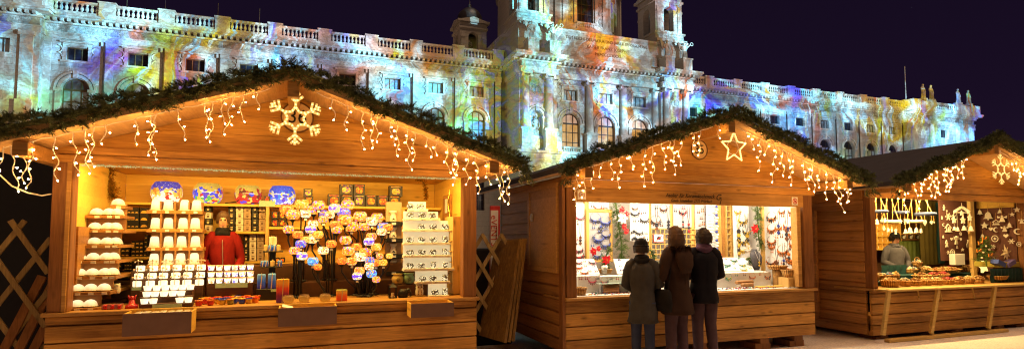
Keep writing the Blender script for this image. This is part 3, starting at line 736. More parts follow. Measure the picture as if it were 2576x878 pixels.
# second, weaker projector washing the left flank of the central block
pl2 = bpy.data.lights.new('flank_projector', 'SPOT'); po2 = bpy.data.objects.new('flank_projector', pl2); COL.objects.link(po2)
po2.location = (4., 20., 9.); po2.rotation_euler = (Vector((25.5, 72, 19))-Vector((4., 20., 9.))).to_track_quat('-Z', 'Y').to_euler()
pl2.spot_size = math.radians(24); pl2.spot_blend = 1.; pl2.shadow_soft_size = 0.; pl2.energy = 120000.; pl2.use_nodes = True
nt = NT(pl2.node_tree); nt.n.clear(); lo = nt.new('ShaderNodeOutputLight'); em = nt.new('ShaderNodeEmission'); nt.link(em.outputs[0], lo.inputs[0])
nn = nt.new('ShaderNodeTexCoord').outputs['Normal']
q = nt.noise(nt.mapping(nn, (30, 30, 30)), 1., 6, .65, 1.)
nt.link(nt.ramp(q, [(.38, srgb(70, 60, 60)), (.46, srgb(215, 180, 60)), (.52, srgb(130, 190, 60)), (.57, srgb(90, 120, 225)), (.64, srgb(225, 240, 245))]), em.inputs[0]); em.inputs[1].default_value = 1.
# ================================================================== GROUND
m, nt, out = newmat('paving')
p = geo_pos(nt)
g1 = nt.noise(p, 90., 3, .7); g2 = nt.noise(p, 1.2, 4); g3 = nt.noise(p, 14., 4, .6)
g4 = nt.noise(p, 38., 2, .6)
f = nt.math('ADD', nt.math('ADD', nt.math('MULTIPLY', g1, .5), nt.math('MULTIPLY', g2, .45)), nt.math('ADD', nt.math('MULTIPLY', g3, .35), nt.math('MULTIPLY_ADD', g4, .9, -.2)))
col = nt.ramp(f, [(.4, (.2, .17, .15)), (.7, (.60, .52, .46)), (1.0, (.85, .76, .68))])
bsdf(nt, out, col, .8, .3, 0, nt.bump(g1, .6, .008))
b = MB(); n = 24
ex = [-3000, -400, -60, -12, -4, 0, 4, 8, 12, 16, 24, 60, 400, 3000]; ey = [-3000, -300, -20, 0, 3, 5, 6, 7, 9, 14, 30, 66, 300, 3000]
for i in range(len(ex)-1):
    for j in range(len(ey)-1): b.poly([(ex[i], ey[j], 0), (ex[i+1], ey[j], 0), (ex[i+1], ey[j+1], 0), (ex[i], ey[j+1], 0)])
tag(b.build('ground', MATS['paving']), kind='structure')

# ================================================================== MARKET HUTS
W_FRONT = wood('stained_boards', (.20, .08, .013, 1), (.68, .335, .07, 1), 'X', .155)
W_GABLE = wood('gable_boards', (.28, .112, .014, 1), (.70, .355, .06, 1), 'X', .19)
W_SIDE = wood('side_boards', (.24, .10, .025, 1), (.60, .28, .07, 1), 'Y', .155)
W_POST = wood('post_timber', (.13, .045, .012, 1), (.36, .15, .04, 1), 'Z', .3)
W_SOFF = wood('pale_soffit_boards', (.46, .25, .08, 1), (.74, .46, .19, 1), 'Y', .16, knots=False)
W_TRIM = wood('honey_trim', (.34, .16, .035, 1), (.66, .36, .10, 1), 'X', .5)
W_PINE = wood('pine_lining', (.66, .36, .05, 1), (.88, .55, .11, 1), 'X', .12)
W_PINEZ = wood('pine_uprights', (.5, .3, .09, 1), (.76, .5, .18, 1), 'Z', .12)
W_WHITE = plain('white_board', (.82, .80, .76), .6, var=.06)
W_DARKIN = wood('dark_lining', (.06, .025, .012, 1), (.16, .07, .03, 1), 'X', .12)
W_TRAY = plain('brown_board', (.16, .085, .06), .55, var=.3, scale=9)
FELT = plain('roofing_felt', (.065, .055, .06), .8, .2, var=.35, scale=5, bump=.4)
IRON = plain('black_iron', (.012, .011, .011), .45, .4)
STEEL = plain('zinc_steel', (.6, .58, .52), .35, .5, .8)
SHADOWB = plain('tarp_and_gap_black', (.012, .010, .010), .8)
PLQ = plain('pale_plaque', (.82, .56, .26), .5, var=.12)
PLQR = plain('dark_plaque_rim', (.16, .07, .02), .5)
INKB = plain('black_ink', (.02, .015, .012), .5)
RY0, RY1, SL, HWD, APX = 5.36, 8.72, .335, 2.2, 2.93
def clip_board(xa, xb, z0, z1, xc, slack=0.):
    """board below the two roof slopes, as an XZ polygon"""
    def half(z): return (APX-slack-z)/SL
    h0, h1 = half(z0), half(z1)
    L0, R0 = max(xa, xc-h0), min(xb, xc+h0)
    if h0 <= 0.02: return None
    if h1 <= 0: return [(L0, z0), (R0, z0), (xc, APX-slack)]
    L1, R1 = max(xa, xc-h1), min(xb, xc+h1)
    pts = [(L0, z0), (R0, z0)]
    if R1 < R0-1e-4 and R0 < xc+h0-1e-4: pts.append((R0, APX-slack-SL*(R0-xc)))
    pts += [(R1, z1), (L1, z1)]
    if L1 > L0+1e-4 and L0 > xc-h0+1e-4: pts.append((L0, APX-slack-SL*(xc-L0)))
    return pts
def planks_x(b, x0, x1, z0, z1, y, th, ph, gap=.014):
    z = z0
    while z < z1-.02:
        zt = min(z+ph, z1)
        b.cbox(x0, x1, y, y+th, z+gap/2, zt-gap/2, .006); z += ph
    b.box(x0+.005, x1-.005, y+.034, y+th-.004, z0, z1)
def planks_y(b, x, sgn, y0, y1, z0, z1, th, ph, gap=.018):
    z = z0; a, c = (x, x+th) if sgn > 0 else (x-th, x)
    while z < z1-.02:
        zt = min(z+ph, z1); b.cbox(a, c, y0, y1, z+gap/2, zt-gap/2, .006); z += ph
    b.box(a+.021, c-.021, y0+.005, y1-.005, z0, z1)
def hut(label, x0, x1, xc, zf, zc, zt, lining, depth=8.4, number=None, plq=None, shutter=False, posts=(.15, .15), ztop=2.31):
    H = thing('market_hut', label, 'hut', (xc, 6, 0))
    b = MB(); b.box(x0+.03, x1-.03, 6.06, depth, zf, zf+.06); b.build('floor', W_SIDE, H)
    b = MB(); planks_x(b, x0, x1, zf, zc-.035, 6.0, .045, .155); b.build('counter_front', W_FRONT, H)
    b = MB(); b.cbox(x0-.02, x1+.02, 5.955, 6.62, zc-.035, zc, .005); b.build('counter', W_TRIM, H)
    zs = APX-SL*(x1-xc)-.02
    for i, (a, c) in enumerate(((x0+.01, x0+.01+posts[0]), (x1-.01-posts[1], x1-.01))):
        b = MB(); b.cbox(a, c, 5.985, 6.12, zc, zt+.02, .006); b.build('corner_post', W_POST, H)
    b = MB(); b.cbox(x0-.02, x1+.02, 5.96, 6.03, zt, (zt+ztop)/2-.004, .006); b.cbox(x0-.02, x1+.02, 5.968, 6.03, (zt+ztop)/2+.004, ztop, .006); b.build('fascia', W_FRONT, H)
    b = MB(); z = ztop
    while z < APX-.02:
        pg = clip_board(x0-.02, x1+.02, z+.004, min(z+.19, APX-.002)-.004, xc, .004)
        if pg: b.prism(pg, 6.0, 6.04)
        z += .19
    b.prism(clip_board(x0, x1, ztop-.05, APX-.01, xc, .012), 6.01, 6.036)
    b.build('gable', W_GABLE, H)
    for sg, X in ((1, x0), (-1, x1)):
        b = MB(); planks_y(b, X, sg, 6.1, depth, zf, 2.24, .05, .155); b.build('side_wall', W_SIDE, H)
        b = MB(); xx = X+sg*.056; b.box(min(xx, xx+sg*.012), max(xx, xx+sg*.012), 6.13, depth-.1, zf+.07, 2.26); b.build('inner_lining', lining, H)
    b = MB(); planks_x(b, x0+.05, x1-.05, zf, 2.2, depth, .05, .155); b.build('back_wall', W_SIDE, H)
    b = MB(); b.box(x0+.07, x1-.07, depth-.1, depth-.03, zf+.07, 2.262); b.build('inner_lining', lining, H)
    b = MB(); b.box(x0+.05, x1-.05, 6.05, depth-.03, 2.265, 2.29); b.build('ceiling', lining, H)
    for sg in (-1, 1):
        xe = xc+sg*HWD; ze = APX-SL*HWD
        b = MB(); poly = [(xc, APX+.03), (xe, ze+.03), (xe+sg*.02, ze+.085), (xc, APX+.085+.006)]
        if sg < 0: poly = poly[::-1]
        b.prism(poly, RY0+.02, RY1); b.build('roof', FELT, H)
        b = MB(); n = 12
        for k in range(int((RY1-RY0-.04)/.15)):
            ya = RY0+.03+k*.15; poly = [(xc, APX), (xe, ze), (xe, ze+.027), (xc, APX+.027)]
            b.prism(poly if sg > 0 else poly[::-1], ya, ya+.146)
        b.build('soffit', W_SOFF, H)
        b = MB(); poly = [(xc, APX-.004), (xe, ze-.004), (xe+sg*.01, ze+.07), (xc, APX+.07)]
        b.prism(poly if sg > 0 else poly[::-1], RY0-.012, RY0+.016); b.build('bargeboard', W_SOFF, H)
    b = MB(); b.cbox(xc-.05, xc+.05, RY0+.02, 6.0, APX-.16, APX-.02, .004); b.build('ridge_beam', W_TRIM, H)
    for sg in (-1, 1):
        X = x0 if sg < 0 else x1-.0; za = APX-SL*abs(X-xc)
        b = MB(); b.cbox(X-.05, X+.05, RY0+.03, 6.0, za-.13, za-.02, .004); b.build('purlin', W_TRIM, H)
    for xb_ in (x0+.25, (x0+x1)/2, x1-.3, x1-.9):
        b = MB(); b.box(xb_-.13, xb_+.13, 6.05, 6.35, 0, zf*.55); b.box(xb_-.06, xb_+.09, 6.03, 6.3, zf*.55, zf); b.build('support_block', W_POST, H)
    if number:
        b = MB(); px, pz, pr = plq
        b.prism([(px+pr*math.cos(2*PI*k/28), pz+pr*math.sin(2*PI*k/28)) for k in range(28)], 5.985, 5.999)
        q = b.build('number_plaque', PLQ, H)
        b = MB(); b.tube([(px+pr*math.cos(2*PI*k/28), 5.985, pz+pr*math.sin(2*PI*k/28)) for k in range(28)], .009, 5, closed=True); b.build('rim', PLQR, q)
        text('number', number, pr*1.35, INKB, q, (px, 5.983, pz), ext=.003, sx=.9)
    return H
H36 = hut('big wooden market hut full of lamps, snowflake hanging from its gable', -2.09, 1.80, -.12, .12, .855, 2.165, W_PINE, 8.0, '36', (-.09, 2.71, .15))
H35 = hut('wooden market hut selling ceramic jewellery, star hanging from its gable', 2.885, 6.755, 4.82, .15, .80, 2.095, W_WHITE, 8.3, '35', (4.82, 2.65, .125), posts=(.13, .17))
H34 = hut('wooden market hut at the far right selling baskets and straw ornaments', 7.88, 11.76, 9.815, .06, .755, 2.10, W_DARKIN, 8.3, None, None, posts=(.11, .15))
# window trims, shutter and sign of single huts
b = MB(); b.cbox(-1.975, -1.94, 5.975, 6.1, .86, 2.165, .004); b.build('window_trim', W_TRIM, H36)
b = MB()
b.cbox(2.84, 2.882, 6.12, 7.05, 1.08, 2.17, .004); b.cbox(2.832, 2.842, 6.16, 7.01, 1.13, 2.13, .003)
for (ya, yb, za, zb2) in ((6.12, 7.05, 1.08, 1.14), (6.12, 7.05, 2.11, 2.17), (6.12, 6.19, 1.14, 2.11), (6.98, 7.05, 1.14, 2.11)): b.cbox(2.822, 2.84, ya, yb, za, zb2, .003)
sh = b.build('shutter', W_TRIM, H35)
b = MB(); b.cbox(2.80, 2.822, 6.84, 6.88, 1.72, 1.82, .004); b.cbox(2.785, 2.80, 6.85, 6.87, 1.74, 1.80, .003); b.build('handle', STEEL, sh)
b = MB(); b.cbox(2.84, 2.88, 5.99, 6.09, .16, 2.2, .005); b.build('corner_board', W_POST, H35)
b = MB(); b.cbox(7.84, 7.878, 6.9, 7.9, .2, 1.95, .004)
for (ya, yb, za, zb2) in ((6.9, 7.9, .2, .3), (6.9, 7.9, 1.85, 1.95), (6.9, 7.0, .3, 1.85), (7.8, 7.9, .3, 1.85), (7.0, 7.8, .95, 1.05)): b.cbox(7.822, 7.84, ya, yb, za, zb2, .004)
dr = b.build('side_door', W_SIDE, H34)
b = MB(); b.cbox(7.79, 7.822, 7.74, 7.79, 1.42, 1.56, .004); b.build('handle', STEEL, dr)
# signboard of the jewellery hut
b = MB(); b.cbox(2.99, 6.56, 5.966, 6.0, 1.93, 2.094, .004); sg_ = b.build('sign_board', W_TRIM, H35)
text('lettering', 'Atelier f\u00fcr Keramikschmuck', .072, INKB, sg_, (at(1737, 495, 5.962).x, 5.962, 2.04), shear=.3, ext=.001, sx=.92)
text('lettering', 'Gisela Schafellner 2732 W\u00fcrflach', .052, INKB, sg_, (at(1740, 505, 5.962).x, 5.962, 1.975), shear=.3, ext=.001, sx=.92)
text('logo', 'G', .11, INKB, sg_, (at(1806, 497, 5.962).x, 5.962, 2.03), shear=.4, ext=.001); text('logo', 'j', .11, INKB, sg_, (at(1812, 497, 5.962).x, 5.962, 1.99), shear=.3, ext=.001)
WHITEP = plain('white_paper', (.8, .78, .74), .6, var=.05); REDP = plain('red_print', (.55, .03, .03), .5); PINKP = plain('pinkish_print', (.70, .35, .28), .5)
for x, kind in ((3.085, 'ring'), (6.40, 'nophoto')):
    b = MB(); b.cbox(x-.055, x+.055, 5.958, 5.965, 1.955, 2.07, .002); q = b.build('sticker', WHITEP, sg_)
    b = MB(); b.tube([(x+.036*math.cos(2*PI*k/20), 5.957, 2.012+.036*math.sin(2*PI*k/20)) for k in range(20)], .006, 4, closed=True)
    b.box(x-.014, x+.014, 5.953, 5.957, 1.998, 2.022)
    if kind == 'nophoto': b.bar((x-.025, 5.955, 2.037), (x+.025, 5.955, 1.987), .008, .004)
    b.build('pictogram', PINKP if kind == 'ring' else REDP, q)

# ================================================================== FIR GARLANDS
def firmat(name, a, c):
    m, nt, out = newmat(name)
    p = geo_pos(nt); f = nt.noise(p, 9., 3)
    f2 = nt.noise(p, 60., 2)
    col = nt.ramp(nt.math('ADD', nt.math('MULTIPLY', f, .6), nt.math('MULTIPLY', f2, .4)), [(.35, a), (.62, c)])
    bsdf(nt, out, col, .6, .25); return m
FIR = firmat('fir_needles', (.018, .034, .014, 1), (.20, .21, .07, 1))
def sprig(b, p, d, L, rng, n=16, nl=.05, w=.0065):
    p = Vector(p); d = Vector(d).normalized(); q = d.orthogonal().normalized(); r = d.cross(q)
    for k in range(n):
        t = (k+.5)/n; a = rng.uniform(0, 2*PI); c = p+d*L*t
        o = (q*math.cos(a)+r*math.sin(a)); tip = c+(o*.8+d*.7).normalized()*nl*rng.uniform(.7, 1.2)*(1.1-.5*t)
        s = d.cross(o).normalized()*w*.5
        b.poly([c-s, c+s, tip+s*.4, tip-s*.4])
def garland(label, xc, seed, extra_left=0.):
    rng = random.Random(seed); b = MB()
    pts = []
    for sg in (-1, 1):
        n = 1150
        for k in range(n):
            t = (k+rng.random())/n; dx = t*(HWD+.06); x = xc+sg*dx; z = APX-SL*dx+.086+.025*math.sin(dx*9+seed+sg)+.012*math.sin(dx*31)
            th = .065+.035*math.sin(dx*6.3+seed*2+sg)**2
            a = rng.uniform(0, 2*PI); off = Vector((rng.uniform(-.03, .03), math.cos(a)*th*.75, math.sin(a)*th))
            p = Vector((x, RY0-.03, z))+off*.6
            d = off.normalized()*.55+Vector((rng.choice((-1, 1))*rng.uniform(.4, 1.1), rng.uniform(-.25, .1), rng.uniform(-.3, .3)))
            sprig(b, p, d, rng.uniform(.045, .07), rng, 22, .036, .0052)
        for k in range(26):                                         # tail hanging at the eave
            p = Vector((xc+sg*(HWD+.02+rng.uniform(-.06, .09)), RY0-.03+rng.uniform(-.04, .04), APX-SL*HWD+.1-rng.uniform(0, .2)))
            sprig(b, p, (sg*rng.uniform(-.3, .8), rng.uniform(-.5, .3), rng.uniform(-1, .2)), .08, rng)
    for k in range(2):
        w_ = [(xc+sg*t*(HWD+.05), RY0-.03, APX-SL*t*(HWD+.05)+.09) for sg, t in [(-1, 1-j/10) for j in range(10)]+[(1, j/10) for j in range(11)]]
    b.tube(w_, .02, 6)
    return tag(b.build('fir_garland', FIR, None, loc=(xc, RY0-.03, APX+.1)), label, 'garland')
garland('long green fir garland along the gable edge of the big lamp hut', -.12, 3)
garland('green fir garland along the gable edge of the jewellery hut', 4.82, 5)
garland('green fir garland along the gable edge of the far right basket hut', 9.815, 8)

# ================================================================== LIGHT STRINGS
WIRE = glow('wire_bulb_glow', (1, .55, .2), .3)  # wire emits faintly: the bulbs' light on it is put into the material
m, nt, out = newmat('bulb_light')
e = nt.new('ShaderNodeEmission'); e.inputs[0].default_value = (1, .52, .14, 1); e.inputs[1].default_value = 290.; nt.link(e.outputs[0], out.inputs[0])
BULB = MATS['bulb_light']
def bulb_mesh():
    b = MB(); b.tube([(0, 0, 0), (.016, 0, .002)], .0045, 5); b.m = 1; b.smooth = True
    b.ball((.024, 0, .003), .0049, 7, 5, (1.35, 1, 1)); return b.mesh('bulb', [WIRE, BULB])
BULBM = bulb_mesh()
def strand(x, y, z, L, rng, parent):
    pts = [Vector((x, y, z))]; n = max(4, int(L/.028)); ph = rng.uniform(0, 6); drift = rng.uniform(-.25, .35)
    for k in range(1, n+1):
        t = k/n
        pts.append(Vector((x+drift*L*t*.7+.016*math.sin(ph+t*L*34)*min(1, t*3), y+.012*math.cos(ph*1.7+t*L*25), z-L*t)))
    b = S(); b.tube(pts, .0034, 5); b.tube([p+Vector((.004*math.sin(k*1.9), -.004*math.cos(k*1.9), 0)) for k, p in enumerate(pts)], .0026, 4)
    o = b.build('strand', WIRE, parent)
    nb = max(1, int(round(L/.076)))
    for k in range(nb):
        t = (k+1)/nb; p = pts[min(n, int(round(t*n)))]
        bo = bpy.data.objects.new('bulb', BULBM); COL.objects.link(bo); bo.parent = o; bo.location = p-org(o)
        a = rng.choice([0, PI])+rng.uniform(-.7, .7)
        bo.rotation_euler = (rng.uniform(-.5, .5), rng.uniform(-.5, .9) if k < nb-1 else 1.2, a)
def icicles(label, xc, sg, specs, seed, y=5.47):
    """specs: (distance from ridge, length)"""
    rng = random.Random(seed); T = thing('icicle_lights', label, 'string lights', (xc+sg*.2, y, APX-.1), 'icicle light strings under the hut gables')
    cp = []
    for k in range(41):
        dx = .2+(HWD-.1-.2)*k/40; cp.append((xc+sg*dx, y, APX-SL*dx-.012-.012*abs(math.sin(k*.9))))
    b = S(); b.tube(cp, .004, 5); b.build('cable', WIRE, T)
    for dx, L in specs: strand(xc+sg*dx, y, APX-SL*dx-.015, L, rng, T)
def spread(seed, n, a, c, lens, skip=0.):
    rng = random.Random(seed); o = []
    for k in range(n):
        if rng.random() < skip: continue
        o.append((a+(c-a)*(k+rng.uniform(.15, .85))/n, rng.choice(lens)*rng.uniform(.8, 1.2)))
    return o
icicles('icicle lights on the left slope of the lamp hut gable', -.12, -1, [(.30,.14),(.42,.22),(.50,.32),(.57,.2),(.66,.34),(.72,.28),(.93,.24),(1.08,.34),(1.12,.36),(1.23,.2),(1.44,.14),(1.52,.3),(1.58,.34),(1.66,.33),(1.78,.34),(1.92,.36),(1.98,.3),(2.06,.34),(2.1,.4)], 11)
icicles('icicle lights on the right slope of the lamp hut gable', -.12, 1, [(.34,.18),(.48,.22),(.62,.34),(.70,.3),(.76,.22),(.88,.2),(.95,.28),(1.04,.38),(1.12,.26),(1.24,.18),(1.34,.12),(1.44,.26),(1.50,.36),(1.56,.24),(1.66,.3),(1.74,.36),(1.86,.22),(1.95,.36),(2.05,.3),(2.1,.34)], 12)
icicles('icicle lights on the left slope of the jewellery hut gable', 4.82, -1, [(.13,.14),(.40,.28),(.50,.2)]+spread(21, 14, .6, 2.1, (.16, .24, .32, .38)), 13)
icicles('icicle lights on the right slope of the jewellery hut gable', 4.82, 1, [(.28,.14)]+spread(22, 16, .35, 2.1, (.16, .26, .34, .4)), 14)
icicles('icicle lights on the left slope of the far right hut gable', 9.815, -1, spread(23, 15, .5, 2.1, (.16, .24, .34, .38)), 15)
icicles('icicle lights on the right slope of the far right hut gable', 9.815, 1, spread(24, 7, .5, 1.2, (.16, .24, .34)), 16)
def lead(label, pts):
    b = S(); b.tube(pts, .006, 5); tag(b.build('power_lead', WIRE, None, loc=pts[0]), label, 'cable')
lead('pale slack power lead drooping at the left edge beside the lamp hut', [at(-40, 415, 5.5), at(0, 440, 5.5), at(30, 468, 5.5), at(70, 485, 5.5), at(105, 492, 5.6), at(128, 488, 5.95)])

# ================================================================== HANGING LIGHT FIGURES
ROPE = glow('rope_light', (1, .50, .05), .8, (1, .75, .2), 70.)
BEAD = glow('rope_bead', (1, .76, .28), 2.4, None, 40.)
def bead_tube(b, pts, r, step):
    pts = [Vector(p) for p in pts]
    b.m = 0; b.smooth = True; b.tube(pts, r, 6); b.m = 1
    for p, q in zip(pts, pts[1:]):
        n = max(1, int((q-p).length/step))
        for k in range(n): b.ball(tuple(p.lerp(q, (k+.5)/n)+Vector((0, -r*.55, 0))), r*.72, 6, 4)
    b.m = 0
def snowflake(label, x, y, z, r, rope, step, style):
    T = thing('light_snowflake', label, 'light decoration', (x, y, z))
    for k in range(6):
        a = PI/2+k*PI/3; b = MB(); d = Vector((math.cos(a), 0, math.sin(a)))
        def side(s): return Vector((math.cos(a+s), 0, math.sin(a+s)))
        c = Vector((x, y, z))
        bead_tube(b, [c+d*r*.44, c+d*r], rope, step)
        for s in (-.85, .85):
            bead_tube(b, [c+d*r*.62, c+d*r*.62+side(s)*r*.34], rope, step)
            bead_tube(b, [c+d*r*.82, c+d*r*.82+side(s)*r*.2], rope*.9, step)
            bead_tube(b, [c+d*r*.44, c+side(s*.616)*r*.27], rope, step)
        b.build('arm', [ROPE, BEAD], T)
    if style: b = MB(); hexp = [Vector((x, y, z))+Vector((math.cos(PI/2+k*PI/3), 0, math.sin(PI/2+k*PI/3)))*r*.40 for k in range(6)]
    if style: bead_tube(b, hexp+[hexp[0]], rope, step); b.build('hub', [ROPE, BEAD], T)
    b = MB(); b.tube([(x, y, z+r), (x+.01, y, z+r+.05), (x, y, APX-.03)], .006, 5); b.build('hanger', WIRE, T)
pc = at(745, 298, 5.47)
snowflake('big yellow glowing rope light snowflake covering the number on the lamp hut', -.10, 5.47, pc.z, .245, .0125, .030, 0)
pc = at(2516, 426, 5.47)
snowflake('beaded glowing snowflake hanging on the far right hut gable', pc.x, 5.46, pc.z, .235, .0068, .018, 1)
pc = at(1846, 371, 5.47); T = thing('light_star', 'five pointed glowing star hanging on the jewellery hut gable', 'light decoration', pc)
b = MB(); rs = .195; sp = []
for k in range(10):
    a = PI/2+k*PI/5; rr = rs if k % 2 == 0 else rs*.46; sp.append((pc.x+rr*math.cos(a), pc.y, pc.z+rr*math.sin(a)))
bead_tube(b, sp+[sp[0]], .0125, .02); b.build('outline', [ROPE, BEAD], T)
b = MB(); b.tube([(pc.x+.085*math.cos(2*PI*k/20), pc.y+.02, pc.z+.085*math.sin(2*PI*k/20)) for k in range(20)], .004, 5, closed=True)
b.tube([(pc.x, pc.y, pc.z+rs), (pc.x, pc.y, APX-.2)], .005, 5); b.build('wire_frame', WIRE, T)

# ================================================================== BETWEEN THE HUTS
W_SLAT = wood('weathered_slats', (.18, .11, .035, 1), (.44, .29, .10, 1), 'Z', .4)
def trellis(label, x0, x1, y, z0, z1, step, lean=.0):
    T = thing('trellis', label, 'trellis', ((x0+x1)/2, y, z0)); h = z1-z0; dx = h*.62
    for sg in (-1, 1):
        x = x0-dx
        while x < x1:
            a, c = (x, x+dx) if sg > 0 else (x+dx, x)
            ts = sorted(((x0-a)/(c-a), (x1-a)/(c-a))); t0, t1 = max(0., ts[0]), min(1., ts[1])
            if t1-t0 > .12:
                b = MB(); b.bar((a+(c-a)*t0, y+sg*.012, z0+h*t0), (a+(c-a)*t1, y+sg*.012, z0+h*t1), .045, .018); b.build('slat', W_SLAT, T)
            x += step
    return T
trellis('wooden lattice trellis at the far left beside the lamp hut', -3.6, -2.2, 6.35, .05, 1.66, .30)
trellis('wooden lattice trellis in the gap between lamp hut and jewellery hut', 1.86, 2.46, 6.75, .3, 1.55, .25)
# leaning shutters stacked in the gap
W_SHEET = wood('leaning_board_face', (.11, .055, .014, 1), (.42, .24, .055, 1), 'Z', .5)
for k, lab in enumerate(('front wide board of the three leaning against the jewellery hut', 'middle board of the three leaning boards in the gap', 'rear board of the three leaning boards nearest the jewellery hut')):
    dxk = .06*k; b = MB()
    near0, near1 = at(1268, 861, 6.2)+Vector((dxk, .03*k, 0)), at(1306, 601, 6.5)+Vector((dxk*.75, .02*k, .005*k))
    far0, far1 = at(1204, 842, 6.75)+Vector((dxk, .02*k, 0)), at(1247, 606, 6.95)+Vector((dxk*.75, .02*k, .005*k))
    th = Vector((.035, .008, -.01))
    q = [near0, far0, far1, near1]
    b.poly(q); b.poly([p+th for p in q[::-1]])
    for i in range(4): b.poly([q[(i+1) % 4], q[i], q[i]+th, q[(i+1) % 4]+th])
    tag(b.build('leaning_board', W_SHEET, None, loc=near0), lab, 'board', 'boards leaning in the gap')
b = MB(); b.cbox(2.1, 2.75, 6.15, 6.45, .0, .085, .004)
tag(b.build('timber_block', W_SLAT, None, loc=(2.4, 6.3, 0)), 'low timber block under the leaning boards', 'block')
# steep dark boards leaning at the far left
for k in range(4):
    b = MB(); xk = -2.62+.10*k; b.bar((xk-.02, 6.2+.03*k, .02), (xk+.35, 6.42, 1.15-.03*k), .07, .03); 
    tag(b.build('leaning_plank', W_POST, None, loc=(xk, 6.2, .02)), ['leftmost', 'second', 'third', 'rightmost'][k]+' dark plank leaning against the left side of the lamp hut', 'plank', 'planks leaning beside the lamp hut')
# advertising banner
bp = at(1233, 690, 7.1); bt = at(1258, 518, 7.1)
b = MB(); b.cbox(bp.x, bt.x, 7.1, 7.13, .55, bt.z, .004); bn = tag(b.build('banner', REDP, None, loc=(bp.x, 7.1, .55)), 'tall red and white advertising banner in the gap beside the trellis', 'banner')
b = MB(); b.box(bp.x+.004, bt.x-.03, 7.09, 7.1, .56, bt.z-.06); b.build('panel', WHITEP, bn)
wd = bt.x-bp.x
text('lettering', 'eVENTS', .12, REDP, bn, (bp.x+wd*.33, 7.087, bt.z-.33), (PI/2, PI/2, 0), .001)
text('lettering', 'www.event', .06, INKB, bn, (bp.x+wd*.62, 7.087, bt.z-.42), (PI/2, PI/2, 0), .001)
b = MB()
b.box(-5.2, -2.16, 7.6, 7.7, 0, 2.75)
tag(b.build('dark_gap_sheet', SHADOWB, None, loc=(-3.4, 7.65, 0)), 'added black sheet filling the dark gap behind the left trellis', 'screen')  # black sheet added where the gap is only dark, hiding the lit facade
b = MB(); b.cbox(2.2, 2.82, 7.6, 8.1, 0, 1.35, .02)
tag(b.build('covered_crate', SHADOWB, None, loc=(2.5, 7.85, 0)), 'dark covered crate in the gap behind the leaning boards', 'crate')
# ------------------------------------------------------------------ lamps inside the huts
def strip(name, x, y, z, sx_, sy_, energy, col, tilt):
    l = bpy.data.lights.new(name, 'AREA'); l.shape = 'RECTANGLE'; l.size = sx_; l.size_y = sy_; l.energy = energy; l.color = col
    o = bpy.data.objects.new(name, l); COL.objects.link(o); o.location = (x, y, z); o.rotation_euler = (tilt, 0, 0); return o
strip('hut_lamp', -.15, 6.3, 2.25, 3.4, .12, 110, (1, .62, .14), .45)
strip('hut_lamp', 4.76, 6.3, 2.25, 3.3, .15, 120, (1, .84, .60), .45)
strip('hut_lamp', 9.2, 6.3, 2.25, 2.4, .15, 190, (1, .68, .26), .45)
# ================================================================== GOODS OF THE LAMP HUT
NAT = 2576/3906.
CR = {'A': (230, 640, 818/550.), 'B': (540, 650, 894/560.), 'C': (1000, 650, 878/550.), 'F': (1400, 600, 661/550.), 'G': (2150, 690, 934/500.), 'H': (2600, 700, 954/500.), 'I': (3250, 700, 1252/656.)}
def cr(k, x, y, Y):
    """survey sheet k -> world point at depth Y"""
    ox, oy, s = CR[k]; return at((ox+x/s)*NAT, (oy+y/s)*NAT, Y)
def cw(k, w_, x, Y):
    ox, oy, s = CR[k]; return w_/s*NAT*mpp((ox+x/s)*NAT, Y)
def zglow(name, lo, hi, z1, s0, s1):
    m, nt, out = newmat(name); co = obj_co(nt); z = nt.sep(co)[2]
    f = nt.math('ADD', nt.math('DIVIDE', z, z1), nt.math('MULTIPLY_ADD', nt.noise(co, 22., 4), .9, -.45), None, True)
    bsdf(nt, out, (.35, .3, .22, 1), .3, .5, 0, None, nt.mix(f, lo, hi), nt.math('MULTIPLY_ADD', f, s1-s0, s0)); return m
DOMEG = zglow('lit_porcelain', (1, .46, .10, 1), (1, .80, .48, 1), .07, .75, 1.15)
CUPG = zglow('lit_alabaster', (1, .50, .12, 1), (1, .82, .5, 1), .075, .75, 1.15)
HOTG = glow('hot_glass', (1, .76, .40), 1.35, (1, .9, .66), 30.)
PORC = plain('white_porcelain', (.78, .72, .60), .25, .5, var=.08)
TAGM = plain('price_tag_card', (.75, .72, .62), .6, var=.1)
GREENC = plain('mint_card', (.35, .55, .42), .6, var=.1)
W_RACK = wood('rack_boards', (.20, .08, .02, 1), (.46, .22, .06, 1), 'X', .08)
BLACKB = plain('black_card', (.015, .013, .013), .5)
GOLDT = plain('gold_tinsel', (.75, .48, .10), .25, .5, .9)
GREENT = glow('green_tinsel_glow', (.06, .30, .08), .5, (.8, .8, .4), 60.)  # tinsel given emission in place of lamplight glittering on it
def tags(b, pts, sx_=.022, sz_=.014):
    for p in pts: b.box(p[0]-sx_, p[0]+sx_, p[1]-.004, p[1]-.001, p[2]-sz_, p[2])
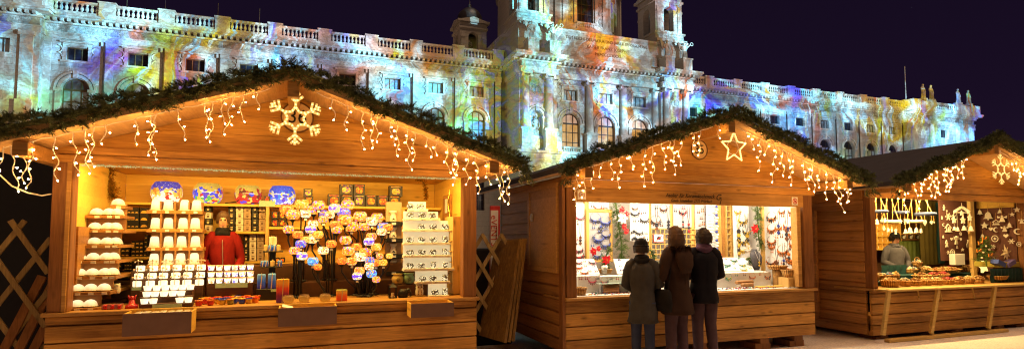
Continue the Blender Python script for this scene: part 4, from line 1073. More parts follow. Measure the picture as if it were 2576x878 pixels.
# ---- dome lamps on the left stepped rack
rack = thing('stepped_rack', 'tall stepped wooden rack of glowing dome lamps at the left hut end', 'display rack', (-1.75, 6.3, .86))
levels = [(790, [95, 170], 55, 230), (700, [98, 172, 248], 38, 300), (612, [108, 182, 252, 296], 42, 330), (524, [107, 186, 260, 300], 45, 335), (437, [115, 193, 266, 314], 50, 345), (352, [197, 270, 313], 58, 372), (271, [207, 277, 322], 150, 378), (217, [328], 298, 380)]
dome0 = None
for i, (y, xs, xa, xb) in enumerate(levels):
    Y = 6.17+.085*i; a = cr('A', xa, y, Y); c = cr('A', xb, y, Y); z = cr('A', (xa+xb)/2, y, Y).z
    b = MB(); b.cbox(a.x, c.x, Y-.075, 6.97, z-.03, z, .003); b.build('step', W_RACK, rack)
    zn = cr('A', 200, levels[i+1][0], Y+.085).z-.03 if i < 7 else z+.02
    b = MB(); b.cbox(a.x+.01, c.x-.02, Y+.075, Y+.09, z, zn, .002); b.build('riser', W_RACK, rack)
    pass
    for j, x in enumerate(xs):
        p = cr('A', x, y, Y+(.02 if j < 3 else .06)); s = cw('A', 75, x, Y)/.15
        lab = 'glowing dome lamp, %s on the %s shelf of the left rack' % (nth(j, len(xs)), ['lowest', 'second lowest', 'third lowest', 'fourth', 'fifth', 'sixth', 'second highest', 'topmost'][i])
        if dome0 is None:
            dome0 = thing('dome_lamp', lab, 'lamp', (0, 0, 0), 'dome lamps on the left rack')
            q = S(); q.lathe([(.066, .012), (.067, .022), (.063, .042), (.052, .062), (.034, .077), (.014, .084), (.0001, .086)], 16); q.build('dome', DOMEG, dome0)
            q = S(); q.lathe([(.03, 0), (.055, .002), (.079, .012), (.077, .016), (.05, .010), (.0001, .010)], 18); q.build('plate', PORC, dome0)
            dome0.location = (p.x, p.y, z); dome0.scale = (s, s, s)
        else: dup(dome0, (p.x, p.y, z), lab, 0, s)
        MB().box(p.x+.01, p.x+.05, Y-.081, Y-.076, z-.026, z-.004).build('price_tag', TAGM, rack)
b = MB(); pa = cr('A', 48, 335, 6.5); b.cbox(-1.975, -1.955, 6.25, 6.97, .86, pa.z, .003); b.build('side_panel', W_RACK, rack)
# ---- cup lamps, four by four
r2 = thing('shelf_rack', 'wooden rack with four shelves of glowing cup lamps left of the seller', 'display rack', (-1.2, 6.9, .87))
cup0 = None; ys = [572, 468, 357, 246]; xs4 = [(75, 163, 237, 320), (78, 163, 243, 327), (84, 162, 252, 326), (87, 162, 262, 334)]
for i, y in enumerate(ys):
    Y = 6.80+.05*i; a = cr('B', 38, y, Y); c = cr('B', 378, y, Y); z = a.z-.0
    z = cr('B', 210, y, Y).z
    b = MB(); b.cbox(a.x, c.x, Y-.06, 7.1, z-.035, z, .003); b.build('shelf', W_RACK, r2)
    zn = cr('B', 210, ys[i+1], Y+.05).z-.035 if i < 3 else z+.1
    b = MB(); b.cbox(a.x+.01, c.x-.01, Y+.07, Y+.085, z, zn, .003)
    for x in (118, 205, 290): q = cr('B', x, y, Y); b.cbox(q.x-.006, q.x+.006, Y-.03, Y+.07, z, zn, .002)
    b.build('back_panel', W_RACK, r2)
    pass
    for j, x in enumerate(xs4[i]):
        p = cr('B', x, y, Y); s = cw('B', 64, x, Y)/.124
        lab = 'glowing cup lamp, %s on the %s shelf left of the seller' % (nth(j, 4), ['lowest', 'second lowest', 'second highest', 'top'][i])
        if cup0 is None:
            cup0 = thing('cup_lamp', lab, 'lamp', (0, 0, 0), 'cup lamps on the four shelf rack')
            q = S(); q.lathe([(.055, .012), (.052, .03), (.045, .1), (.040, .122), (.03, .13), (.0001, .132)], 14); q.build('shade', CUPG, cup0)
            q = S(); q.lathe([(.05, 0), (.066, .003), (.063, .012), (.0001, .013)], 14); q.build('saucer', PORC, cup0)
            cup0.location = (p.x, p.y, z); cup0.scale = (s, s, s)
        else: dup(cup0, (p.x, p.y, z), lab, 0, s)
        MB().box(p.x-.015, p.x+.02, Y-.066, Y-.061, z-.028, z-.006).build('price_tag', TAGM, r2)
# ---- hot white tealight cups on two dark stepped stands
def stand(label, k, rows, xa, xb, Y0, dY, mat, name='stepped_stand', base=.86):
    a = cr(k, xa, rows[0], Y0); c = cr(k, xb, rows[0], Y0)
    T = thing(name, label, 'display stand', ((a.x+c.x)/2, Y0, base))
    out_ = []
    for i, y in enumerate(rows):
        Y = Y0+dY*i; z = cr(k, (xa+xb)/2, y, Y).z; a = cr(k, xa, y, Y); c = cr(k, xb, y, Y)
        b = MB(); b.cbox(a.x, c.x, Y-dY*.45, Y+dY*.55 if i < len(rows)-1 else Y+.1, base if i == 0 else out_[-1][1]-.03, z, .003); b.build('step', mat, T)
        out_.append((Y, z))
    return T, out_
W_DSTEP = wood('dark_step', (.035, .016, .010, 1), (.11, .05, .025, 1), 'X', .1)
T, st = stand('low dark stepped stand with three rows of white hot tealight cups', 'A', [766, 727, 693], 455, 752, 6.10, .1, W_DSTEP)
pp = cr('A', 605, 783, 6.04); b = MB(); b.box(pp.x-.12, pp.x+.12, 6.05, 6.054, pp.z-.016, pp.z+.016); b.build('price_card', GREENC, T)
tea0 = None
def tea(x, k, y, Y, z, lab, wpx, grp):
    global tea0
    p = cr(k, x, y, Y); s = cw(k, wpx, x, Y)/.076
    if tea0 is None:
        tea0 = thing('tealight_cup', lab, 'tealight', (0, 0, 0), grp)
        q = S(); q.lathe([(.024, 0), (.027, .003), (.034, .043), (.031, .043), (.028, .036), (.0001, .036)], 12); q.build('cup', HOTG, tea0)
        tea0.location = (p.x, Y, z); tea0.scale = (s, s, s); return tea0
    return dup(tea0, (p.x, Y, z), lab, 0, s, grp)
for i, (y, xs) in enumerate(((766, [477, 527, 677, 726]), (727, [490, 536, 587, 637, 685]), (693, [495, 546, 596, 645, 691, 737]))):
    for j, x in enumerate(xs): tea(x, 'A', y, st[i][0], st[i][1], 'white-hot tealight cup, %s in the %s row of the low stand' % (nth(j, len(xs)), ['bottom', 'middle', 'top'][i]), 48, 'tealight cups on the low dark stand')
T, st = stand('upper dark stepped stand with three rows of glowing lanterns behind the tealights', 'A', [669, 626, 583], 405, 812, 6.47, .09, W_DSTEP)
pp = cr('A', 432, 685, 6.42); b = MB(); b.box(pp.x-.04, pp.x+.04, 6.42, 6.424, pp.z-.014, pp.z+.014); b.build('price_card', GREENC, T)
FIGM = plain('silver_wire_figure', (.7, .6, .45), .3, .5, .5)
lan0 = None
for i, (y, xs) in enumerate(((669, [435, 510, 582, 650, 718, 789]), (626, [445, 520, 585, 655, 723, 795]), (583, [455, 529, 596, 663, 733, 799]))):
    for j, x in enumerate(xs):
        p = cr('A', x, y, st[i][0]); s = cw('A', 44, x, st[i][0])/.07
        lab = 'glass lantern with metal figure, %s in the %s row of the upper stand' % (nth(j, 6), ['bottom', 'middle', 'top'][i])
        if lan0 is None:
            lan0 = thing('glass_lantern', lab, 'lantern', (0, 0, 0), 'glass lanterns on the upper dark stand')
            q = S(); q.lathe([(.031, 0), (.035, .006), (.035, .046), (.03, .05), (.0001, .05)], 12); q.build('glass', HOTG, lan0)
            q = MB(); q.tube([(0, -.037, .0), (0, -.037, .1)], .003, 4); q.tube([(-.03, -.037, .088), (.03, -.037, .094)], .003, 4); q.ball((-.028, -.037, .082), .009, 6, 4); q.ball((.03, -.037, .086), .008, 6, 4); q.ball((0, -.037, .1), .007, 6, 4); q.build('metal_figure', FIGM, lan0)
            lan0.location = (p.x, st[i][0], st[i][1]); lan0.scale = (s, s, s)
        else: dup(lan0, (p.x, st[i][0], st[i][1]), lab, R.uniform(-.4, .4), s)
# ---- mosaic glass materials
def mosaic(name, stops, scale, strength, band=None, rnd=1., lit=True):
    m, nt, out = newmat(name)
    co = obj_co(nt); x, y, z = nt.sep(co); rn = obj_rand(nt)
    co2 = nt.comb(nt.math('MULTIPLY_ADD', rn, 17., x), y, nt.math('MULTIPLY_ADD', rn, 5., z))
    v = nt.voro(co2, scale, 'F1', 'Color'); r, g, bl = nt.sep(v)
    ed = nt.voro(co2, scale, 'DISTANCE_TO_EDGE', 'Distance')
    col = nt.ramp(r, stops, 'CONSTANT')
    n = nt.noise(co2, scale*.6, 3)
    col = nt.mix(1., col, nt.math('MULTIPLY_ADD', n, 1.9, .1), 'MULTIPLY')
    if band is not None:
        bm = nt.math('LESS_THAN', nt.math('ABSOLUTE', nt.math('SUBTRACT', z, band[0])), band[1])
        col = nt.mix(nt.math('MULTIPLY', bm, nt.math('LESS_THAN', g, band[3])), col, band[2])
    col = nt.mix(nt.math('MULTIPLY', nt.math('LESS_THAN', ed, .03), .55), col, (.25, .08, .01, 1))
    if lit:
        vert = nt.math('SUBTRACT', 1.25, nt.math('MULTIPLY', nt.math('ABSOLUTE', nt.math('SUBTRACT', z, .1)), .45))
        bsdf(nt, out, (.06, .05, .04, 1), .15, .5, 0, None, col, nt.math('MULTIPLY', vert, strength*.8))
    else: bsdf(nt, out, col, .4, .4)
    return m
Wt, Am, Ye, Or, Rd, Bl, Pu, Cy = (1, .64, .21), (1, .26, .01), (1, .45, .03), (1, .12, .01), (.75, .03, .02), (.06, .10, .9), (.22, .06, .75), (.05, .5, .95)
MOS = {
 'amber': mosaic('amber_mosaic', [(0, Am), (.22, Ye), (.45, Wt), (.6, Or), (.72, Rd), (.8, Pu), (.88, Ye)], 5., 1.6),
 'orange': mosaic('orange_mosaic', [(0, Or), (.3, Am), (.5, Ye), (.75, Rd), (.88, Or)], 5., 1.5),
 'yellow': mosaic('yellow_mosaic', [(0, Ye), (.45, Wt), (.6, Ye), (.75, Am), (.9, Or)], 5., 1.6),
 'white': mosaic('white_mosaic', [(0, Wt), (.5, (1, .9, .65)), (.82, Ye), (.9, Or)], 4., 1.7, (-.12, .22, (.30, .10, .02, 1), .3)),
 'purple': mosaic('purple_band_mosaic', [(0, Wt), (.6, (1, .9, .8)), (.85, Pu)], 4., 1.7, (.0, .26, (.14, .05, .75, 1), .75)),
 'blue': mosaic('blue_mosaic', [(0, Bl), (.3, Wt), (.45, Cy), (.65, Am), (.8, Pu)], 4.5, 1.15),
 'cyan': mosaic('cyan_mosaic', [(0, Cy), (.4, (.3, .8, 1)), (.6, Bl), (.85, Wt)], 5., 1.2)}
SHADES = {}
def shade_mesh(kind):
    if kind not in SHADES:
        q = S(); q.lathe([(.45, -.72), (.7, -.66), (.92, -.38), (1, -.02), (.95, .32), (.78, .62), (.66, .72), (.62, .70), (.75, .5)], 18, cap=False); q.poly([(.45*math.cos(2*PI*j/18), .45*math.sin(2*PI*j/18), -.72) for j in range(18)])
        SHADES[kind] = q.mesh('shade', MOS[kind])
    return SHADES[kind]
# display tables carrying the lamp stems
CLOTHB = plain('brown_table_cloth', (.10, .045, .022), .85, .1, var=.5, scale=6, bump=.5)
b = MB(); b.cbox(-.62, 1.42, 6.64, 6.86, .15, 1.02, .01); b.cbox(-.62, 1.42, 6.86, 7.12, .15, 1.2, .01)
tag(b.build('display_table', CLOTHB, None, loc=(.4, 6.9, .15)), 'brown cloth covered stepped table under the mosaic globe lamps', 'table')
LAMPS = [(150,237,42,'orange'),(240,207,40,'yellow'),(345,212,38,'amber'),(187,268,42,'amber'),(265,265,32,'white'),(315,240,38,'amber'),(443,232,38,'purple'),(521,210,40,'amber'),(498,258,40,'blue'),(372,262,28,'blue'),(412,270,30,'white'),(373,298,30,'amber'),(310,325,31,'white'),(295,358,32,'purple'),(160,358,33,'amber'),(217,390,32,'orange'),(340,390,32,'yellow'),(262,420,27,'yellow'),(306,421,31,'white'),(235,447,32,'blue'),(453,360,32,'amber'),(437,326,27,'orange'),(505,300,44,'amber'),(597,280,41,'amber'),(700,288,38,'amber'),(668,310,36,'white'),(620,342,32,'amber'),(543,341,42,'amber'),(738,344,36,'blue'),(768,346,29,'orange'),(727,373,30,'white'),(508,425,36,'amber'),(665,402,32,'amber'),(650,433,32,'purple'),(695,466,32,'yellow'),(575,464,30,'orange'),(525,490,38,'amber'),(627,498,37,'amber'),(597,526,36,'white'),(485,551,28,'orange'),(546,552,32,'amber'),(421,447,32,'orange'),(372,487,33,'white'),(197,487,32,'amber'),(243,520,33,'purple'),(309,552,33,'cyan'),(339,587,25,'orange'),(655,548,30,'blue'),(692,560,30,'orange'),(737,560,26,'yellow'),(653,583,30,'white'),(592,610,32,'amber'),(578,642,30,'purple'),(666,628,32,'cyan'),(695,663,25,'amber'),(775,520,22,'yellow'),(715,520,22,'amber')]
rows = [(0, 250, 'topmost'), (250, 305, 'second'), (305, 365, 'third'), (365, 430, 'fourth'), (430, 495, 'fifth'), (495, 555, 'sixth'), (555, 900, 'lowest')]
cname = {'amber': 'amber', 'orange': 'orange', 'yellow': 'yellow', 'white': 'white', 'purple': 'white and purple', 'blue': 'blue patterned', 'cyan': 'turquoise'}
for ya, yb, rn in rows:
    L = sorted([l for l in LAMPS if ya <= l[1] < yb])
    for j, (x, y, r, kind) in enumerate(L):
        Y = 6.28+max(0, min(1, (700-y)/500.))*.5+(j % 3)*.05
        p = cr('C', x, y, Y); rr = cw('C', r, x, Y)
        T = thing('globe_lamp', '%s mosaic globe lamp, %s in the %s row of globe lamps' % (cname[kind], nth(j, len(L)), rn), 'lamp', (p.x, Y, p.z), 'mosaic globe lamps on black stems')
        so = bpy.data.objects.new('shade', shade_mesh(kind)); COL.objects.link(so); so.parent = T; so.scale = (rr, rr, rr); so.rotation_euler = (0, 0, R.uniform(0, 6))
        gx_ = 215 if x < 300 else 425 if x < 470 else 620
        ft = cr('C', gx_+(x-gx_)*.42, 770, Y); fzv = .865 if Y < 6.62 else 1.025
        if Y < 6.66 and Y >= 6.6: fzv = .865
        z0 = p.z-rr*.72; zm = max(fzv+.06, z0-.16)
        b = S(); b.tube([(p.x, Y, z0), (p.x, Y, z0-.05), (p.x, Y, (z0+zm)/2-.0), (p.x+(ft.x-p.x)*.5, Y, zm-.03), (ft.x, Y, zm-.1 if zm-.1 > fzv+.03 else fzv+.03), (ft.x, Y, fzv)], .0085, 6)
        b.lathe([(.012, z0-.03), (.03, z0-.004), (.03, z0), (.0001, z0)], 10, (p.x, Y, 0)); b.lathe([(.035, fzv), (.03, fzv+.012), (.01, fzv+.016)], 10, (ft.x, Y, 0))
        b.build('stem', IRON, T)
        if j % 2: b = MB(); b.box(p.x-.014, p.x+.014, Y-.035, Y-.031, z0-.03, z0-.008); b.build('price_tag', TAGM, T)
# ---- shelf unit on the back wall
SHY = 7.55
sh = thing('wall_shelf', 'pine shelf unit along the back wall of the lamp hut', 'shelf', (0, SHY, 1.9))
def shelf(xa, xb, z, y0=7.42, y1=7.86): b = MB(); b.cbox(xa, xb, y0, y1, z-.028, z, .003); b.build('shelf_board', W_PINE, sh)
ZT = 1.905
shelf(-2.0, 1.72, ZT)
def upright(x): b = MB(); b.cbox(x-.02, x+.02, 7.41, 7.86, .2, ZT-.028, .002); b.build('upright', W_PINEZ, sh)
zb1 = cr('B', 660, 372, SHY).z; zb2 = cr('B', 690, 550, SHY).z
xl = cr('B', 382, 300, SHY).x; xm = cr('B', 770, 300, SHY).x; xr = cr('C', 848, 300, SHY).x
for x in (xl-.03, xm, xr): upright(x)
shelf(xl, xm-.02, zb1); shelf(xl, xm-.02, zb2)
za1 = cr('C', 200, 345, SHY).z; za2 = cr('C', 200, 440, SHY).z; za0 = cr('C', 650, 285, SHY).z
shelf(xm+.02, xr-.02, za1); shelf(xm+.02, xr-.02, zb2-.02); shelf(cr('C', 540, 300, SHY).x, xr-.02, za0)
zl1 = cr('A', 420, 347, SHY).z; zl2 = cr('A', 420, 503, SHY).z
shelf(-2.0, xl-.05, zl1); shelf(-2.0, xl-.05, zl2)
b = MB(); pq = cr('B', 765, 200, 7.4); b.box(pq.x-.09, pq.x+.09, 7.402, 7.408, pq.z-.04, pq.z+.03); b.build('price_card', GREENC, sh)
# four big globes
big = [('A', 602, 185, 160, 'globe_night', 'large round lantern with purple night sky, leftmost on the top shelf'), ('B', 403, 188, 165, 'globe_patch', 'large round lantern in yellow patchwork, second from the left on the top shelf'), ('B', 648, 190, 155, 'globe_cats', 'large round lantern in yellow and red with dark figures, third on the top shelf'), ('C', 120, 196, 155, 'globe_village', 'large round blue lantern with snowy village, rightmost big globe on the top shelf')]
def picture(name, sky, mid, low, mz, lz, dots, strength, cells):
    m, nt, out = newmat(name); co = obj_co(nt); x, y, z = nt.sep(co)
    n = nt.noise(co, 3., 4); v = nt.voro(co, cells, 'F1', 'Color'); r, g, bl = nt.sep(v)
    h = nt.math('ADD', z, nt.math('MULTIPLY_ADD', nt.math('ADD', nt.math('MULTIPLY', r, .6), nt.math('MULTIPLY', n, .5)), .9, -.5))
    c_mid = nt.ramp(g, mid, 'CONSTANT'); c_low = nt.ramp(bl, low, 'CONSTANT')
    c = nt.mix(nt.math('GREATER_THAN', h, mz), c_mid, sky)
    c = nt.mix(nt.math('LESS_THAN', h, lz), c, c_low)
    if dots is not None:
        d = nt.voro(co, 9., 'F1', 'Distance'); c = nt.mix(nt.math('MULTIPLY', nt.math('LESS_THAN', d, .2), nt.math('GREATER_THAN', h, mz)), c, dots)
    c = nt.mix(1., c, nt.math('MULTIPLY_ADD', nt.noise(co, 7., 3), .8, .6), 'MULTIPLY')
    bsdf(nt, out, (.03, .03, .03, 1), .12, .5, 0, None, c, nt.math('MULTIPLY', nt.math('SUBTRACT', nt.math('MULTIPLY_ADD', z, -.5, 1.02), nt.math('MULTIPLY', nt.math('MULTIPLY', x, x), .35)), strength)); return m  # glow dims to the sides and top: rounding shade put into the emission
W4, Y4, O4, R4, B4, P4, G4 = (1, .85, .6, 1), (1, .6, .08, 1), (1, .3, .03, 1), (.7, .03, .02, 1), (.05, .08, .85, 1), (.14, .06, .55, 1), (.1, .45, .1, 1)
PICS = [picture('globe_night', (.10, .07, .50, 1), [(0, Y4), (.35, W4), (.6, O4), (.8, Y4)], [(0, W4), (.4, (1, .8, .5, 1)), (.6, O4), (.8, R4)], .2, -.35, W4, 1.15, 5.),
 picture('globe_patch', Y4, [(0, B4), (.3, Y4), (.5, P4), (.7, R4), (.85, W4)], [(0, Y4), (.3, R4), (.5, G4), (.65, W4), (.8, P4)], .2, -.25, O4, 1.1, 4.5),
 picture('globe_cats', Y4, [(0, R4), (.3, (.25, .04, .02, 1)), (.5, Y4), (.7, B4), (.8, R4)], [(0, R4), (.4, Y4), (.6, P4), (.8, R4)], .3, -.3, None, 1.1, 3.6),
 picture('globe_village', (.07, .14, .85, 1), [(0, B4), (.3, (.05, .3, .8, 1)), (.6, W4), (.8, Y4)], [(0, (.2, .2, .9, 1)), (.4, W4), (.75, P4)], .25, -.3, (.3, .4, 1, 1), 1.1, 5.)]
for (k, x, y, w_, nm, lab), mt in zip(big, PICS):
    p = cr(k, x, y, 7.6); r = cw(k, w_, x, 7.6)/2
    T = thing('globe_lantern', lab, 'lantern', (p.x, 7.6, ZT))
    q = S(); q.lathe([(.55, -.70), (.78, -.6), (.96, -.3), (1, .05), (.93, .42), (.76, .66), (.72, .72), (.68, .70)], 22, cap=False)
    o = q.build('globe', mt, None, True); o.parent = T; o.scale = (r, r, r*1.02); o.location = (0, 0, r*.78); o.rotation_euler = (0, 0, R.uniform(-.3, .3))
    q = S(); q.lathe([(.6*r, 0), (.6*r, .05*r), (.45*r, .09*r)], 14); o = q.build('base', IRON, None, True); o.parent = T
b = S(); b.tube([(-.9, 7.5, ZT+.012), (-.78, 7.47, ZT+.03), (-.7, 7.55, ZT+.09), (-.62, 7.5, ZT+.02), (-.45, 7.48, ZT+.012), (-.35, 7.6, ZT+.07), (-.2, 7.5, ZT+.012)], .006, 5)
tag(b.build('lamp_cable', IRON, None, loc=(-.6, 7.5, ZT)), 'black lamp cable looped between the big globes on the top shelf', 'cable')
# dark gift boxes
BOXPIC = [mosaic('box_print_%d' % i, s, 55., 1., None, 1., False) for i, s in enumerate(([(0, Wt), (.4, Ye), (.7, Pu)], [(0, Ye), (.4, Or), (.7, Am)], [(0, Or), (.4, Rd), (.7, Ye)]))]
DBOX = plain('dark_brown_carton', (.035, .025, .022), .4, .4)
def carton(label, x0, x1, z0, z1, y, dp, mat, pm, group, pic=True, nm='gift_box'):
    T = thing(nm, label, 'box', ((x0+x1)/2, y, z0), group)
    b = MB(); b.cbox(x0+.0015, x1-.0015, y, y+dp, z0+.001, z1-.001, .002); b.build('carton', mat, T)
    if pic:
        cx_, cz_, rx, rz_ = (x0+x1)/2, z0+(z1-z0)*.47, (x1-x0)*.31, (z1-z0)*.27
        b = MB(); b.prism([(cx_+rx*math.copysign(abs(math.cos(a))**.7, math.cos(a)), cz_+rz_*math.copysign(abs(math.sin(a))**.7, math.sin(a))) for a in [2*PI*j/14 for j in range(14)]], y-.0025, y-.0005); b.box(x0+.02, x1-.02, y-.002, y-.0005, z1-.022, z1-.014)
        b.build('print', pm, T)
gb = [(250,308,112,158,'upper of the small pair'),(255,312,158,199,'lower of the small pair'),(398,478,145,205,'leftmost of the bottom row'),(470,554,85,145,'left of the two upper ones'),(480,554,146,205,'second in the long bottom row'),(556,628,85,147,'right of the two upper ones'),(556,627,149,206,'third in the long bottom row'),(629,698,150,207,'fourth in the long bottom row'),(701,769,152,208,'fifth in the long bottom row'),(774,856,95,151,'upper at the right end'),(772,842,153,208,'lower at the right end'),(12,50,156,196,'lone small one beside the blue globe')]
for i, (xa, xb, ya, yb, lab) in enumerate(gb):
    a = cr('C', xa, yb, 7.5); c = cr('C', xb, ya, 7.5); z0 = ZT if yb > 190 else a.z
    if yb in (145, 147, 158, 151): z0 = ZT+(c.z-ZT)*.5
    carton('dark gift box, '+lab+' on the top shelf', a.x, c.x, z0, c.z, 7.5, .14, DBOX, BOXPIC[i % 3], 'dark gift boxes on the top shelf')
# product boxes on the lower shelves
WBOX = plain('white_carton', (.70, .60, .48), .5, var=.1); KBOX = plain('black_carton', (.02, .017, .017), .45); CBOX = plain('kraft_carton', (.42, .28, .17), .55, var=.15)
ICON = plain('brown_print', (.16, .08, .04), .5); ICONL = plain('cream_print', (.7, .5, .25), .5)
cols = [('B', 573, 621, [210, 250, 290, 330, 369], 'white', "tall white column behind the seller"), ('B', 623, 666, [216, 254, 293, 331, 369], 'kraft', "column between the white and black ones"), ('B', 669, 710, [210, 250, 290, 330, 369], 'black', "tall black column behind the seller"), ('B', 713, 754, [216, 256, 294, 331, 369], 'kraft', "last upper column before the post"), ('B', 527, 569, [212, 250, 290, 330, 369], 'black', "column just behind the seller's head"), ('B', 384, 426, [212, 252, 291, 330, 369], 'mixed', "column left of the seller"), ('B', 476, 520, [212, 251], 'kraft', "lone box above the seller"),
 ('B', 656, 699, [385, 425, 464, 503, 545], 'white', "lower shelf white column"), ('B', 702, 745, [385, 425, 464, 503, 545], 'kraft', "last lower column before the post"), ('B', 620, 653, [385, 425, 464, 503, 545], 'black', "lower shelf black column")]
for (k, xa, xb, ysb, kind, lab) in cols:
    n = len(ysb)-1; zs_ = (zb1 if ysb[-1] < 400 else zb2)
    for i in range(n):
        a = cr(k, xa, ysb[i+1], 7.5); c = cr(k, xb, ysb[i], 7.5)
        hgt = cr(k, xa, ysb[i], 7.5).z-a.z; z0 = zs_+hgt*(n-1-i) if n > 1 else zs_+.0
        if n == 1: z0 = zb1+.42*0
        mt = {'white': WBOX, 'kraft': CBOX, 'black': KBOX, 'mixed': KBOX if i % 2 == 0 else WBOX}[kind]
        T = thing('product_box', '%s box, %s, %s' % ({'white': 'white', 'kraft': 'light brown', 'black': 'black', 'mixed': 'black' if i % 2 == 0 else 'white'}[kind], (['top', 'second', 'third', 'bottom'][i] if n > 1 else 'single')+' of its stack', lab), 'box', ((a.x+c.x)/2, 7.5, z0), 'product boxes behind the seller')
        b = MB(); b.cbox(a.x+.001, c.x-.001, 7.5, 7.64, z0+.001, z0+hgt-.001, .002); b.build('carton', mt, T)
        xm_ = (a.x+c.x)/2; w3 = (c.x-a.x); b = MB(); b.prism([(xm_-w3*.13, z0+hgt*.2), (xm_+w3*.13, z0+hgt*.2), (xm_+w3*.18, z0+hgt*.5), (xm_-w3*.18, z0+hgt*.5)], 7.497, 7.4995); b.box(xm_-w3*.2, xm_+w3*.2, 7.497, 7.4995, z0+hgt*.66, z0+hgt*.74)
        b.build('print', ICONL if mt is KBOX else ICON, T)
for i, (xa, xb, ya, yb, lab) in enumerate([(55, 100, 246, 293, 'upper left'), (103, 143, 246, 293, 'upper right'), (55, 100, 296, 341, 'lower left'), (103, 143, 296, 341, 'lower right')]):
    a = cr('C', xa, yb, 7.5); c = cr('C', xb, ya, 7.5); h_ = c.z-a.z; z0 = za1+(h_ if i < 2 else 0)
    carton('dark box with orange candle picture, %s of four beside the shelf post' % lab, a.x, c.x, z0, z0+h_, 7.5, .12, DBOX, BOXPIC[2], 'boxes with orange candle pictures')
for i, (xa, xb, ya, yb, lab) in enumerate([(80, 108, 500, 530, 'left'), (110, 140, 500, 530, 'right')]):
    a = cr('C', xa, yb, 7.5); c = cr('C', xb, ya, 7.5); carton('small dark box with candle picture, %s one on the lower right shelf' % lab, a.x, c.x, zb2-.02, zb2-.02+c.z-a.z, 7.5, .1, DBOX, BOXPIC[1], 'small boxes on the lower right shelf')
YPIC = plain('yellow_dome_print', (.75, .45, .08), .5)
def domebox(label, k, xa, xb, ya, yb, nx_, ny_, z0, y=7.46):
    a = cr(k, xa, yb, y); c = cr(k, xb, ya, y); h_ = c.z-a.z
    T = thing('dome_carton', label, 'box', ((a.x+c.x)/2, y, z0), 'black cartons printed with yellow domes')
    b = MB(); b.cbox(a.x, c.x, y, y+.14, z0, z0+h_, .002); b.build('carton', KBOX, T)
    b = MB()
    for i in range(nx_):
        for j in range(ny_):
            cx_ = a.x+(c.x-a.x)*(i+.5)/nx_; cz_ = z0+h_*(j+.25)/ny_; r = min((c.x-a.x)/nx_, h_/ny_)*.36
            b.prism([(cx_+r*1.1*math.cos(PI*t/6), cz_+r*math.sin(PI*t/6)) for t in range(7)], y-.003, y-.0005)
    b.build('print', YPIC, T); return h_
for i, (ya, yb) in enumerate(((220, 260), (260, 300), (300, 342))):
    r_ = ['top', 'middle', 'bottom'][i]; h_ = cr('A', 400, ya, 7.46).z-cr('A', 400, yb, 7.46).z
    domebox('black carton printed with three small yellow domes, %s row of the left back shelf' % r_, 'A', 378, 446, ya, yb, 3, 1, zl1+h_*(2-i)); domebox('black carton printed with one big yellow dome, %s row of the left back shelf' % r_, 'A', 450, 500, ya, yb, 1, 1, zl1+h_*(2-i))
for i, (xa, xb, ya, yb, nx_, ny_, lab) in enumerate(((345, 396, 378, 455, 2, 3, 'left'), (402, 472, 410, 455, 3, 2, 'middle upper'), (402, 472, 456, 500, 3, 2, 'middle lower'), (474, 496, 375, 498, 1, 5, 'slim right'))):
    h_ = cr('A', xa, ya, 7.46).z-cr('A', xa, yb, 7.46).z; domebox('black carton with rows of yellow domes, %s one on the second left shelf' % lab, 'A', xa, xb, ya, yb, nx_, ny_, zl2+(h_ if lab == 'middle upper' else 0))
for i, (xa, xb, ya, yb, nx_, ny_, lab) in enumerate(((310, 350, 520, 575, 1, 1, 'left'), (362, 408, 520, 580, 3, 3, 'middle'), (352, 398, 583, 630, 1, 1, 'lower'))):
    a = cr('A', xa, yb, 7.2); domebox('black dome carton standing behind the left rack, %s of three' % lab, 'A', xa, xb, ya, yb, nx_, ny_, a.z, 7.2)
b = MB(); a = cr('A', 300, 640, 7.2); c = cr('A', 430, 632, 7.2); b.cbox(a.x, c.x, 7.15, 7.4, .2, a.z-.0, .004)
a2 = cr('A', 305, 577, 7.2); b.cbox(a2.x, cr('A', 412, 577, 7.2).x, 7.34, 7.4, a.z, a2.z-.02, .004)
tag(b.build('low_cabinet', W_DSTEP, None, loc=(a.x, 7.2, .2)), 'low dark cabinet behind the left dome rack', 'cabinet')
# ---- decorated tealights on the dark stand before the seller
DECO = mosaic('decorated_glass', [(0, (1, .85, .6)), (.45, (1, .9, .75)), (.7, (1, .35, .1)), (.85, (.25, .2, .9)), (.93, (1, .75, .3))], 60., 1.7)
RIM = glow('red_rim', (1, .22, .05), .9)
T, st = stand('dark stand with three rows of decorated tealight glasses before the seller', 'B', [683, 645, 605], 400, 682, 6.5, .08, W_DSTEP, base=.86)
pp = cr('B', 547, 700, 6.44); b = MB(); b.box(pp.x-.15, pp.x+.15, 6.452, 6.456, pp.z-.022, pp.z+.022); b.build('price_card', GREENC, T)
dt0 = None
for i, y in enumerate((683, 645, 605)):
    for j, x in enumerate((424, 473, 522, 568, 614, 662)):
        p = cr('B', x, y, st[i][0]); s = cw('B', 38, x, st[i][0])/.062
        lab = 'decorated red rimmed tealight, %s in the %s row before the seller' % (nth(j, 6), ['bottom', 'middle', 'top'][i])
        if dt0 is None:
            dt0 = thing('decorated_tealight', lab, 'tealight', (0, 0, 0), 'decorated tealights before the seller')
            q = S(); q.lathe([(.022, 0), (.025, .004), (.030, .042), (.0001, .042)], 12); q.build('glass', DECO, dt0)
            q = S(); q.lathe([(.030, .042), (.034, .045), (.034, .05), (.028, .05)], 12); q.build('rim', RIM, dt0)
            dt0.location = (p.x, st[i][0], st[i][1]); dt0.scale = (s, s, s)
        else: dup(dt0, (p.x, st[i][0], st[i][1]), lab, R.uniform(0, 6), s)
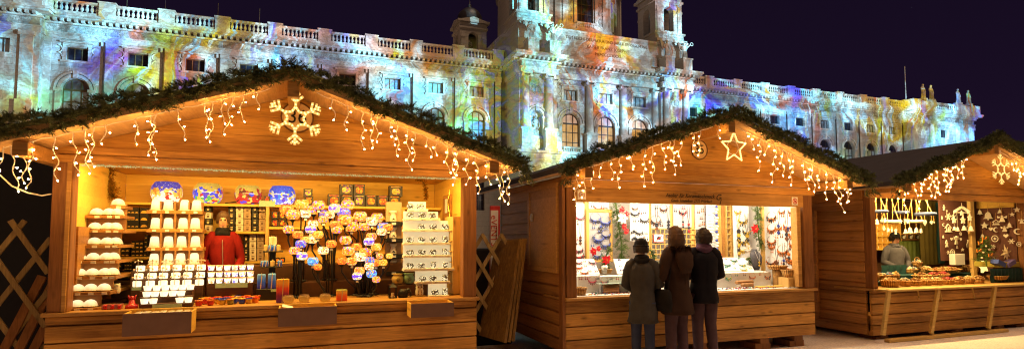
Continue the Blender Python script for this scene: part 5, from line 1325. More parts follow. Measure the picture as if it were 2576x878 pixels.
# ---- little coloured glass pots on the counter
GP = [plain('pot_glass_'+n, c, .12, .6, var=.2) for n, c in (('red', (.55, .03, .02)), ('blue', (.03, .06, .55)), ('orange', (.75, .2, .02)), ('yellow', (.75, .45, .04)), ('olive', (.28, .22, .03)))]
pot0 = {}
pots = [(347,830,0),(368,800,1),(385,812,0),(398,795,0),(418,808,2),(418,828,0),(442,798,2),(465,812,3),(462,790,0),(488,800,2),(490,826,3),(512,806,3),(522,790,2),(540,826,4),(545,800,2),(565,815,1),(590,800,1),(585,788,3),(610,822,1),(622,795,2),(640,808,2),(652,822,3),(668,800,0),(690,795,0),(690,816,2),(705,790,2),(645,785,0),(560,786,1)]
pn = ['red', 'blue', 'orange', 'yellow', 'olive']
pots.sort()
for j, (x, y, c) in enumerate(pots):
    Y = 6.08+(832-y)*.008; p = cr('B', x, y, Y)
    rw_ = lambda y_: 'front' if y_ > 813 else 'back' if y_ < 797 else 'middle'
    same_ = [q_ for q_ in pots if rw_(q_[1]) == rw_(y)]
    lab = '%s glass pot, %s in the %s row of little pots' % (pn[c], nth(same_.index((x, y, c)), len(same_)), rw_(y))
    if c not in pot0:
        t = thing('glass_pot', lab, 'pot', (p.x, Y, .856), 'little coloured pots on the counter')
        q = S(); q.lathe([(.022, 0), (.026, .004), (.031, .032), (.027, .038), (.033, .045), (.034, .052), (.027, .052), (.024, .03), (.0001, .03)], 12); q.build('bowl', GP[c], t, True)
        q = S(); q.lathe([(.0335, .0455), (.0355, .048), (.0355, .0535), (.0335, .055)], 12); q.build('rim', GP[(c+2) % 4], t, True); pot0[c] = t
    else: dup(pot0[c], (p.x, Y, .856), lab)
# ---- candles
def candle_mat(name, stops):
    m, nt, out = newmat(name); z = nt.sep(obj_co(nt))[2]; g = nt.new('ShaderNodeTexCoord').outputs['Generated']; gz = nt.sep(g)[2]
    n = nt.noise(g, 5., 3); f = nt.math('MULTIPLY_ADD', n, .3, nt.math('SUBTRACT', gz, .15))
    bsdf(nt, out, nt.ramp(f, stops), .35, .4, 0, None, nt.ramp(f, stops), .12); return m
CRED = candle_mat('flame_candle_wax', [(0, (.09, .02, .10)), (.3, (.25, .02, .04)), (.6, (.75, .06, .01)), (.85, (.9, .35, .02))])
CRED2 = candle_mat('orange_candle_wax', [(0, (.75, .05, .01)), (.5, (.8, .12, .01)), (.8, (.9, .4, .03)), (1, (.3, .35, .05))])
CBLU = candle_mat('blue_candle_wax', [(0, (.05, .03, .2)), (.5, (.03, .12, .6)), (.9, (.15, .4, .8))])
CCRM = plain('cream_candle_wax', (.75, .62, .42), .4, var=.1); RAFF = plain('raffia', (.7, .5, .2), .6)
def candle(label, k, xa, xb, ya, yb, Y, mat, z0=.856, grp=None):
    a = cr(k, xa, yb, Y); c = cr(k, xb, ya, Y); h_ = c.z-a.z
    T = thing('block_candle', label, 'candle', ((a.x+c.x)/2, Y, z0), grp)
    b = MB(); b.cbox(a.x, c.x, Y, Y+.07, z0, z0+h_, .006); b.build('wax', mat, T)
    b = MB(); xm_ = (a.x+c.x)/2; b.bar((xm_-.003, Y-.003, z0), (xm_+.006, Y-.003, z0+h_), .008, .004); b.tube([(xm_, Y+.03, z0+h_), (xm_+.002, Y+.03, z0+h_+.012)], .002, 4); b.build('ribbon', RAFF, T)
candle('tall square candle shading from orange to purple, behind the middle tray', 'C', 84, 165, 660, 806, 6.1, CRED)
candle('red to orange square candle right of the middle tray', 'C', 452, 519, 735, 806, 6.06, CRED2)
p1_ = cr('B', 735, 720, 6.45).z
b = MB(); a = cr('B', 700, 722, 6.4); c = cr('B', 832, 722, 6.4); b.cbox(a.x, c.x, 6.4, 6.62, .856, a.z, .004)
zz1 = cr('B', 790, 583, 6.55).z; zz2 = cr('B', 790, 490, 6.6).z
b.cbox(cr('B', 728, 583, 6.55).x, cr('B', 858, 583, 6.55).x, 6.5, 6.62, zz1-.012, zz1, .003); b.cbox(cr('B', 740, 490, 6.6).x, cr('B', 862, 490, 6.6).x, 6.54, 6.66, zz2-.012, zz2, .003)
b.cbox(cr('B', 775, 600, 6.62).x, cr('B', 815, 600, 6.62).x, 6.6, 6.64, a.z, zz2, .003)
cs = tag(b.build('candle_stand', BLACKB, None, loc=(a.x, 6.5, .856)), 'black tiered stand holding blue and yellow candles', 'display stand')
b = MB(); b.box(c.x-.07, c.x-.0, 6.392, 6.396, a.z-.03, a.z-.004); b.build('price_card', GREENC, cs)
candle('blue square candle with raffia ribbon, left of two on the black tiered stand', 'B', 702, 754, 630, 720, 6.42, CBLU, a.z, 'blue candles on the tiered stand'); candle('blue square candle with raffia ribbon, right of two on the black tiered stand', 'B', 768, 817, 628, 720, 6.42, CBLU, a.z, 'blue candles on the tiered stand')
candle('cream wrapped candle at the right end of the black tiered stand', 'B', 824, 876, 630, 722, 6.45, CCRM, .856+.05)
for i, (x, mt, cn) in enumerate(((738, CBLU, 'blue'), (758, CBLU, 'dark blue'), (797, RAFF, 'yellow'), (842, CBLU, 'pale blue'))): candle('short %s candle, %s on the middle tier of the black stand' % (cn, nth(i, 4)), 'B', x-14, x+13, 546, 582, 6.52, mt, zz1, 'short candles on the tiered stand')
for i, (x, mt, cn) in enumerate(((755, RAFF, 'yellow'), (783, CBLU, 'blue'), (808, CBLU, 'blue'), (833, RAFF, 'yellow'))): candle('short %s candle, %s on the top tier of the black stand' % (cn, nth(i, 4)), 'B', x-12, x+12, 452, 489, 6.56, mt, zz2, 'short candles on the tiered stand')
candle('pair of tall cream candles on the very top of the black stand', 'B', 775, 824, 402, 452, 6.6, CCRM, cr('B', 790, 452, 6.6).z)
PUMP = mosaic('amber_votive_glass', [(0, Am), (.4, Ye), (.7, Or), (.9, (.4, .15, .02))], 40., .55)
for (x, y, cn, lab) in ((160, 805, 'amber', 'left of three behind the middle tray'), (255, 800, 'orange', 'middle of three behind the middle tray'), (383, 797, 'brown', 'right of three behind the middle tray')):
    p = cr('C', x, y, 6.07); r = cw('C', 34, x, 6.07); T = thing('votive_glass', 'round %s votive glass, %s' % (cn, lab), 'votive', (p.x, 6.07, .856), 'round votive glasses behind the middle tray')
    q = S(); q.lathe([(.6, 0), (.9, .25), (1, .7), (.9, 1.15), (.75, 1.3), (.7, 1.28)], 16); o = q.build('glass', PUMP, None, True); o.parent = T; o.scale = (r, r, r)
    q = S(); q.lathe([(.76, 1.28), (.80, 1.32), (.76, 1.36), (.70, 1.34)], 16); o = q.build('rim', ICON, None, True); o.parent = T; o.scale = (r, r, r)
# ---- white stepped shelf with silhouette votives at the right
m, nt, out = newmat('silhouette_glass')
co = obj_co(nt); x, y, z = nt.sep(co); rn = obj_rand(nt)
co2 = nt.comb(nt.math('MULTIPLY_ADD', rn, 3., x), y, z)
v = nt.voro(co2, 70., 'F1', 'Color'); r_ = nt.sep(v)[0]; n = nt.noise(co2, 55., 2)
dk = nt.math('GREATER_THAN', nt.math('ADD', nt.math('MULTIPLY', r_, .6), nt.math('MULTIPLY', n, .7)), .56)
bsdf(nt, out, (.05, .05, .05, 1), .2, .5, 0, None, nt.mix(dk, (1, .78, .42, 1), (.03, .015, .008, 1)), 1.15)
SIL = MATS['silhouette_glass']; WRACK = glow('white_lacquer_lit', (1, .82, .46), .5, None, 3.)  # rack risers emit: the bright light on the boards is in the material
rk = thing('white_stepped_rack', 'bright white stepped rack of patterned votives at the right hut end', 'display rack', (1.2, 6.5, .86))
rowsF = [(629, [(312, 'r'), (357, 's')], 280, 372), (566, [(255, 'r'), (302, 'r'), (357, 's')], 220, 376), (507, [(197, 'r'), (248, 'r'), (303, 's'), (358, 's')], 164, 396), (447, [(197, 'r'), (252, 'r'), (303, 'r'), (358, 's')], 164, 396), (390, [(197, 'r'), (250, 'r'), (303, 'r'), (358, 's')], 164, 396), (330, [(250, 'r'), (303, 'r'), (357, 'r')], 164, 396), (279, [(197, 'r'), (252, 'r'), (299, 'r')], 166, 332), (238, [(200, 'r'), (244, 'r')], 188, 276)]
vot0 = {}
for i, (y, items, xa, xb) in enumerate(rowsF):
    Y = 6.22+.055*i; a = cr('F', xa, y, Y); c = cr('F', xb, y, Y); z = cr('F', (xa+xb)/2, y, Y).z
    zn = cr('F', (xa+xb)/2, rowsF[i+1][0], Y+.055).z if i < 7 else z+.12
    b = MB(); b.cbox(a.x, c.x, Y-.06, Y+.06, z-.028, z, .003); b.build('step', W_WHITE, rk)
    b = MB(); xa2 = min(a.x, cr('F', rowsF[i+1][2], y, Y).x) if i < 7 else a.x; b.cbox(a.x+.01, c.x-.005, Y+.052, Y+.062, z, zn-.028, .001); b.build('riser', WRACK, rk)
    pass
    for j, (x, kd) in enumerate(items):
        p = cr('F', x, y, Y); s = cw('F', 36, x, Y)/.1
        lab = 'black patterned votive, %s on the %s step of the white rack' % (nth(j, len(items)), ['lowest', 'second lowest', 'third lowest', 'fourth', 'fifth', 'sixth', 'second highest', 'top'][i])
        if kd not in vot0:
            t = thing('patterned_votive', lab, 'votive', (p.x, Y, z), 'patterned votives on the white rack'); q = S()
            if kd == 'r': q.lathe([(.030, 0), (.044, .012), (.05, .035), (.045, .058), (.036, .068), (.034, .066)], 14)
            else: q.lathe([(.034, 0), (.036, .004), (.038, .08), (.035, .08)], 14)
            q.build('glass', SIL, t, True)
            q = S(); q.lathe([(.020, .02), (.022, .05), (.0001, .055)], 8); q.build('candle', HOTG, t, True); t.scale = (s,)*3; vot0[kd] = t
        else: dup(vot0[kd], (p.x, Y, z), lab, R.uniform(0, 6), s)
        MB().box(p.x-.02, p.x+.025, Y-.066, Y-.061, z-.022, z-.006).build('price_tag', TAGM, rk)
# ---- white oil burners in a column, boxes behind
bur0 = None
WCER = plain('white_ceramic', (.72, .66, .55), .3, .5, var=.06)
for i, (ya, yb) in enumerate(((245, 312), (345, 412), (446, 508), (546, 610))):
    Y = 6.95; p = cr('C', 797, yb, Y); h_ = cr('C', 797, ya, Y).z-p.z
    lab = 'white ceramic oil burner, %s of the column right of the globe lamps' % ['top', 'second', 'third', 'bottom'][i]
    if bur0 is None:
        bur0 = thing('oil_burner', lab, 'oil burner', (p.x, Y, p.z), 'white oil burners in a column')
        q = S(); q.lathe([(.052, 0), (.055, .01), (.046, .05), (.034, .09), (.032, .11), (.05, .125), (.055, .15), (.05, .152), (.035, .135), (.0001, .132)], 16); o = q.build('body', WCER, None, True); o.parent = bur0
        q = MB(); q.prism([(.018*math.cos(t*PI/6), .02+.03*math.sin(t*PI/6)) for t in range(7)], -.0505, -.049); o = q.build('opening', IRON, None, True); o.parent = bur0
        bur0.scale = (h_/.152,)*3
    else: dup(bur0, (p.x, Y, p.z), lab, 0, h_/.152)
    b = MB(); b.cbox(p.x-.1, p.x+.12, Y-.1, Y+.1, p.z-.05, p.z-.001, .003)
    bb = tag(b.build('display_block', BLACKB, None, loc=(p.x, Y, p.z-.05)), 'black block under the %s white oil burner' % ['top', 'second', 'third', 'bottom'][i], 'display block', 'black blocks under the oil burners')
    q = MB(); q.box(p.x-.03, p.x+.02, Y-.106, Y-.101, p.z-.04, p.z-.012); q.build('price_tag', TAGM, bb)
b = MB(); zc_ = cr('C', 797, 640, 6.95).z; b.cbox(p.x-.09, p.x+.1, 6.97, 7.04, .2, zc_+.9, .003)
tag(b.build('display_post', CBOX, None, loc=(p.x, 7, .2)), 'light brown display column behind the white oil burners', 'display stand')
# pots, owls, elephant lantern
def relief_pot(label, k, x, y, r, Y, c, nm):
    p = cr(k, x, y, Y); rr = cw(k, r, x, Y); T = thing('round_pot', label, 'pot', (p.x, Y, p.z-rr*.9))
    q = S(); q.lathe([(.5, 0), (.8, .25), (1, .8), (.95, 1.2), (.7, 1.55), (.75, 1.7), (.95, 1.78), (.9, 1.8), (.6, 1.62)], 18); o = q.build('body', plain(nm, c, .5, var=.2), None, True); o.parent = T; o.scale = (rr,)*3
    q = MB()
    for j in range(9): a = 2*PI*j/9; q.bar((.12*math.cos(a), -1.0, .85+.12*math.sin(a)), (.36*math.cos(a), -.94, .85+.36*math.sin(a)), .07, .05)
    o = q.build('sun_cutout', plain(nm+'_dark', tuple(t*.35 for t in c), .6), None, True); o.parent = T; o.scale = (rr,)*3
relief_pot('round yellow pot with sun pattern at the right of the lamp hut counter', 'F', 140, 557, 27, 6.45, (.55, .38, .10), 'yellow_glaze')
relief_pot('round green pot with sun pattern beside the yellow pot', 'F', 191, 555, 26, 6.45, (.22, .36, .22), 'green_glaze')
b = MB(); a = cr('F', 100, 590, 6.5); c = cr('F', 275, 590, 6.5); zt_ = cr('F', 165, 582, 6.45).z
b.cbox(a.x, c.x, 6.38, 6.62, .856, zt_, .004); tag(b.build('display_box', CLOTHB, None, loc=(a.x, 6.5, .856)), 'low brown box under the round yellow and green pots', 'display stand')
def owl(label, k, x, ya, yb, Y, mat, dark):
    p = cr(k, x, yb, Y); h_ = cr(k, x, ya, Y).z-p.z; T = thing('owl_figurine', label, 'figurine', (p.x, Y, p.z))
    q = S(); q.loft([((0, 0, 0), .28, .22), ((0, 0, .15), .36, .28), ((0, 0, .45), .38, .28), ((0, 0, .68), .32, .25), ((0, 0, .8), .36, .26), ((0, 0, .95), .30, .2), ((0, 0, 1.0), .12, .1)], 16)
    for sg in (-1, 1): q.loft([((sg*.24, 0, .88), .1, .08), ((sg*.3, 0, 1.08), .01, .01)], 6)
    o = q.build('body', mat, None, True); o.parent = T; o.scale = (h_,)*3
    q = MB()
    for sg in (-1, 1):
        q.ball((sg*.14, -.24, .82), .1, 8, 6, (1, .4, 1))
        for zz in (.2, .34, .48): q.ball((sg*.13, -.27, zz), .05, 6, 4, (1, .4, 1))
    q.ball((0, -.28, .74), .04, 6, 4); o = q.build('eye', dark, None, True); o.parent = T; o.scale = (h_,)*3
owl('white owl shaped candle holder at the foot of the white stepped rack', 'F', 240, 584, 634, 6.25, WCER, ICON)
owl('small white owl figurine on the ledge right of the dome rack', 'A', 317, 655, 712, 6.4, WCER, TAGM)
b = S(); p = cr('F', 165, 632, 6.2); b.loft([((p.x, 6.2, .856), .05, .035), ((p.x, 6.2, .90), .06, .04), ((p.x, 6.2, .945), .035, .03)], 10); b.tube([(p.x+.05, 6.2, .92), (p.x+.085, 6.19, .91), (p.x+.075, 6.18, .865)], .012, 5); b.ball((p.x+.055, 6.2, .93), .026, 8, 5)
tag(b.build('iron_elephant', IRON, None, loc=(p.x, 6.2, .856)), 'small black iron elephant candle holder beside the white owl', 'figurine')
p = cr('F', 118, 640, 6.2); T = thing('mini_lantern', 'small dark metal house lantern left of the iron elephant', 'lantern', (p.x, 6.2, .856))
b = MB()
for sx_, sy__ in ((-1, -1), (-1, 1), (1, -1), (1, 1)): b.box(p.x+sx_*.035-.005, p.x+sx_*.035+.005, 6.2+sy__*.035-.005, 6.2+sy__*.035+.005, .856, .97)
b.box(p.x-.042, p.x+.042, 6.158, 6.242, .85, .862); b.lathe([(.055, .97), (.02, 1.0), (.0001, 1.02)], 4, (p.x, 6.2, 0), a0=PI/4); b.build('cage', IRON, T)
b = MB(); b.tube([(p.x, 6.2, .862), (p.x, 6.2, .91)], .015, 8); b.build('candle', CCRM, T)
# red trinket boxes
CLEARR = plain('red_trinket', (.5, .02, .02), .25, .5)
a = cr('A', 236, 808, 6.1)
b = MB(); c = cr('A', 348, 770, 6.1); b.cbox(a.x, c.x, 6.08, 6.16, .856, .9, .003); T = tag(b.build('trinket_box', plain('clear_pink_box', (.45, .16, .14), .15, .6), None, loc=(a.x, 6.1, .856)), 'clear box of little red figures on the lamp hut counter', 'box')
b = MB()
for j in range(3): xx = a.x+.03+j*.055; b.ball((xx, 6.075, .885), .016, 7, 5); b.lathe([(.016, .86), (.012, .875)], 7, (xx, 6.075, 0))
b.build('figure', CLEARR, T)
p = cr('A', 405, 790, 6.12); b = S(); b.lathe([(.055, 0), (.05, .03), (.03, .035), (.022, .07), (.012, .08)], 12, (p.x, 6.12, .856)); b.ball((p.x, 6.12, .95), .02, 8, 6); b.tube([(p.x-.02, 6.12, .93), (p.x-.03, 6.12, .975)], .006, 5); b.tube([(p.x+.02, 6.12, .93), (p.x+.03, 6.12, .975)], .006, 5)
tag(b.build('red_figurine', CLEARR, None, loc=(p.x, 6.12, .856)), 'red figurine with raised arms between the trinket box and the stepped stand', 'figurine')
# ---- trays hanging before the counter
def tray(label, u0, u1, vt, vb, Y0=5.70, Y1=5.93):
    a = at(u0, vb, Y0); c = at(u1, vb, Y0); z0 = (at((u0+u1)/2, vb, Y0)).z; z1 = at((u0+u1)/2, vt, Y0).z
    T = thing('counter_tray', label, 'tray', ((a.x+c.x)/2, Y0, z0), 'brown trays hung on the lamp hut counter'); t = .014
    b = MB(); b.cbox(a.x, c.x, Y0, Y0+t, z0, z1, .002); b.build('front_board', W_TRAY, T)
    for x in (a.x, c.x-t): b = MB(); b.cbox(x, x+t, Y0+t, Y1, z0, z1-.001, .002); b.build('side_board', W_PINE, T)
    b = MB(); b.cbox(a.x, c.x, Y1, Y1+t, z0, z1+.012, .002); b.build('back_board', W_PINE, T)
    b = MB(); b.box(a.x+t, c.x-t, Y0+t, Y1, z0+.01, z0+.02); b.build('base_board', W_PINE, T)
    return a, c, z0, z1
a, c, z0, z1 = tray('brown tray with clear wrapped goods, leftmost on the lamp hut counter', 306, 480, 786, 842)
b = MB()
for j in range(7): xx = a.x+.06+j*.062; b.cbox(xx, xx+.05, 5.75, 5.9, z0+.022, z1-.006+.004*(j % 2), .006)
tag(b.build('wrapped_goods', plain('cellophane', (.75, .68, .55), .12, .7, var=.35, scale=30), None, loc=(a.x, 5.8, z0)), 'clear wrapped goods lying in the leftmost tray', 'packages')
a, c, z0, z1 = tray('empty brown tray in the middle of the lamp hut counter', 699, 847, 772, 818)
b = MB(); b.poly([(a.x+.03, 5.78, z1+.004), (a.x+.13, 5.80, z1-.02), (a.x+.12, 5.92, z1-.01), (a.x+.03, 5.92, z1+.015)])
tag(b.build('paper_sheet', WHITEP, None, loc=(a.x, 5.8, z1)), 'loose paper sheet in the middle tray', 'paper')
tray('empty brown tray at the right end of the lamp hut counter', 1034, 1142, 762, 797)
# ---- tinsel, board, cables, fixture strip
def tinsel(label, pts, rad, n, mat, seed, nl=.05):
    rng = random.Random(seed); b = MB()
    for k in range(n):
        t = rng.random()*(len(pts)-1); i = int(t); p = Vector(pts[i]).lerp(Vector(pts[i+1]), t-i)
        d = Vector((rng.uniform(-1, 1), rng.uniform(-1, .4), rng.uniform(-1, 1))).normalized(); s = d.orthogonal().normalized()*.0045
        q = p+d*rad*rng.uniform(.5, 1.2); b.poly([p-s, p+s, q+s*.5, q-s*.5])
    return tag(b.build('tinsel', mat, None, loc=pts[0]), label, 'tinsel')
tinsel('sparkling green and silver tinsel along the upper edge of the lamp hut window', [(-1.9, 6.06, 2.155), (0, 6.06, 2.15), (1.6, 6.06, 2.155)], .014, 1800, GREENT, 4)
tinsel('bushy gold tinsel hanging in the left back corner of the lamp hut', [cr('A', 285, -20, 7.3), cr('A', 275, 60, 7.3), cr('A', 290, 120, 7.3), cr('A', 300, 165, 7.3)], .085, 700, GOLDT, 5)
tinsel('gold tinsel hanging in the right back corner of the lamp hut', [cr('F', 225, 95, 7.3), cr('F', 262, 110, 7.3), cr('F', 268, 150, 7.3), cr('F', 272, 195, 7.3)], .045, 420, GOLDT, 6)
a = cr('F', 296, 243, 7.0); b = MB(); b.cbox(1.70, 1.726, 6.85, 7.25, 1.62, 2.05, .004)
T = tag(b.build('notice_board', W_SIDE, None, loc=(1.71, 7.05, 1.62)), 'dark notice board on the right inner wall of the lamp hut', 'notice board')
b = MB(); b.box(1.695, 1.699, 6.98, 7.1, 1.82, 2.0); b.build('note', WHITEP, T)
b = S(); b.tube([(1.69, 6.8, 2.1), (1.685, 6.9, 1.95), (1.69, 6.83, 1.8), (1.69, 6.78, 1.7)], .008, 5); tag(b.build('coiled_rope', GOLDT, None, loc=(1.69, 6.8, 2.1)), 'yellow cord hanging beside the notice board', 'cord')
b = MB(); b.cbox(1.60, 1.712, 6.3, 6.7, .86, 1.75, .004)
for zz in (.98, 1.1, 1.22, 1.34, 1.46, 1.58): b.cbox(1.58, 1.60, 6.32, 6.68, zz, zz+.012, .002)
T = tag(b.build('side_display', W_PINEZ, None, loc=(1.65, 6.5, .86)), "narrow pine display board with ledges by the lamp hut's right post", 'display rack')
# ================================================================== GOODS OF THE JEWELLERY HUT
GREYB = plain('grey_velvet_board', (.42, .40, .40), .8, .1, var=.06); WHITEC = plain('white_linen', (.82, .80, .76), .8, .1, var=.08, scale=40, bump=.3)
W_FRAME = wood('ochre_frame', (.50, .27, .06, 1), (.78, .48, .14, 1), 'Z', .1)
def board(label, k, xa, xb, ya, yb, Y, mat, frame=False):
    a = cr(k, xa, yb, Y); c = cr(k, xb, ya, Y)
    b = MB(); b.cbox(a.x, c.x, Y, Y+.015, a.z, c.z, .003); T = tag(b.build('display_board', mat, None, loc=((a.x+c.x)/2, Y, a.z)), label, 'display board')
    if frame:
        t = .045; b = MB(); b.cbox(a.x-t, a.x, Y-.012, Y+.02, a.z-t, c.z+t, .003); b.cbox(c.x, c.x+t, Y-.012, Y+.02, a.z-t, c.z+t, .003); b.cbox(a.x, c.x, Y-.012, Y+.02, c.z, c.z+t, .003); b.cbox(a.x, c.x, Y-.012, Y+.02, a.z-t, a.z, .003); b.build('frame', W_FRAME, T)
    return T
YB = 7.0
board('white board with dark necklaces at the left end of the jewellery hut', 'G', 62, 148, 160, 556, YB, WHITEC)
board('grey framed board with blue necklaces left of the fir branch', 'G', 182, 325, 225, 556, YB-.03, GREYB, True)
board('narrow white strip board above the grey framed board', 'G', 180, 322, 130, 198, YB, WHITEC)
board('white board with black jewellery right of the left fir branch', 'G', 476, 605, 130, 430, YB, WHITEC)
board('pale grey board with two long pendants above the lattice', 'G', 626, 757, 130, 340, YB, GREYB)
board('pale grey board with a diamond pendant above the lattice', 'G', 783, 910, 130, 330, YB, GREYB)
board('grey board with brown earrings beside the striped necklace column', 'H', 100, 192, 120, 333, YB, GREYB)
board('white board hung with long yellow necklaces left of the right fir branch', 'H', 382, 486, 120, 538, YB-.05, WHITEC)
XW = 6.66
def crx(k, x, y, X):
    q = cr(k, x, y, 1.)-Vector((0, 0, EYE)); t = X/q.x; return Vector((X, q.y*t, EYE+q.z*t))
def wall_board(label, k, xa, xb, z0, z1, X, mat):
    ya, yb = crx(k, xb, 400, X).y, crx(k, xa, 400, X).y; b = MB(); b.cbox(X, X+.014, ya, yb, z0, z1, .003)
    return tag(b.build('display_board', mat, None, loc=(X, (ya+yb)/2, z0)), label, 'display board')
wall_board('large white board crowded with orange necklaces on the right inner wall', 'H', 628, 852, .84, 2.1, XW, WHITEC)
# ochre posts and orange lattice behind
for k, xa, xb, lab in (('G', 150, 180, 'ochre post left of the grey framed board'), ('G', 606, 626, 'ochre post between the white and the pale grey boards'), ('G', 758, 783, 'ochre post between the two pale grey boards'), ('G', 910, 935, 'ochre post right of the diamond pendant board'), ('H', 266, 292, 'broad ochre post beside the striped necklace column'), ('H', 322, 332, 'slim ochre post right of the dark gap'), ('H', 352, 380, 'ochre post left of the yellow necklace board'), ('H', 588, 606, 'ochre post left of the large white board')):
    Yp = YB if xa != 588 else 6.62
    a = cr(k, xa, 500, Yp+.03); c = cr(k, xb, 500, Yp+.03); b = MB(); b.cbox(a.x, c.x, Yp+.02, Yp+.07, .82, 2.1, .004)
    tag(b.build('display_post', W_FRAME, None, loc=(a.x, YB, .82)), lab, 'post')
b = MB(); a = cr('H', 293, 500, YB+.06); c = cr('H', 321, 500, YB+.06); b.box(a.x, c.x, YB+.05, YB+.08, .82, 2.1); tag(b.build('brown_backdrop', W_SIDE, None, loc=(a.x, YB, .82)), 'dark brown panel between two ochre posts in the jewellery hut', 'panel')
def lattice(label, k, xa, xb, ya, yb, nx_, nz_):
    a = cr(k, xa, yb, YB+.01); c = cr(k, xb, ya, YB+.01); b = MB(); t = .006
    for i in range(nx_+1): x = a.x+(c.x-a.x)*i/nx_; b.box(x-t, x+t, YB+.005, YB+.014, a.z, c.z)
    for i in range(nz_+1): z = a.z+(c.z-a.z)*i/nz_; b.box(a.x, c.x, YB+.0, YB+.009, z-t, z+t)
    tag(b.build('lattice_screen', W_FRAME, None, loc=(a.x, YB, a.z)), label, 'lattice')
lattice('orange wooden lattice below the pale grey boards behind the customers', 'G', 626, 936, 342, 560, 10, 6)
lattice('narrow orange lattice between the dark panel and the yellow necklace board', 'H', 333, 352, 160, 535, 1, 9)
# ---- jewellery
JM = {n: plain('beads_'+n, c, .3, .5, var=.3, scale=60, bump=0) for n, c in (('black', (.03, .03, .04)), ('blue', (.04, .06, .28)), ('red', (.40, .03, .03)), ('green', (.04, .22, .14)), ('orange', (.55, .16, .03)), ('brown', (.16, .06, .03)), ('yellow', (.60, .38, .04)), ('pink', (.5, .12, .18)))}
JN = {}
def jmesh(kind, c1, c2, seed):
    """necklace / pendant / earrings drawn flat round (0,0), hanging down -Z, in front of the board"""
    key = (kind, c1, c2, seed)
    if key in JN: return JN[key]
    rng = random.Random(seed); b = MB(); w_ = .055; h_ = .075
    if kind == 'necklace':
        pts = [(w_*math.sin(t)*1.0, 0, -h_*(1-math.cos(t))*.5) for t in [PI*.12+(2*PI-PI*.24)*k/24 for k in range(25)]]
        b.tube(pts, .0016, 4, False)
        for k in range(13):
            t = PI*.55+PI*.9*k/12; r = .0055+.005*math.sin(PI*k/12)+rng.uniform(0, .002); b.m = rng.choice((0, 1))
            b.ball((w_*math.sin(t), -.004, -h_*(1-math.cos(t))*.5-.002), r, 6, 4)
            if k % 2 == 0: b.ball((w_*math.sin(t)*1.1, -.004, -h_*(1-math.cos(t))*.5-.013-r), r*.75, 5, 4, (.8, .8, 1.4))
    elif kind == 'pendant':
        b.tube([(-.016, 0, 0), (-.012, 0, -.1), (0, 0, -.16), (.012, 0, -.1), (.016, 0, 0)], .0022, 4, False)
        for k in range(3):
            b.m = (k+1) % 2; z = -.175-.034*k; s = .021
            if seed % 2: b.prism([(-s, z), (0, z-s), (s, z), (0, z+s)], -.007, -.001)
            else: b.ball((0, -.003, z), .016, 8, 5, (1, .4, 1))
    elif kind == 'earrings':
        for sx in (-.014, .014):
            b.m = 0; b.ball((sx, -.003, 0), .005, 6, 4); b.tube([(sx, -.002, 0), (sx, -.002, -.02)], .0012, 4); b.m = 1; b.ball((sx, -.004, -.028), .010, 6, 5, (.8, .5, 1.3))
    else:
        b.ball((0, -.004, 0), .013, 8, 5, (1, .6, 1)); b.m = 1; b.ball((.02, -.004, -.008), .008, 6, 4); b.ball((-.018, -.004, -.01), .009, 6, 4)
    JN[key] = b.mesh(kind, [JM[c1], JM[c2]]); return JN[key]
JCNT = {}
def jewel(kind, c1, c2, loc, where, s=1., tilt=0., seed=1):
    o = bpy.data.objects.new(kind, jmesh(kind, c1, c2, seed)); COL.objects.link(o); o.location = loc; o.scale = (s, s, s); o.rotation_euler = (tilt, 0, 0)
    nm = {'necklace': 'bead necklace', 'pendant': 'long pendant', 'earrings': 'earring pair', 'brooch': 'brooch'}[kind]
    cc = c1 if c1 == c2 else c1+' and '+c2
    tag(o, '%s %s %s' % (cc, nm, where), {'necklace': 'necklace', 'pendant': 'pendant', 'earrings': 'earrings', 'brooch': 'brooch'}[kind], 'jewellery '+where.split(' on ')[-1].split(' of ')[-1] if False else 'jewellery shown in the hut')
    return o
def jrow(k, Y, items, where, seed=1, X=None):
    """items: (kind, x, y, c1, c2[, scale])"""
    rn = ['top', 'upper', 'middle', 'lower', 'bottom']
    ys = sorted(set(it[2] for it in items)); 
    for it in items:
        kind, x, y, c1, c2 = it[:5]; s = it[5] if len(it) > 5 else 1.
        row = sorted(j[1] for j in items if abs(j[2]-y) < 14); pos = nth(row.index(x), len(row)) if len(row) > 1 else 'alone'
        q = (y-ys[0])/max(1, ys[-1]-ys[0]); hgt = 'high up' if q < .2 else 'above middle' if q < .42 else 'at mid height' if q < .62 else 'below middle' if q < .82 else 'at the bottom'
        p = cr(k, x, y, Y) if X is None else crx(k, x, y, X)
        o = jewel(kind, c1, c2, (p.x, Y-.004, p.z) if X is None else (X-.004, p.y, p.z), '%s, %s on %s' % (pos, hgt, where), s*1.15, 0, seed+int(x) % 3)
        if X is not None: o.rotation_euler = (0, 0, -PI/2); o.scale = (s*1.25,)*3
N, PD, E, BR = 'necklace', 'pendant', 'earrings', 'brooch'
jrow('G', YB, [(N,115,225,'black','pink'),(E,92,290,'pink','black'),(E,75,330,'black','red'),(PD,117,300,'black','brown'),(E,106,400,'black','pink'),(BR,74,440,'red','black',1.5),(N,106,455,'pink','black'),(N,106,490,'black','red',1.2),(E,78,370,'pink','red')], 'the leftmost white board')
jrow('G', YB-.045, [(N,225,228,'blue','black',1.25),(N,297,250,'blue','blue',1.2),(E,212,318,'black','blue'),(E,262,275,'blue','black'),(BR,262,325,'blue','black',1.4),(BR,262,350,'black','blue',1.4),(E,300,325,'black','blue'),(N,300,345,'blue','black',1.1),(N,247,370,'blue','blue',1.2),(E,213,385,'blue','black'),(N,297,410,'blue','black',1.2),(E,205,445,'black','blue'),(N,240,490,'blue','black',1.1)], 'the grey framed board', 5)
jrow('G', YB, [(N,245,160,'red','black',.9),(E,205,165,'red','black'),(E,300,175,'pink','black'),(E,275,178,'red','red')], 'the narrow white strip')
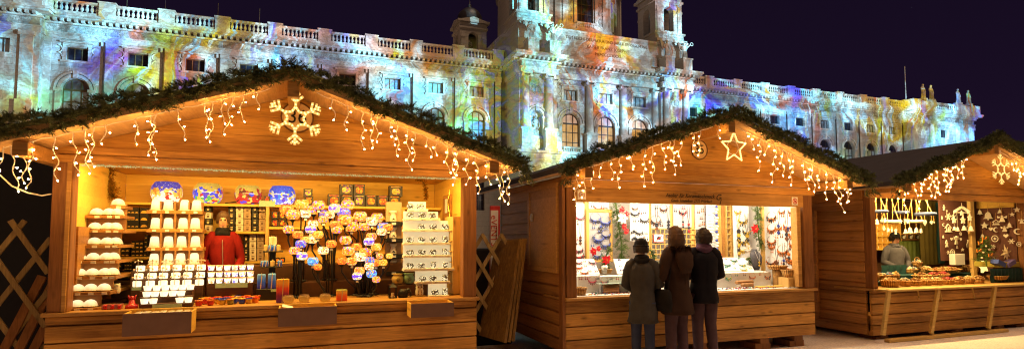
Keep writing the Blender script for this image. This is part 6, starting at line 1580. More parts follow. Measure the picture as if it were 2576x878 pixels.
jrow('G', YB, [(N,506,195,'black','black',1.1),(E,545,215,'black','brown'),(E,575,210,'black','black'),(N,575,240,'black','black',1.1),(E,505,270,'black','black'),(E,537,270,'brown','black'),(N,538,335,'black','black',.9),(BR,498,358,'black','black',1.6),(E,585,360,'black','brown'),(N,540,365,'black','brown',1.2),(BR,502,405,'black','black',1.6),(E,588,400,'black','black'),(N,506,168,'brown','black',.8)], 'the black jewellery board')
jrow('G', YB, [(N,655,245,'brown','black',1.3),(PD,660,190,'black','brown',1.1),(PD,743,175,'black','black',1.2),(E,697,302,'black','brown'),(N,710,168,'brown','black',1.),(E,660,178,'brown','black')], 'the two pendant board')
jrow('G', YB, [(E,795,200,'pink','black'),(N,846,190,'red','black',1.),(PD,848,195,'red','black',1.),(PD,888,185,'black','red',1.3),(E,852,180,'red','pink')], 'the diamond pendant board', 2)
jrow('H', YB, [(E,122,195,'orange','brown'),(E,150,185,'brown','orange'),(E,178,210,'brown','brown'),(E,140,240,'red','brown'),(E,132,290,'orange','brown'),(E,157,280,'brown','orange'),(E,182,290,'orange','brown')], 'the grey earring board')
jrow('H', YB-.05, [(PD,408,195,'yellow','black',1.6),(N,440,230,'yellow','black',1.3),(PD,470,220,'black','yellow',1.7),(N,405,175,'yellow','brown',1.),(PD,412,300,'black','yellow',1.6),(E,433,290,'yellow','black'),(N,440,370,'yellow','black',1.4),(N,440,440,'yellow','yellow',1.2),(PD,411,410,'black','yellow',1.5),(N,470,310,'black','yellow',1.2)], 'the yellow necklace board', 1)
jrow('H', 6.5, [(N,655,205,'orange','black',1.25),(PD,704,180,'black','blue',1.2),(E,738,220,'orange','brown'),(PD,762,190,'black','brown',1.4),(E,795,215,'brown','orange'),(N,776,265,'orange','blue',1.2),(E,820,220,'orange','blue'),(BR,657,260,'orange','brown',1.5),(N,656,290,'orange','brown',1.2),(N,705,290,'orange','orange',.9),(E,735,315,'brown','orange'),(N,815,330,'orange','brown',1.2),(E,655,340,'orange','brown'),(N,656,380,'brown','orange',1.2),(E,695,375,'orange','orange'),(E,730,370,'orange','brown'),(PD,778,360,'black','orange',1.4),(N,815,400,'orange','brown',1.1),(N,657,425,'orange','orange',.9),(PD,690,405,'black','brown',1.6),(N,735,445,'orange','brown',1.3),(PD,742,430,'black','blue',1.2),(E,800,460,'orange','brown'),(E,660,480,'brown','orange'),(N,800,490,'brown','orange',1.5),(N,650,530,'orange','black',1.2),(E,700,555,'orange','brown'),(E,735,560,'black','orange'),(N,795,565,'orange','orange',1.3),(E,675,575,'red','orange'),(N,728,175,'orange','brown',.8),(N,800,175,'brown','orange',.8)], 'the large white board', 1, XW)
# striped column of stacked neck cords with coloured beads
T = thing('necklace_column', 'column of grey cords ending in white, blue and yellow beads beside the ochre post', 'necklaces', cr('H', 230, 160, YB-.08))
z1 = cr('H', 230, 165, YB-.08).z; z0 = cr('H', 230, 470, YB-.08).z; xa = cr('H', 192, 200, YB-.08).x; xb = cr('H', 232, 200, YB-.08).x; xc_ = cr('H', 252, 200, YB-.08).x
b = MB(); b2 = MB(); b3 = MB()
for i in range(16):
    z = z1+(z0-z1)*i/15; b.tube([(xa, YB-.08, z), (xb, YB-.09, z+.004), (xb+.01, YB-.09, z-.012)], .0045, 5)
    (b2 if i % 3 else b3).ball((xc_-.012+.01*math.sin(i*2), YB-.1, z-.008), .022, 8, 5)
b.build('cord', GREYB, T); b2.build('white_bead', PORC, T); b3.build('coloured_bead', JM['blue'], T)
b = MB(); b.cbox(xa-.01, xc_+.03, YB-.06, YB-.045, z0-.03, z1+.03, .003); b.build('backing', WHITEC, T)
# ---- counter displays: tilted white boards, white risers
def tilted(label, k, x0, x1, x2, x3, ya, yb, Yb, Yf, jew, where):
    """x0,x1 at the bottom edge; x2,x3 at the top edge"""
    p0, p1 = cr(k, x0, yb, Yf), cr(k, x1, yb, Yf); p2, p3 = cr(k, x3, ya, Yb), cr(k, x2, ya, Yb)
    b = MB(); up = Vector((0, -.010, .012)); q = [p0, p1, p2, p3]
    b.poly(q); b.poly([p-up for p in q[::-1]])
    for i in range(4): b.poly([q[(i+1) % 4], q[i], q[i]-up, q[(i+1) % 4]-up])
    T = tag(b.build('tilted_board', WHITEC, None, loc=p0), label, 'display board')
    pm = ((p3+p2)/2-(p0+p1)/2); tl = -math.atan2(pm.y, pm.z)
    nr = len(jew)
    for r, row in enumerate(jew):
        for j, (kind, c1, c2) in enumerate(row):
            t = 1-(r+.25)/nr; s_ = (j+.5)/len(row); p = (p0.lerp(p1, s_)).lerp(p3.lerp(p2, s_), t)
            jewel(kind, c1, c2, p+Vector((0, -.008, .006)), '%s in %s row of %s' % (nth(j, len(row)), ['top', 'second', 'third'][r], where), .95, tl, r+j)
tilted('tilted white board with red jewellery at the left of the jewellery counter', 'G', 66, 258, 66, 215, 556, 664, 6.75, 6.5, [[(N,'brown','pink'),(E,'red','orange'),(N,'pink','black')],[(N,'orange','red'),(E,'red','brown'),(E,'orange','blue')],[(E,'red','red'),(N,'orange','brown'),(E,'red','black'),(E,'brown','red')]], 'the left tilted board')
tilted('tilted white board with mixed jewellery in front of the man in the dark hat', 'G', 385, 668, 355, 632, 556, 662, 6.75, 6.5, [[(BR,'blue','black'),(N,'red','blue'),(E,'orange','green'),(N,'green','orange')],[(E,'blue','green'),(N,'blue','red'),(E,'green','red'),(N,'blue','black'),(E,'red','brown')],[(BR,'blue','blue'),(E,'brown','green'),(N,'orange','green'),(E,'red','black'),(E,'blue','brown')]], 'the middle tilted board')
tilted('tilted white board with green and yellow jewellery right of the customers', 'H', 290, 530, 285, 482, 537, 636, 6.75, 6.5, [[(E,'yellow','red'),(N,'green','brown'),(BR,'green','green'),(E,'orange','brown')],[(N,'green','black'),(E,'yellow','black'),(N,'green','yellow'),(E,'yellow','green')],[(BR,'green','green'),(E,'green','green'),(N,'yellow','green'),(E,'orange','yellow')]], 'the right tilted board')
def riser(label, k, xa, xb, yt, yb, Y, jew, where):
    a = cr(k, xa, yb, Y); c = cr(k, xb, yt, Y); z0 = .802
    b = MB(); b.cbox(a.x, c.x, Y, Y+.16, z0, c.z, .004); tag(b.build('white_riser', WHITEC, None, loc=(a.x, Y, z0)), label, 'display stand')
    for j, (kind, c1, c2) in enumerate(jew): jewel(kind, c1, c2, (a.x+(c.x-a.x)*(j+.5)/len(jew), Y-.006, c.z-.012), '%s on %s' % (nth(j, len(jew)), where), .95, 0, j)
riser('white cloth riser at the left of the jewellery counter', 'G', 100, 262, 672, 745, 6.34, [(E,'red','red'),(E,'pink','red'),(N,'red','pink'),(E,'red','black')], 'the left white riser')
riser('long white cloth riser in the middle of the jewellery counter', 'G', 266, 668, 668, 728, 6.3, [(N,'red','black'),(E,'red','black'),(E,'brown','red'),(BR,'pink','red'),(N,'blue','blue'),(E,'green','yellow'),(N,'green','green'),(E,'black','blue'),(N,'red','pink')], 'the long white riser')
riser('white cloth riser right of the customers', 'H', 250, 650, 640, 696, 6.34, [(E,'yellow','black'),(N,'green','yellow'),(E,'yellow','green'),(E,'orange','brown'),(N,'orange','brown'),(E,'brown','orange'),(N,'orange','black')], 'the right white riser')
b = MB(); b.cbox(3.02, 6.5, 6.03, 6.6, .801, .812, .004); tag(b.build('counter_cloth', WHITEC, None, loc=(4.8, 6.3, .80)), 'white cloth spread over the jewellery hut counter', 'cloth')
n = 0
for k, xa, xb in (('G', 170, 660), ('H', 262, 700)):
    for j in range(26):
        x = xa+(xb-xa)*(j+R.random())/26; p = cr(k, x, 780, 6.08+.1*(j % 3)); c1, c2 = R.choice(list(JM)), R.choice(list(JM))
        o = jewel(BR, c1, c2, (p.x, 6.08+.07*(j % 3), .82), '%s in the %s row of the %s counter half' % (nth(j//3, 9 if j % 3 < 2 else 8), ['front', 'middle', 'back'][j % 3], 'left' if k == 'G' else 'right'), 1.0, -PI/2+.3, j)
# ---- wooden logs, baskets, bust, flowers
LOG = wood('log_bark', (.25, .10, .03, 1), (.50, .27, .10, 1), 'X', .03)
for i, (k, x0_, x1_, y, Y, lab) in enumerate((('G', 290, 390, 752, 6.22, 'upper wooden roll left of the glass sheet'), ('G', 288, 388, 778, 6.16, 'lower wooden roll left of the glass sheet'), ('G', 600, 668, 752, 6.24, 'wooden roll beside the customers on the counter'), ('H', 400, 515, 718, 6.24, 'upper wooden roll right of the customers'), ('H', 440, 515, 738, 6.18, 'lower wooden roll right of the customers'))):
    a = cr(k, x0_, y, Y); c = cr(k, x1_, y, Y); b = S(); b.tube([(a.x, Y, a.z), ((a.x+c.x)/2, Y, a.z), (c.x, Y, a.z)], .028, 10); tag(b.build('wooden_roll', LOG, None, loc=a), lab, 'roll', 'wooden jewellery rolls')
WICK = None
m, nt, out = newmat('wicker')
co = obj_co(nt); x, y, z = nt.sep(co)
wv = nt.new('ShaderNodeTexWave', wave_type='BANDS', bands_direction='Z'); nt.link(co, wv.inputs[0]); wv.inputs['Scale'].default_value = 32.; wv.inputs['Distortion'].default_value = 3.
ang = nt.math('ARCTAN2', y, x); sv_ = nt.math('SINE', nt.math('MULTIPLY', ang, 26.))
hh = nt.math('MULTIPLY', nt.math('ADD', wv.outputs['Fac'], nt.math('MULTIPLY', sv_, .5)), .8)
bsdf(nt, out, nt.ramp(hh, [(.0, (.17, .07, .015)), (.5, (.58, .30, .08)), (1., (.85, .54, .2))]), .6, .3, 0, nt.bump(hh, .6, .006)); WICK = MATS['wicker']
def basket(label, x, y, z, rx, ry, h, group=None, fill=None, fillname='', fl=.1, handle=False, n=18):
    T = thing('wicker_basket', label, 'basket', (x, y, z), group)
    b = S(); b.loft([((0, 0, 0), rx*.8, ry*.8, .8), ((0, 0, h*.5), rx*.92, ry*.92, .8), ((0, 0, h), rx, ry, .8), ((0, 0, h), rx*.9, ry*.9, .8), ((0, 0, h*.55), rx*.85, ry*.85, .8)], n); b.build('body', WICK, T, True)
    b = S(); b.tube([(rx*math.copysign(abs(math.cos(a))**.8, math.cos(a)), ry*math.copysign(abs(math.sin(a))**.8, math.sin(a)), h+.002*math.sin(a*9)) for a in [2*PI*j/22 for j in range(22)]], .0085, 5, closed=True); b.build('rim', WICK, T, True)
    if handle: b = S(); b.tube([(rx*math.cos(t), 0, h+.09*math.sin(t)) for t in [PI*j/10 for j in range(11)]], .008, 5); b.build('handle', WICK, T, True)
    return T
p = cr('G', 115, 818, 6.16); basket('round wicker basket at the left end of the jewellery counter', p.x, 6.16, .812, cw('G', 47, 115, 6.16), .09, .085)
p = cr('H', 698, 625, 6.32); b = S(); b.loft([((p.x, 6.32, .812), .075, .06), ((p.x, 6.32, p.z), .08, .065)], 16); tag(b.build('wicker_stand', WICK, None, loc=(p.x, 6.32, .812)), 'tall woven cylinder under the flat tray at the right end', 'stand')
basket('flat woven tray on the tall woven cylinder at the right end', p.x, 6.32, p.z+.002, cw('H', 75, 698, 6.32), .1, .05)
p = cr('H', 796, 680, 6.14); b = MB(); b.cbox(p.x-.125, p.x+.125, 6.07, 6.25, .812, p.z, .005)
for j in range(6): b.cbox(p.x-.12+.042*j, p.x-.12+.042*j+.035, 6.062, 6.07, .82, p.z-.008, .003)
tag(b.build('wooden_box', W_PINEZ, None, loc=(p.x, 6.14, .812)), 'ribbed pine box under the oval basket at the right end', 'box')
basket('oval wicker basket standing on the ribbed pine box', p.x, 6.16, p.z+.001, .125, .085, .1)
p = cr('G', 345, 662, 6.45); basket('flat yellow woven dish behind the long white riser', p.x, 6.62, p.z, .09, .07, .05)
b = MB(); a = cr('H', 530, 745, 6.2); c = cr('H', 712, 745, 6.2); b.cbox(a.x, c.x, 6.12, 6.2, .812, .836, .003); tag(b.build('wooden_strip', W_PINE, None, loc=(a.x, 6.16, .812)), 'long flat pine strip at the front right of the jewellery counter', 'board')
p = cr('H', 556, 628, 6.55); T = thing('necklace_bust', 'black velvet necklace bust tilted beside the right tilted board', 'display bust', (p.x, 6.55, p.z)); w2 = cw('H', 55, 556, 6.55); hb = cr('H', 556, 476, 6.55).z-p.z
b = S(); b.loft([((0, .03, 0), w2*.35, .03), ((0, .02, hb*.25), w2*.7, .04), ((0, .03, hb*.6), w2*1.0, .045), ((0, .05, hb*.8), w2*.75, .045), ((0, .06, hb*.92), w2*.32, .035), ((0, .06, hb), w2*.34, .036)], 16); b.build('body', plain('charcoal_velvet', (.075, .07, .08), .75, var=.2), T, True)
b = MB(); b.tube([(-w2*.3, .02, hb*.92), (-w2*.2, -.02, hb*.6), (0, -.03, hb*.42), (w2*.2, -.02, hb*.6), (w2*.3, .02, hb*.92)], .003, 4); b.m = 1
for zz in (.36, .22): b.prism([(-.02, hb*zz), (0, hb*zz-.02), (.02, hb*zz), (0, hb*zz+.02)], -.034, -.026)
b.build('pendant', [GREYB, JM['yellow']], T, True)
PETR = plain('poinsettia_red', (.60, .012, .02), .5, var=.3, scale=25); PETW = plain('poinsettia_white', (.85, .80, .72), .5, var=.1); LEAFG = plain('leaf_green', (.05, .14, .03), .5, var=.4)
def flower(label, p, r, mat, seed):
    rng = random.Random(seed); T = thing('poinsettia', label, 'flower', p, 'poinsettia blossoms'); b = MB()
    for ring, (n, rr, up) in enumerate(((7, 1., .1), (6, .72, .35), (4, .4, .6))):
        for k in range(n):
            a = 2*PI*(k+.5*ring)/n+rng.uniform(-.15, .15); d = Vector((math.cos(a), -up, math.sin(a))); s = Vector((-math.sin(a), 0, math.cos(a)))
            L = r*rr*rng.uniform(.85, 1.1); q = d*L
            b.poly([(0, -.005*ring, 0), tuple(q*.5-s*L*.26), tuple(q+Vector((0, .01, 0))), tuple(q*.5+s*L*.26)])
    b.build('petal', mat, T, True); b = MB()
    for k in range(4): b.ball((rng.uniform(-.1, .1)*r, -r*.3, rng.uniform(-.1, .1)*r), r*.07, 5, 4)
    b.build('stamen', JM['yellow'], T, True)
for k, x, y, r, Y, mt, lab in (('G', 418, 205, 28, 6.82, PETR, 'red poinsettia at the top of the left fir branch'), ('G', 450, 235, 24, 6.82, PETR, 'second red poinsettia from the top on the left fir branch'), ('G', 418, 265, 46, 6.8, PETW, 'white poinsettia in the middle of the left fir branch'), ('G', 432, 325, 26, 6.82, PETR, 'red poinsettia below the white one on the left fir branch'), ('G', 448, 358, 28, 6.82, PETR, 'lowest red poinsettia on the left fir branch'), ('H', 533, 330, 40, 6.56, PETR, 'red poinsettia on the right fir branch'), ('H', 478, 470, 42, 6.5, PETW, 'white poinsettia above the black bust'), ('G', 212, 502, 34, 6.6, PETR, 'red poinsettia leftmost in the silver pot bouquet'), ('G', 248, 482, 26, 6.62, PETR, 'small red poinsettia at the top of the silver pot bouquet'), ('G', 304, 562, 44, 6.55, PETR, 'large red poinsettia in front in the silver pot bouquet'), ('H', 268, 515, 34, 6.6, PETR, 'red poinsettia just right of the third customer')):
    flower(lab, cr(k, x, y, Y), cw(k, r, x, Y), mt, int(x+y))
FIR2 = firmat('fresh_fir', (.03, .06, .012, 1), (.13, .20, .04, 1))
def fir_branch(label, k, pts, wid, Y, n, seed):
    rng = random.Random(seed); b = MB(); P = [cr(k, x, y, Y) for x, y in pts]; b.tube(P, .01, 5)
    for i in range(n):
        t = rng.random()*(len(P)-1); j = int(t); p = P[j].lerp(P[j+1], t-j); a = rng.uniform(-.3, 3.5)
        d = Vector((rng.choice((-1, 1))*rng.uniform(.3, 1), rng.uniform(-.5, .2), rng.uniform(-1, .5)))
        sprig(b, p+Vector((rng.uniform(-.4, .4)*wid, 0, 0)), d, wid*rng.uniform(.4, .8), rng, 16, .036, .005)
    return tag(b.build('fir_branch', FIR2, None, loc=P[0]), label, 'branch')
fir_branch('tall fir branch with poinsettias left in the jewellery hut', 'G', [(370, 150), (390, 300), (410, 430), (415, 555)], .13, 6.9, 170, 3)
fir_branch('tall fir branch with one red poinsettia right in the jewellery hut', 'H', [(550, 150), (555, 260), (560, 380), (575, 470)], .11, 6.66, 130, 4)
fir_branch('thin green fir twig hanging at the right edge of the jewellery window', 'H', [(850, 170), (845, 300), (838, 430)], .05, 6.12, 40, 6)
fir_branch('green fir twigs in the silver pot bouquet', 'G', [(300, 620), (290, 560), (330, 470)], .09, 6.62, 45, 7)
fir_branch('fir twigs standing behind the middle tilted board', 'G', [(650, 600), (640, 540), (620, 490)], .09, 6.8, 40, 8)
fir_branch('fir twigs behind the right tilted board below the bust', 'H', [(480, 540), (520, 590), (560, 620)], .05, 6.6, 26, 9)
p = cr('G', 290, 660, 6.58); b = S(); b.lathe([(.035, 0), (.05, .11), (.047, .11), (.04, .06)], 16, (p.x, 6.58, p.z)); tag(b.build('silver_pot', STEEL, None, loc=(p.x, 6.58, p.z)), 'silver pot holding the poinsettia bouquet', 'pot')
b = MB(); a = cr('G', 260, 735, 6.18); c = cr('G', 640, 735, 6.18); b.box(a.x, c.x, 6.14, 6.3, a.z, a.z+.006); tag(b.build('glass_sheet', plain('greenish_glass', (.45, .6, .52), .1, .6, var=.05), None, loc=(a.x, 6.2, a.z)), 'narrow glass shelf along the front of the long white riser', 'glass shelf')
p = cr('G', 664, 437, YB-.02); c = cr('G', 712, 376, YB-.02); b = MB(); a = cr('G', 642, 437, YB-.02); b.box(a.x, c.x, YB-.02, YB-.014, a.z, c.z); T = tag(b.build('no_photo_sign', REDP, None, loc=(a.x, YB, a.z)), 'white no photo sign with red border on the lattice', 'sign')
b = MB(); b.box(a.x+.008, c.x-.008, YB-.024, YB-.0201, a.z+.008, c.z-.008); b.build('panel', WHITEP, T)
xm_, zm_ = (a.x+c.x)/2, (a.z+c.z)/2; b = MB(); b.box(xm_-.03, xm_+.03, YB-.028, YB-.0245, zm_-.02, zm_+.015); b.box(xm_-.01, xm_+.012, YB-.028, YB-.0245, zm_+.015, zm_+.024); b.build('camera_pictogram', INKB, T)
b = MB(); b.bar((xm_-.05, YB-.030, zm_-.04), (xm_+.05, YB-.030, zm_+.035), .008, .003); b.build('red_bar', REDP, T)
b = MB(); b.cbox(6.46, 6.53, 5.99, 6.1, .82, 1.93, .004); b.build('window_trim', W_TRIM, H35)
# ================================================================== GOODS OF THE BASKET HUT
STRAW = plain('straw_cutout', (.78, .62, .38), .6, var=.15); LINEN = plain('cream_felt', (.80, .72, .55), .8, var=.1); RIBB = plain('yellow_ribbon', (.62, .36, .09), .5, var=.15)
BLUEF = plain('blue_felt_ring', (.05, .065, .14), .8, var=.3, scale=40); GLOWY = glow('straw_lit', (1, .50, .08), .75, (1, .75, .3), 12.)
MAROON = plain('maroon_board', (.13, .05, .035), .7, var=.3); OLIVE = plain('olive_curtain', (.12, .085, .02), .8, .1, var=.4, scale=4); VELV = plain('green_velvet', (.08, .10, .015), .55, .3, var=.4, scale=7); TEAL = plain('teal_cloth', (.014, .055, .055), .55, .3, var=.45, scale=8); YCLO = plain('yellow_cloth', (.45, .36, .06), .7, var=.2)
def star_poly(r, n=5, inner=.45, a0=PI/2): return [((r if k % 2 == 0 else r*inner)*math.cos(a0+k*PI/n), (r if k % 2 == 0 else r*inner)*math.sin(a0+k*PI/n)) for k in range(2*n)]
def orn(kind, r):
    """flat cut-out ornament drawn round the origin, facing -Y"""
    b = MB()
    if kind == 'heart': b.prism([(0, -r), (r*.75, -.15*r), (r*.95, .35*r), (r*.6, .8*r), (.2*r, .7*r), (0, .4*r), (-.2*r, .7*r), (-.6*r, .8*r), (-.95*r, .35*r), (-r*.75, -.15*r)], -.004, .004)
    elif kind == 'bell': b.prism([(-r*.95, -.7*r), (-.6*r, -.3*r), (-.5*r, .4*r), (-.2*r, .85*r), (.2*r, .85*r), (.5*r, .4*r), (.6*r, -.3*r), (r*.95, -.7*r)], -.012, .012); b.ball((0, 0, -r*.85), r*.2, 6, 4); b.tube([(-.1*r, 0, .85*r), (0, 0, 1.15*r), (.1*r, 0, .85*r)], .004, 4)
    elif kind == 'snow':
        for k in range(6): a = k*PI/3; d = Vector((math.cos(a), 0, math.sin(a))); b.bar((0, -.0+.0008*k, 0), tuple(d*r), r*.2, .008); b.ball(tuple(d*r*.95), r*.17, 6, 4); b.ball(tuple(d*r*.55+Vector((-d.z, 0, d.x))*r*.2), r*.12, 5, 4)
    elif kind == 'star': b.prism(star_poly(r), -.006, .006)
    elif kind == 'angel': b.prism([(-r*.6, -r), (r*.6, -r), (.22*r, .2*r), (-.22*r, .2*r)], -.005, .005); b.ball((0, -.002, .45*r), .26*r, 8, 5); b.prism([(.2*r, .15*r), (r, .6*r), (.9*r, -.1*r)], -.003, .003); b.prism([(-.2*r, .15*r), (-.9*r, -.1*r), (-r, .6*r)], -.003, .003)
    elif kind == 'ring': b.tube([(r*.8*math.cos(2*PI*k/16), 0, r*math.sin(2*PI*k/16)) for k in range(16)], r*.13, 5, closed=True); b.prism(star_poly(r*.55, 4), -.003, .003)
    elif kind == 'crib': b.prism([(-r, -.7*r), (r, -.7*r), (r, -.5*r), (-r, -.5*r)], -.005, .005); b.bar((-r, 0, .1*r), (0, .001, .95*r), .16*r, .009); b.bar((r, .002, .1*r), (0, .003, .95*r), .16*r, .009); [b.prism([(c-.14*r, -.5*r), (c+.14*r, -.5*r), (c+.05*r, .1*r), (c-.05*r, .1*r)], -.004, .004) for c in (-.55*r, 0, .5*r)]; [b.ball((c, 0, .2*r), .12*r, 6, 4) for c in (-.55*r, 0, .5*r)]
    elif kind == 'moon': b.prism([(r*math.cos(t), r*math.sin(t)) for t in [PI*.3+PI*1.4*k/10 for k in range(11)]]+[(.25*r+.75*r*math.cos(t), .75*r*math.sin(t)) for t in [PI*1.6-PI*1.2*k/8 for k in range(9)]], -.004, .004)
    elif kind == 'rabbit': b.ball((0, 0, -.35*r), .55*r, 8, 5, (.8, .3, 1.1)); b.ball((.15*r, 0, .35*r), .3*r, 8, 5, (1, .4, 1)); b.prism([(.05*r, .5*r), (.2*r, .5*r), (.1*r, r)], -.004, .004); b.prism([(.22*r, .5*r), (.35*r, .5*r), (.4*r, r)], -.004, .004)
    elif kind == 'tree': [b.prism([(-w_*r, z_*r), (w_*r, z_*r), (0, (z_+.7)*r)], -.004-.0005*i, .004+.0005*i) for i, (w_, z_) in enumerate(((.8, -.8), (.62, -.35), (.42, .1)))]
    return b
ORNM = {}
def ornament(kind, k, x, y, rpx, Y, mat, label, ribbon=0., group=None, cat='ornament', X=None):
    p = cr(k, x, y, Y) if X is None else crx(k, x, y, X); r = cw(k, rpx, x, p.y); T = thing('hanging_'+{'heart': 'heart', 'bell': 'bell', 'snow': 'snowflake', 'star': 'star', 'angel': 'angel', 'ring': 'ring', 'crib': 'crib', 'moon': 'moon', 'rabbit': 'rabbit', 'tree': 'tree'}[kind], label, cat, p, group)
    if (kind, mat.name) not in ORNM: ORNM[(kind, mat.name)] = orn(kind, .05).mesh('figure', mat)
    o = bpy.data.objects.new('figure', ORNM[(kind, mat.name)]); COL.objects.link(o); o.parent = T; o.scale = (r/.05,)*3; o.rotation_euler = (0, 0, R.uniform(-.3, .3)-(.9 if X else 0))
    if ribbon: b = MB(); L = cw(k, ribbon, x, Y); b.bar((0, 0, r*.7), (R.uniform(-.006, .006), 0, r*.7+L), .008, .002); b.build('ribbon', RIBB, T, True)
    return T
# ---- hanging felt rings with ribbons
def felt_ring(label, x, y, rpx, Y, mat, ribs):
    p = cr('I', x, y, Y); r = cw('I', rpx, x, Y); T = thing('hanging_wreath', label, 'wreath', p, 'ring mobiles under the basket hut ceiling')
    b = S(); b.tube([(r*math.cos(2*PI*k/20), r*.9*math.sin(2*PI*k/20), 0) for k in range(20)], r*.2, 8, closed=True); b.build('ring', mat, T, True)
    top = min(2.24-p.z, cw('I', y-95, x, Y)); 
    for k in range(ribs):
        a = 2*PI*k/ribs+.4; b = MB(); b.bar((r*math.cos(a), r*.9*math.sin(a), 0), (r*.55*math.cos(a), 0, top), .009, .0025, (0, 1, .2)); b.build('ribbon', RIBB, T, True)
felt_ring('blue felt ring mobile leftmost under the basket hut ceiling', 195, 203, 55, 6.55, BLUEF, 4)
felt_ring('cream ring mobile with long ribbons, second from the left', 278, 277, 60, 6.7, LINEN, 4)
felt_ring('blue felt ring mobile in the middle of the row', 355, 209, 50, 6.75, BLUEF, 4)
felt_ring('cream ring mobile with long ribbons, fourth from the left', 455, 275, 52, 6.6, LINEN, 4)
felt_ring('blue felt ring mobile rightmost under the ceiling', 533, 222, 62, 6.5, BLUEF, 3)
for i, (kd, x, y, r, Y, rb, lab) in enumerate((('bell',182,280,22,6.5,60,'cream bell leftmost under the first blue ring'),('snow',218,264,16,6.5,50,'small cream snowflake right of the leftmost bell'),('snow',240,268,18,6.6,50,'cream snowflake between the first two rings'),('snow',232,328,18,6.62,60,'cream snowflake hanging lowest at the left'),('star',262,338,20,6.62,60,'cream star hanging below the cream ring'),('snow',290,334,18,6.62,60,'cream snowflake below the middle of the cream ring'),('angel',318,345,22,6.62,60,'cream angel below the right of the cream ring'),('star',352,275,20,6.7,55,'cream star under the middle blue ring'),('snow',385,278,20,6.7,55,'cream snowflake left of the fourth ring'),('snow',408,276,18,6.6,55,'cream snowflake touching the fourth ring'),('bell',390,348,18,6.55,70,'small cream bell left of the bell group'),('bell',422,342,24,6.55,70,'large cream bell in the middle of the bell group'),('bell',468,342,22,6.52,70,'cream bell second from the right in the bell group'),('bell',503,345,19,6.52,70,'cream bell rightmost of the bell group'),('heart',530,284,24,6.48,50,'large cream heart under the rightmost blue ring'),('heart',578,283,14,6.48,45,'narrow cream heart at the right of the last ring'),('heart',597,283,10,6.48,45,'smallest cream heart at the very right of the rings'))):
    ornament(kd, 'I', x, y, r, Y, LINEN, lab, rb, 'cream ornaments hanging from the rings')
# ---- back of the left bay: grid shelf, pictures, velvet, curtain
a = cr('I', 146, 480, 7.8); c = cr('I', 345, 290, 7.8); T = thing('grid_shelf', 'pine grid shelf of small figures behind the basket seller', 'shelf', (a.x, 7.8, a.z))
b = MB(); b.box(a.x, c.x, 7.86, 7.875, a.z, c.z)
for i in range(7): x = a.x+(c.x-a.x)*i/6; b.box(x-.008, x+.008, 7.78, 7.86, a.z, c.z)
for i in range(5): z = a.z+(c.z-a.z)*i/4; b.box(a.x, c.x, 7.782, 7.86, z-.008, z+.008)
b.build('frame', W_PINE, T)
b = MB()
for i in range(6):
    for j in range(4): x = a.x+(c.x-a.x)*(i+.5)/6; z = a.z+(c.z-a.z)*j/4+.02; b.ball((x, 7.83, z+.025), .026, 6, 4, (1, .5, 1.1))
b.build('figure', LINEN, T)
a = cr('I', 350, 412, 7.8); c = cr('I', 502, 362, 7.8); b = MB(); b.cbox(a.x, c.x, 7.8, 7.84, a.z, c.z, .004); T = tag(b.build('picture_frame', W_RACK, None, loc=(a.x, 7.8, a.z)), 'long wooden frame with three small animal pictures above the velvet', 'picture')
for i in range(3):
    x = a.x+(c.x-a.x)*(i+.5)/3; b = MB(); b.box(x-.07, x+.07, 7.795, 7.7995, a.z+.03, c.z-.03); q = b.build('picture', BLACKB, T); b = MB(); b.ball((x, 7.79, (a.z+c.z)/2-.01), .035, 8, 5, (1.2, .1, .9)); b.ball((x+.035, 7.79, (a.z+c.z)/2+.02), .02, 6, 4, (1, .1, 1)); b.build('animal', LINEN, q)
def drape(label, k, xa, xb, ya, yb, Y, mat, folds, amp, name='curtain', cat='curtain'):
    a = cr(k, xa, yb, Y); c = cr(k, xb, ya, Y); b = S(); n = folds*6; rows = 8; i0 = len(b.v)
    for r in range(rows+1):
        z = a.z+(c.z-a.z)*r/rows
        for j in range(n+1):
            t = j/n; b.v.append((a.x+(c.x-a.x)*t+.01*math.sin(r*1.3+j), Y+amp*math.sin(t*folds*2*PI+.6*math.sin(r*.7))*(1.1-.5*r/rows), z))
    for r in range(rows):
        for j in range(n): q = i0+r*(n+1)+j; b.face((q, q+1, q+n+2, q+n+1))
    return tag(b.build(name, mat, None, loc=(a.x, Y, a.z)), label, cat)
drape('olive brown curtain hanging behind the basket seller on the right', 'I', 505, 640, 130, 590, 7.4, OLIVE, 5, .03)
drape('dark green velvet cloth draped under the small pictures', 'I', 345, 525, 418, 600, 7.6, VELV, 6, .03, 'velvet_cloth', 'cloth')
drape('thin teal curtain edge left of the maroon ornament board', 'I', 628, 655, 140, 580, 7.1, TEAL, 2, .02)
# ---- maroon boards with cut-outs
a = cr('I', 652, 562, 6.75); c = cr('I', 882, 130, 6.75); b = MB(); b.cbox(a.x, c.x, 6.75, 6.77, a.z, c.z, .003); tag(b.build('ornament_board', MAROON, None, loc=(a.x, 6.75, a.z)), 'maroon board with cream cut-out ornaments in the middle of the basket hut', 'display board')
b = MB(); b.cbox(11.62, 11.65, 6.14, 6.75, .9, 2.2, .003); tag(b.build('ornament_board', MAROON, None, loc=(11.62, 6.4, .9)), 'wider dark maroon board behind the small Christmas tree at the far right', 'display board')
a = cr('I', 878, 500, 6.6); c = cr('I', 906, 500, 6.6); b = MB(); b.cbox(a.x, c.x, 6.6, 6.66, .78, 2.2, .004); tag(b.build('display_post', W_PINEZ, None, loc=(a.x, 6.9, .78)), 'pale pine post between the two maroon boards', 'post')
b = MB(); b.cbox(11.59, 11.619, 6.14, 6.72, cr('I', 1000, 178, 6.5).z, 2.2, .004); tag(b.build('display_beam', W_PINE, None, loc=(a.x, 6.9, 2.1)), 'pale pine beam above the small Christmas tree', 'beam')
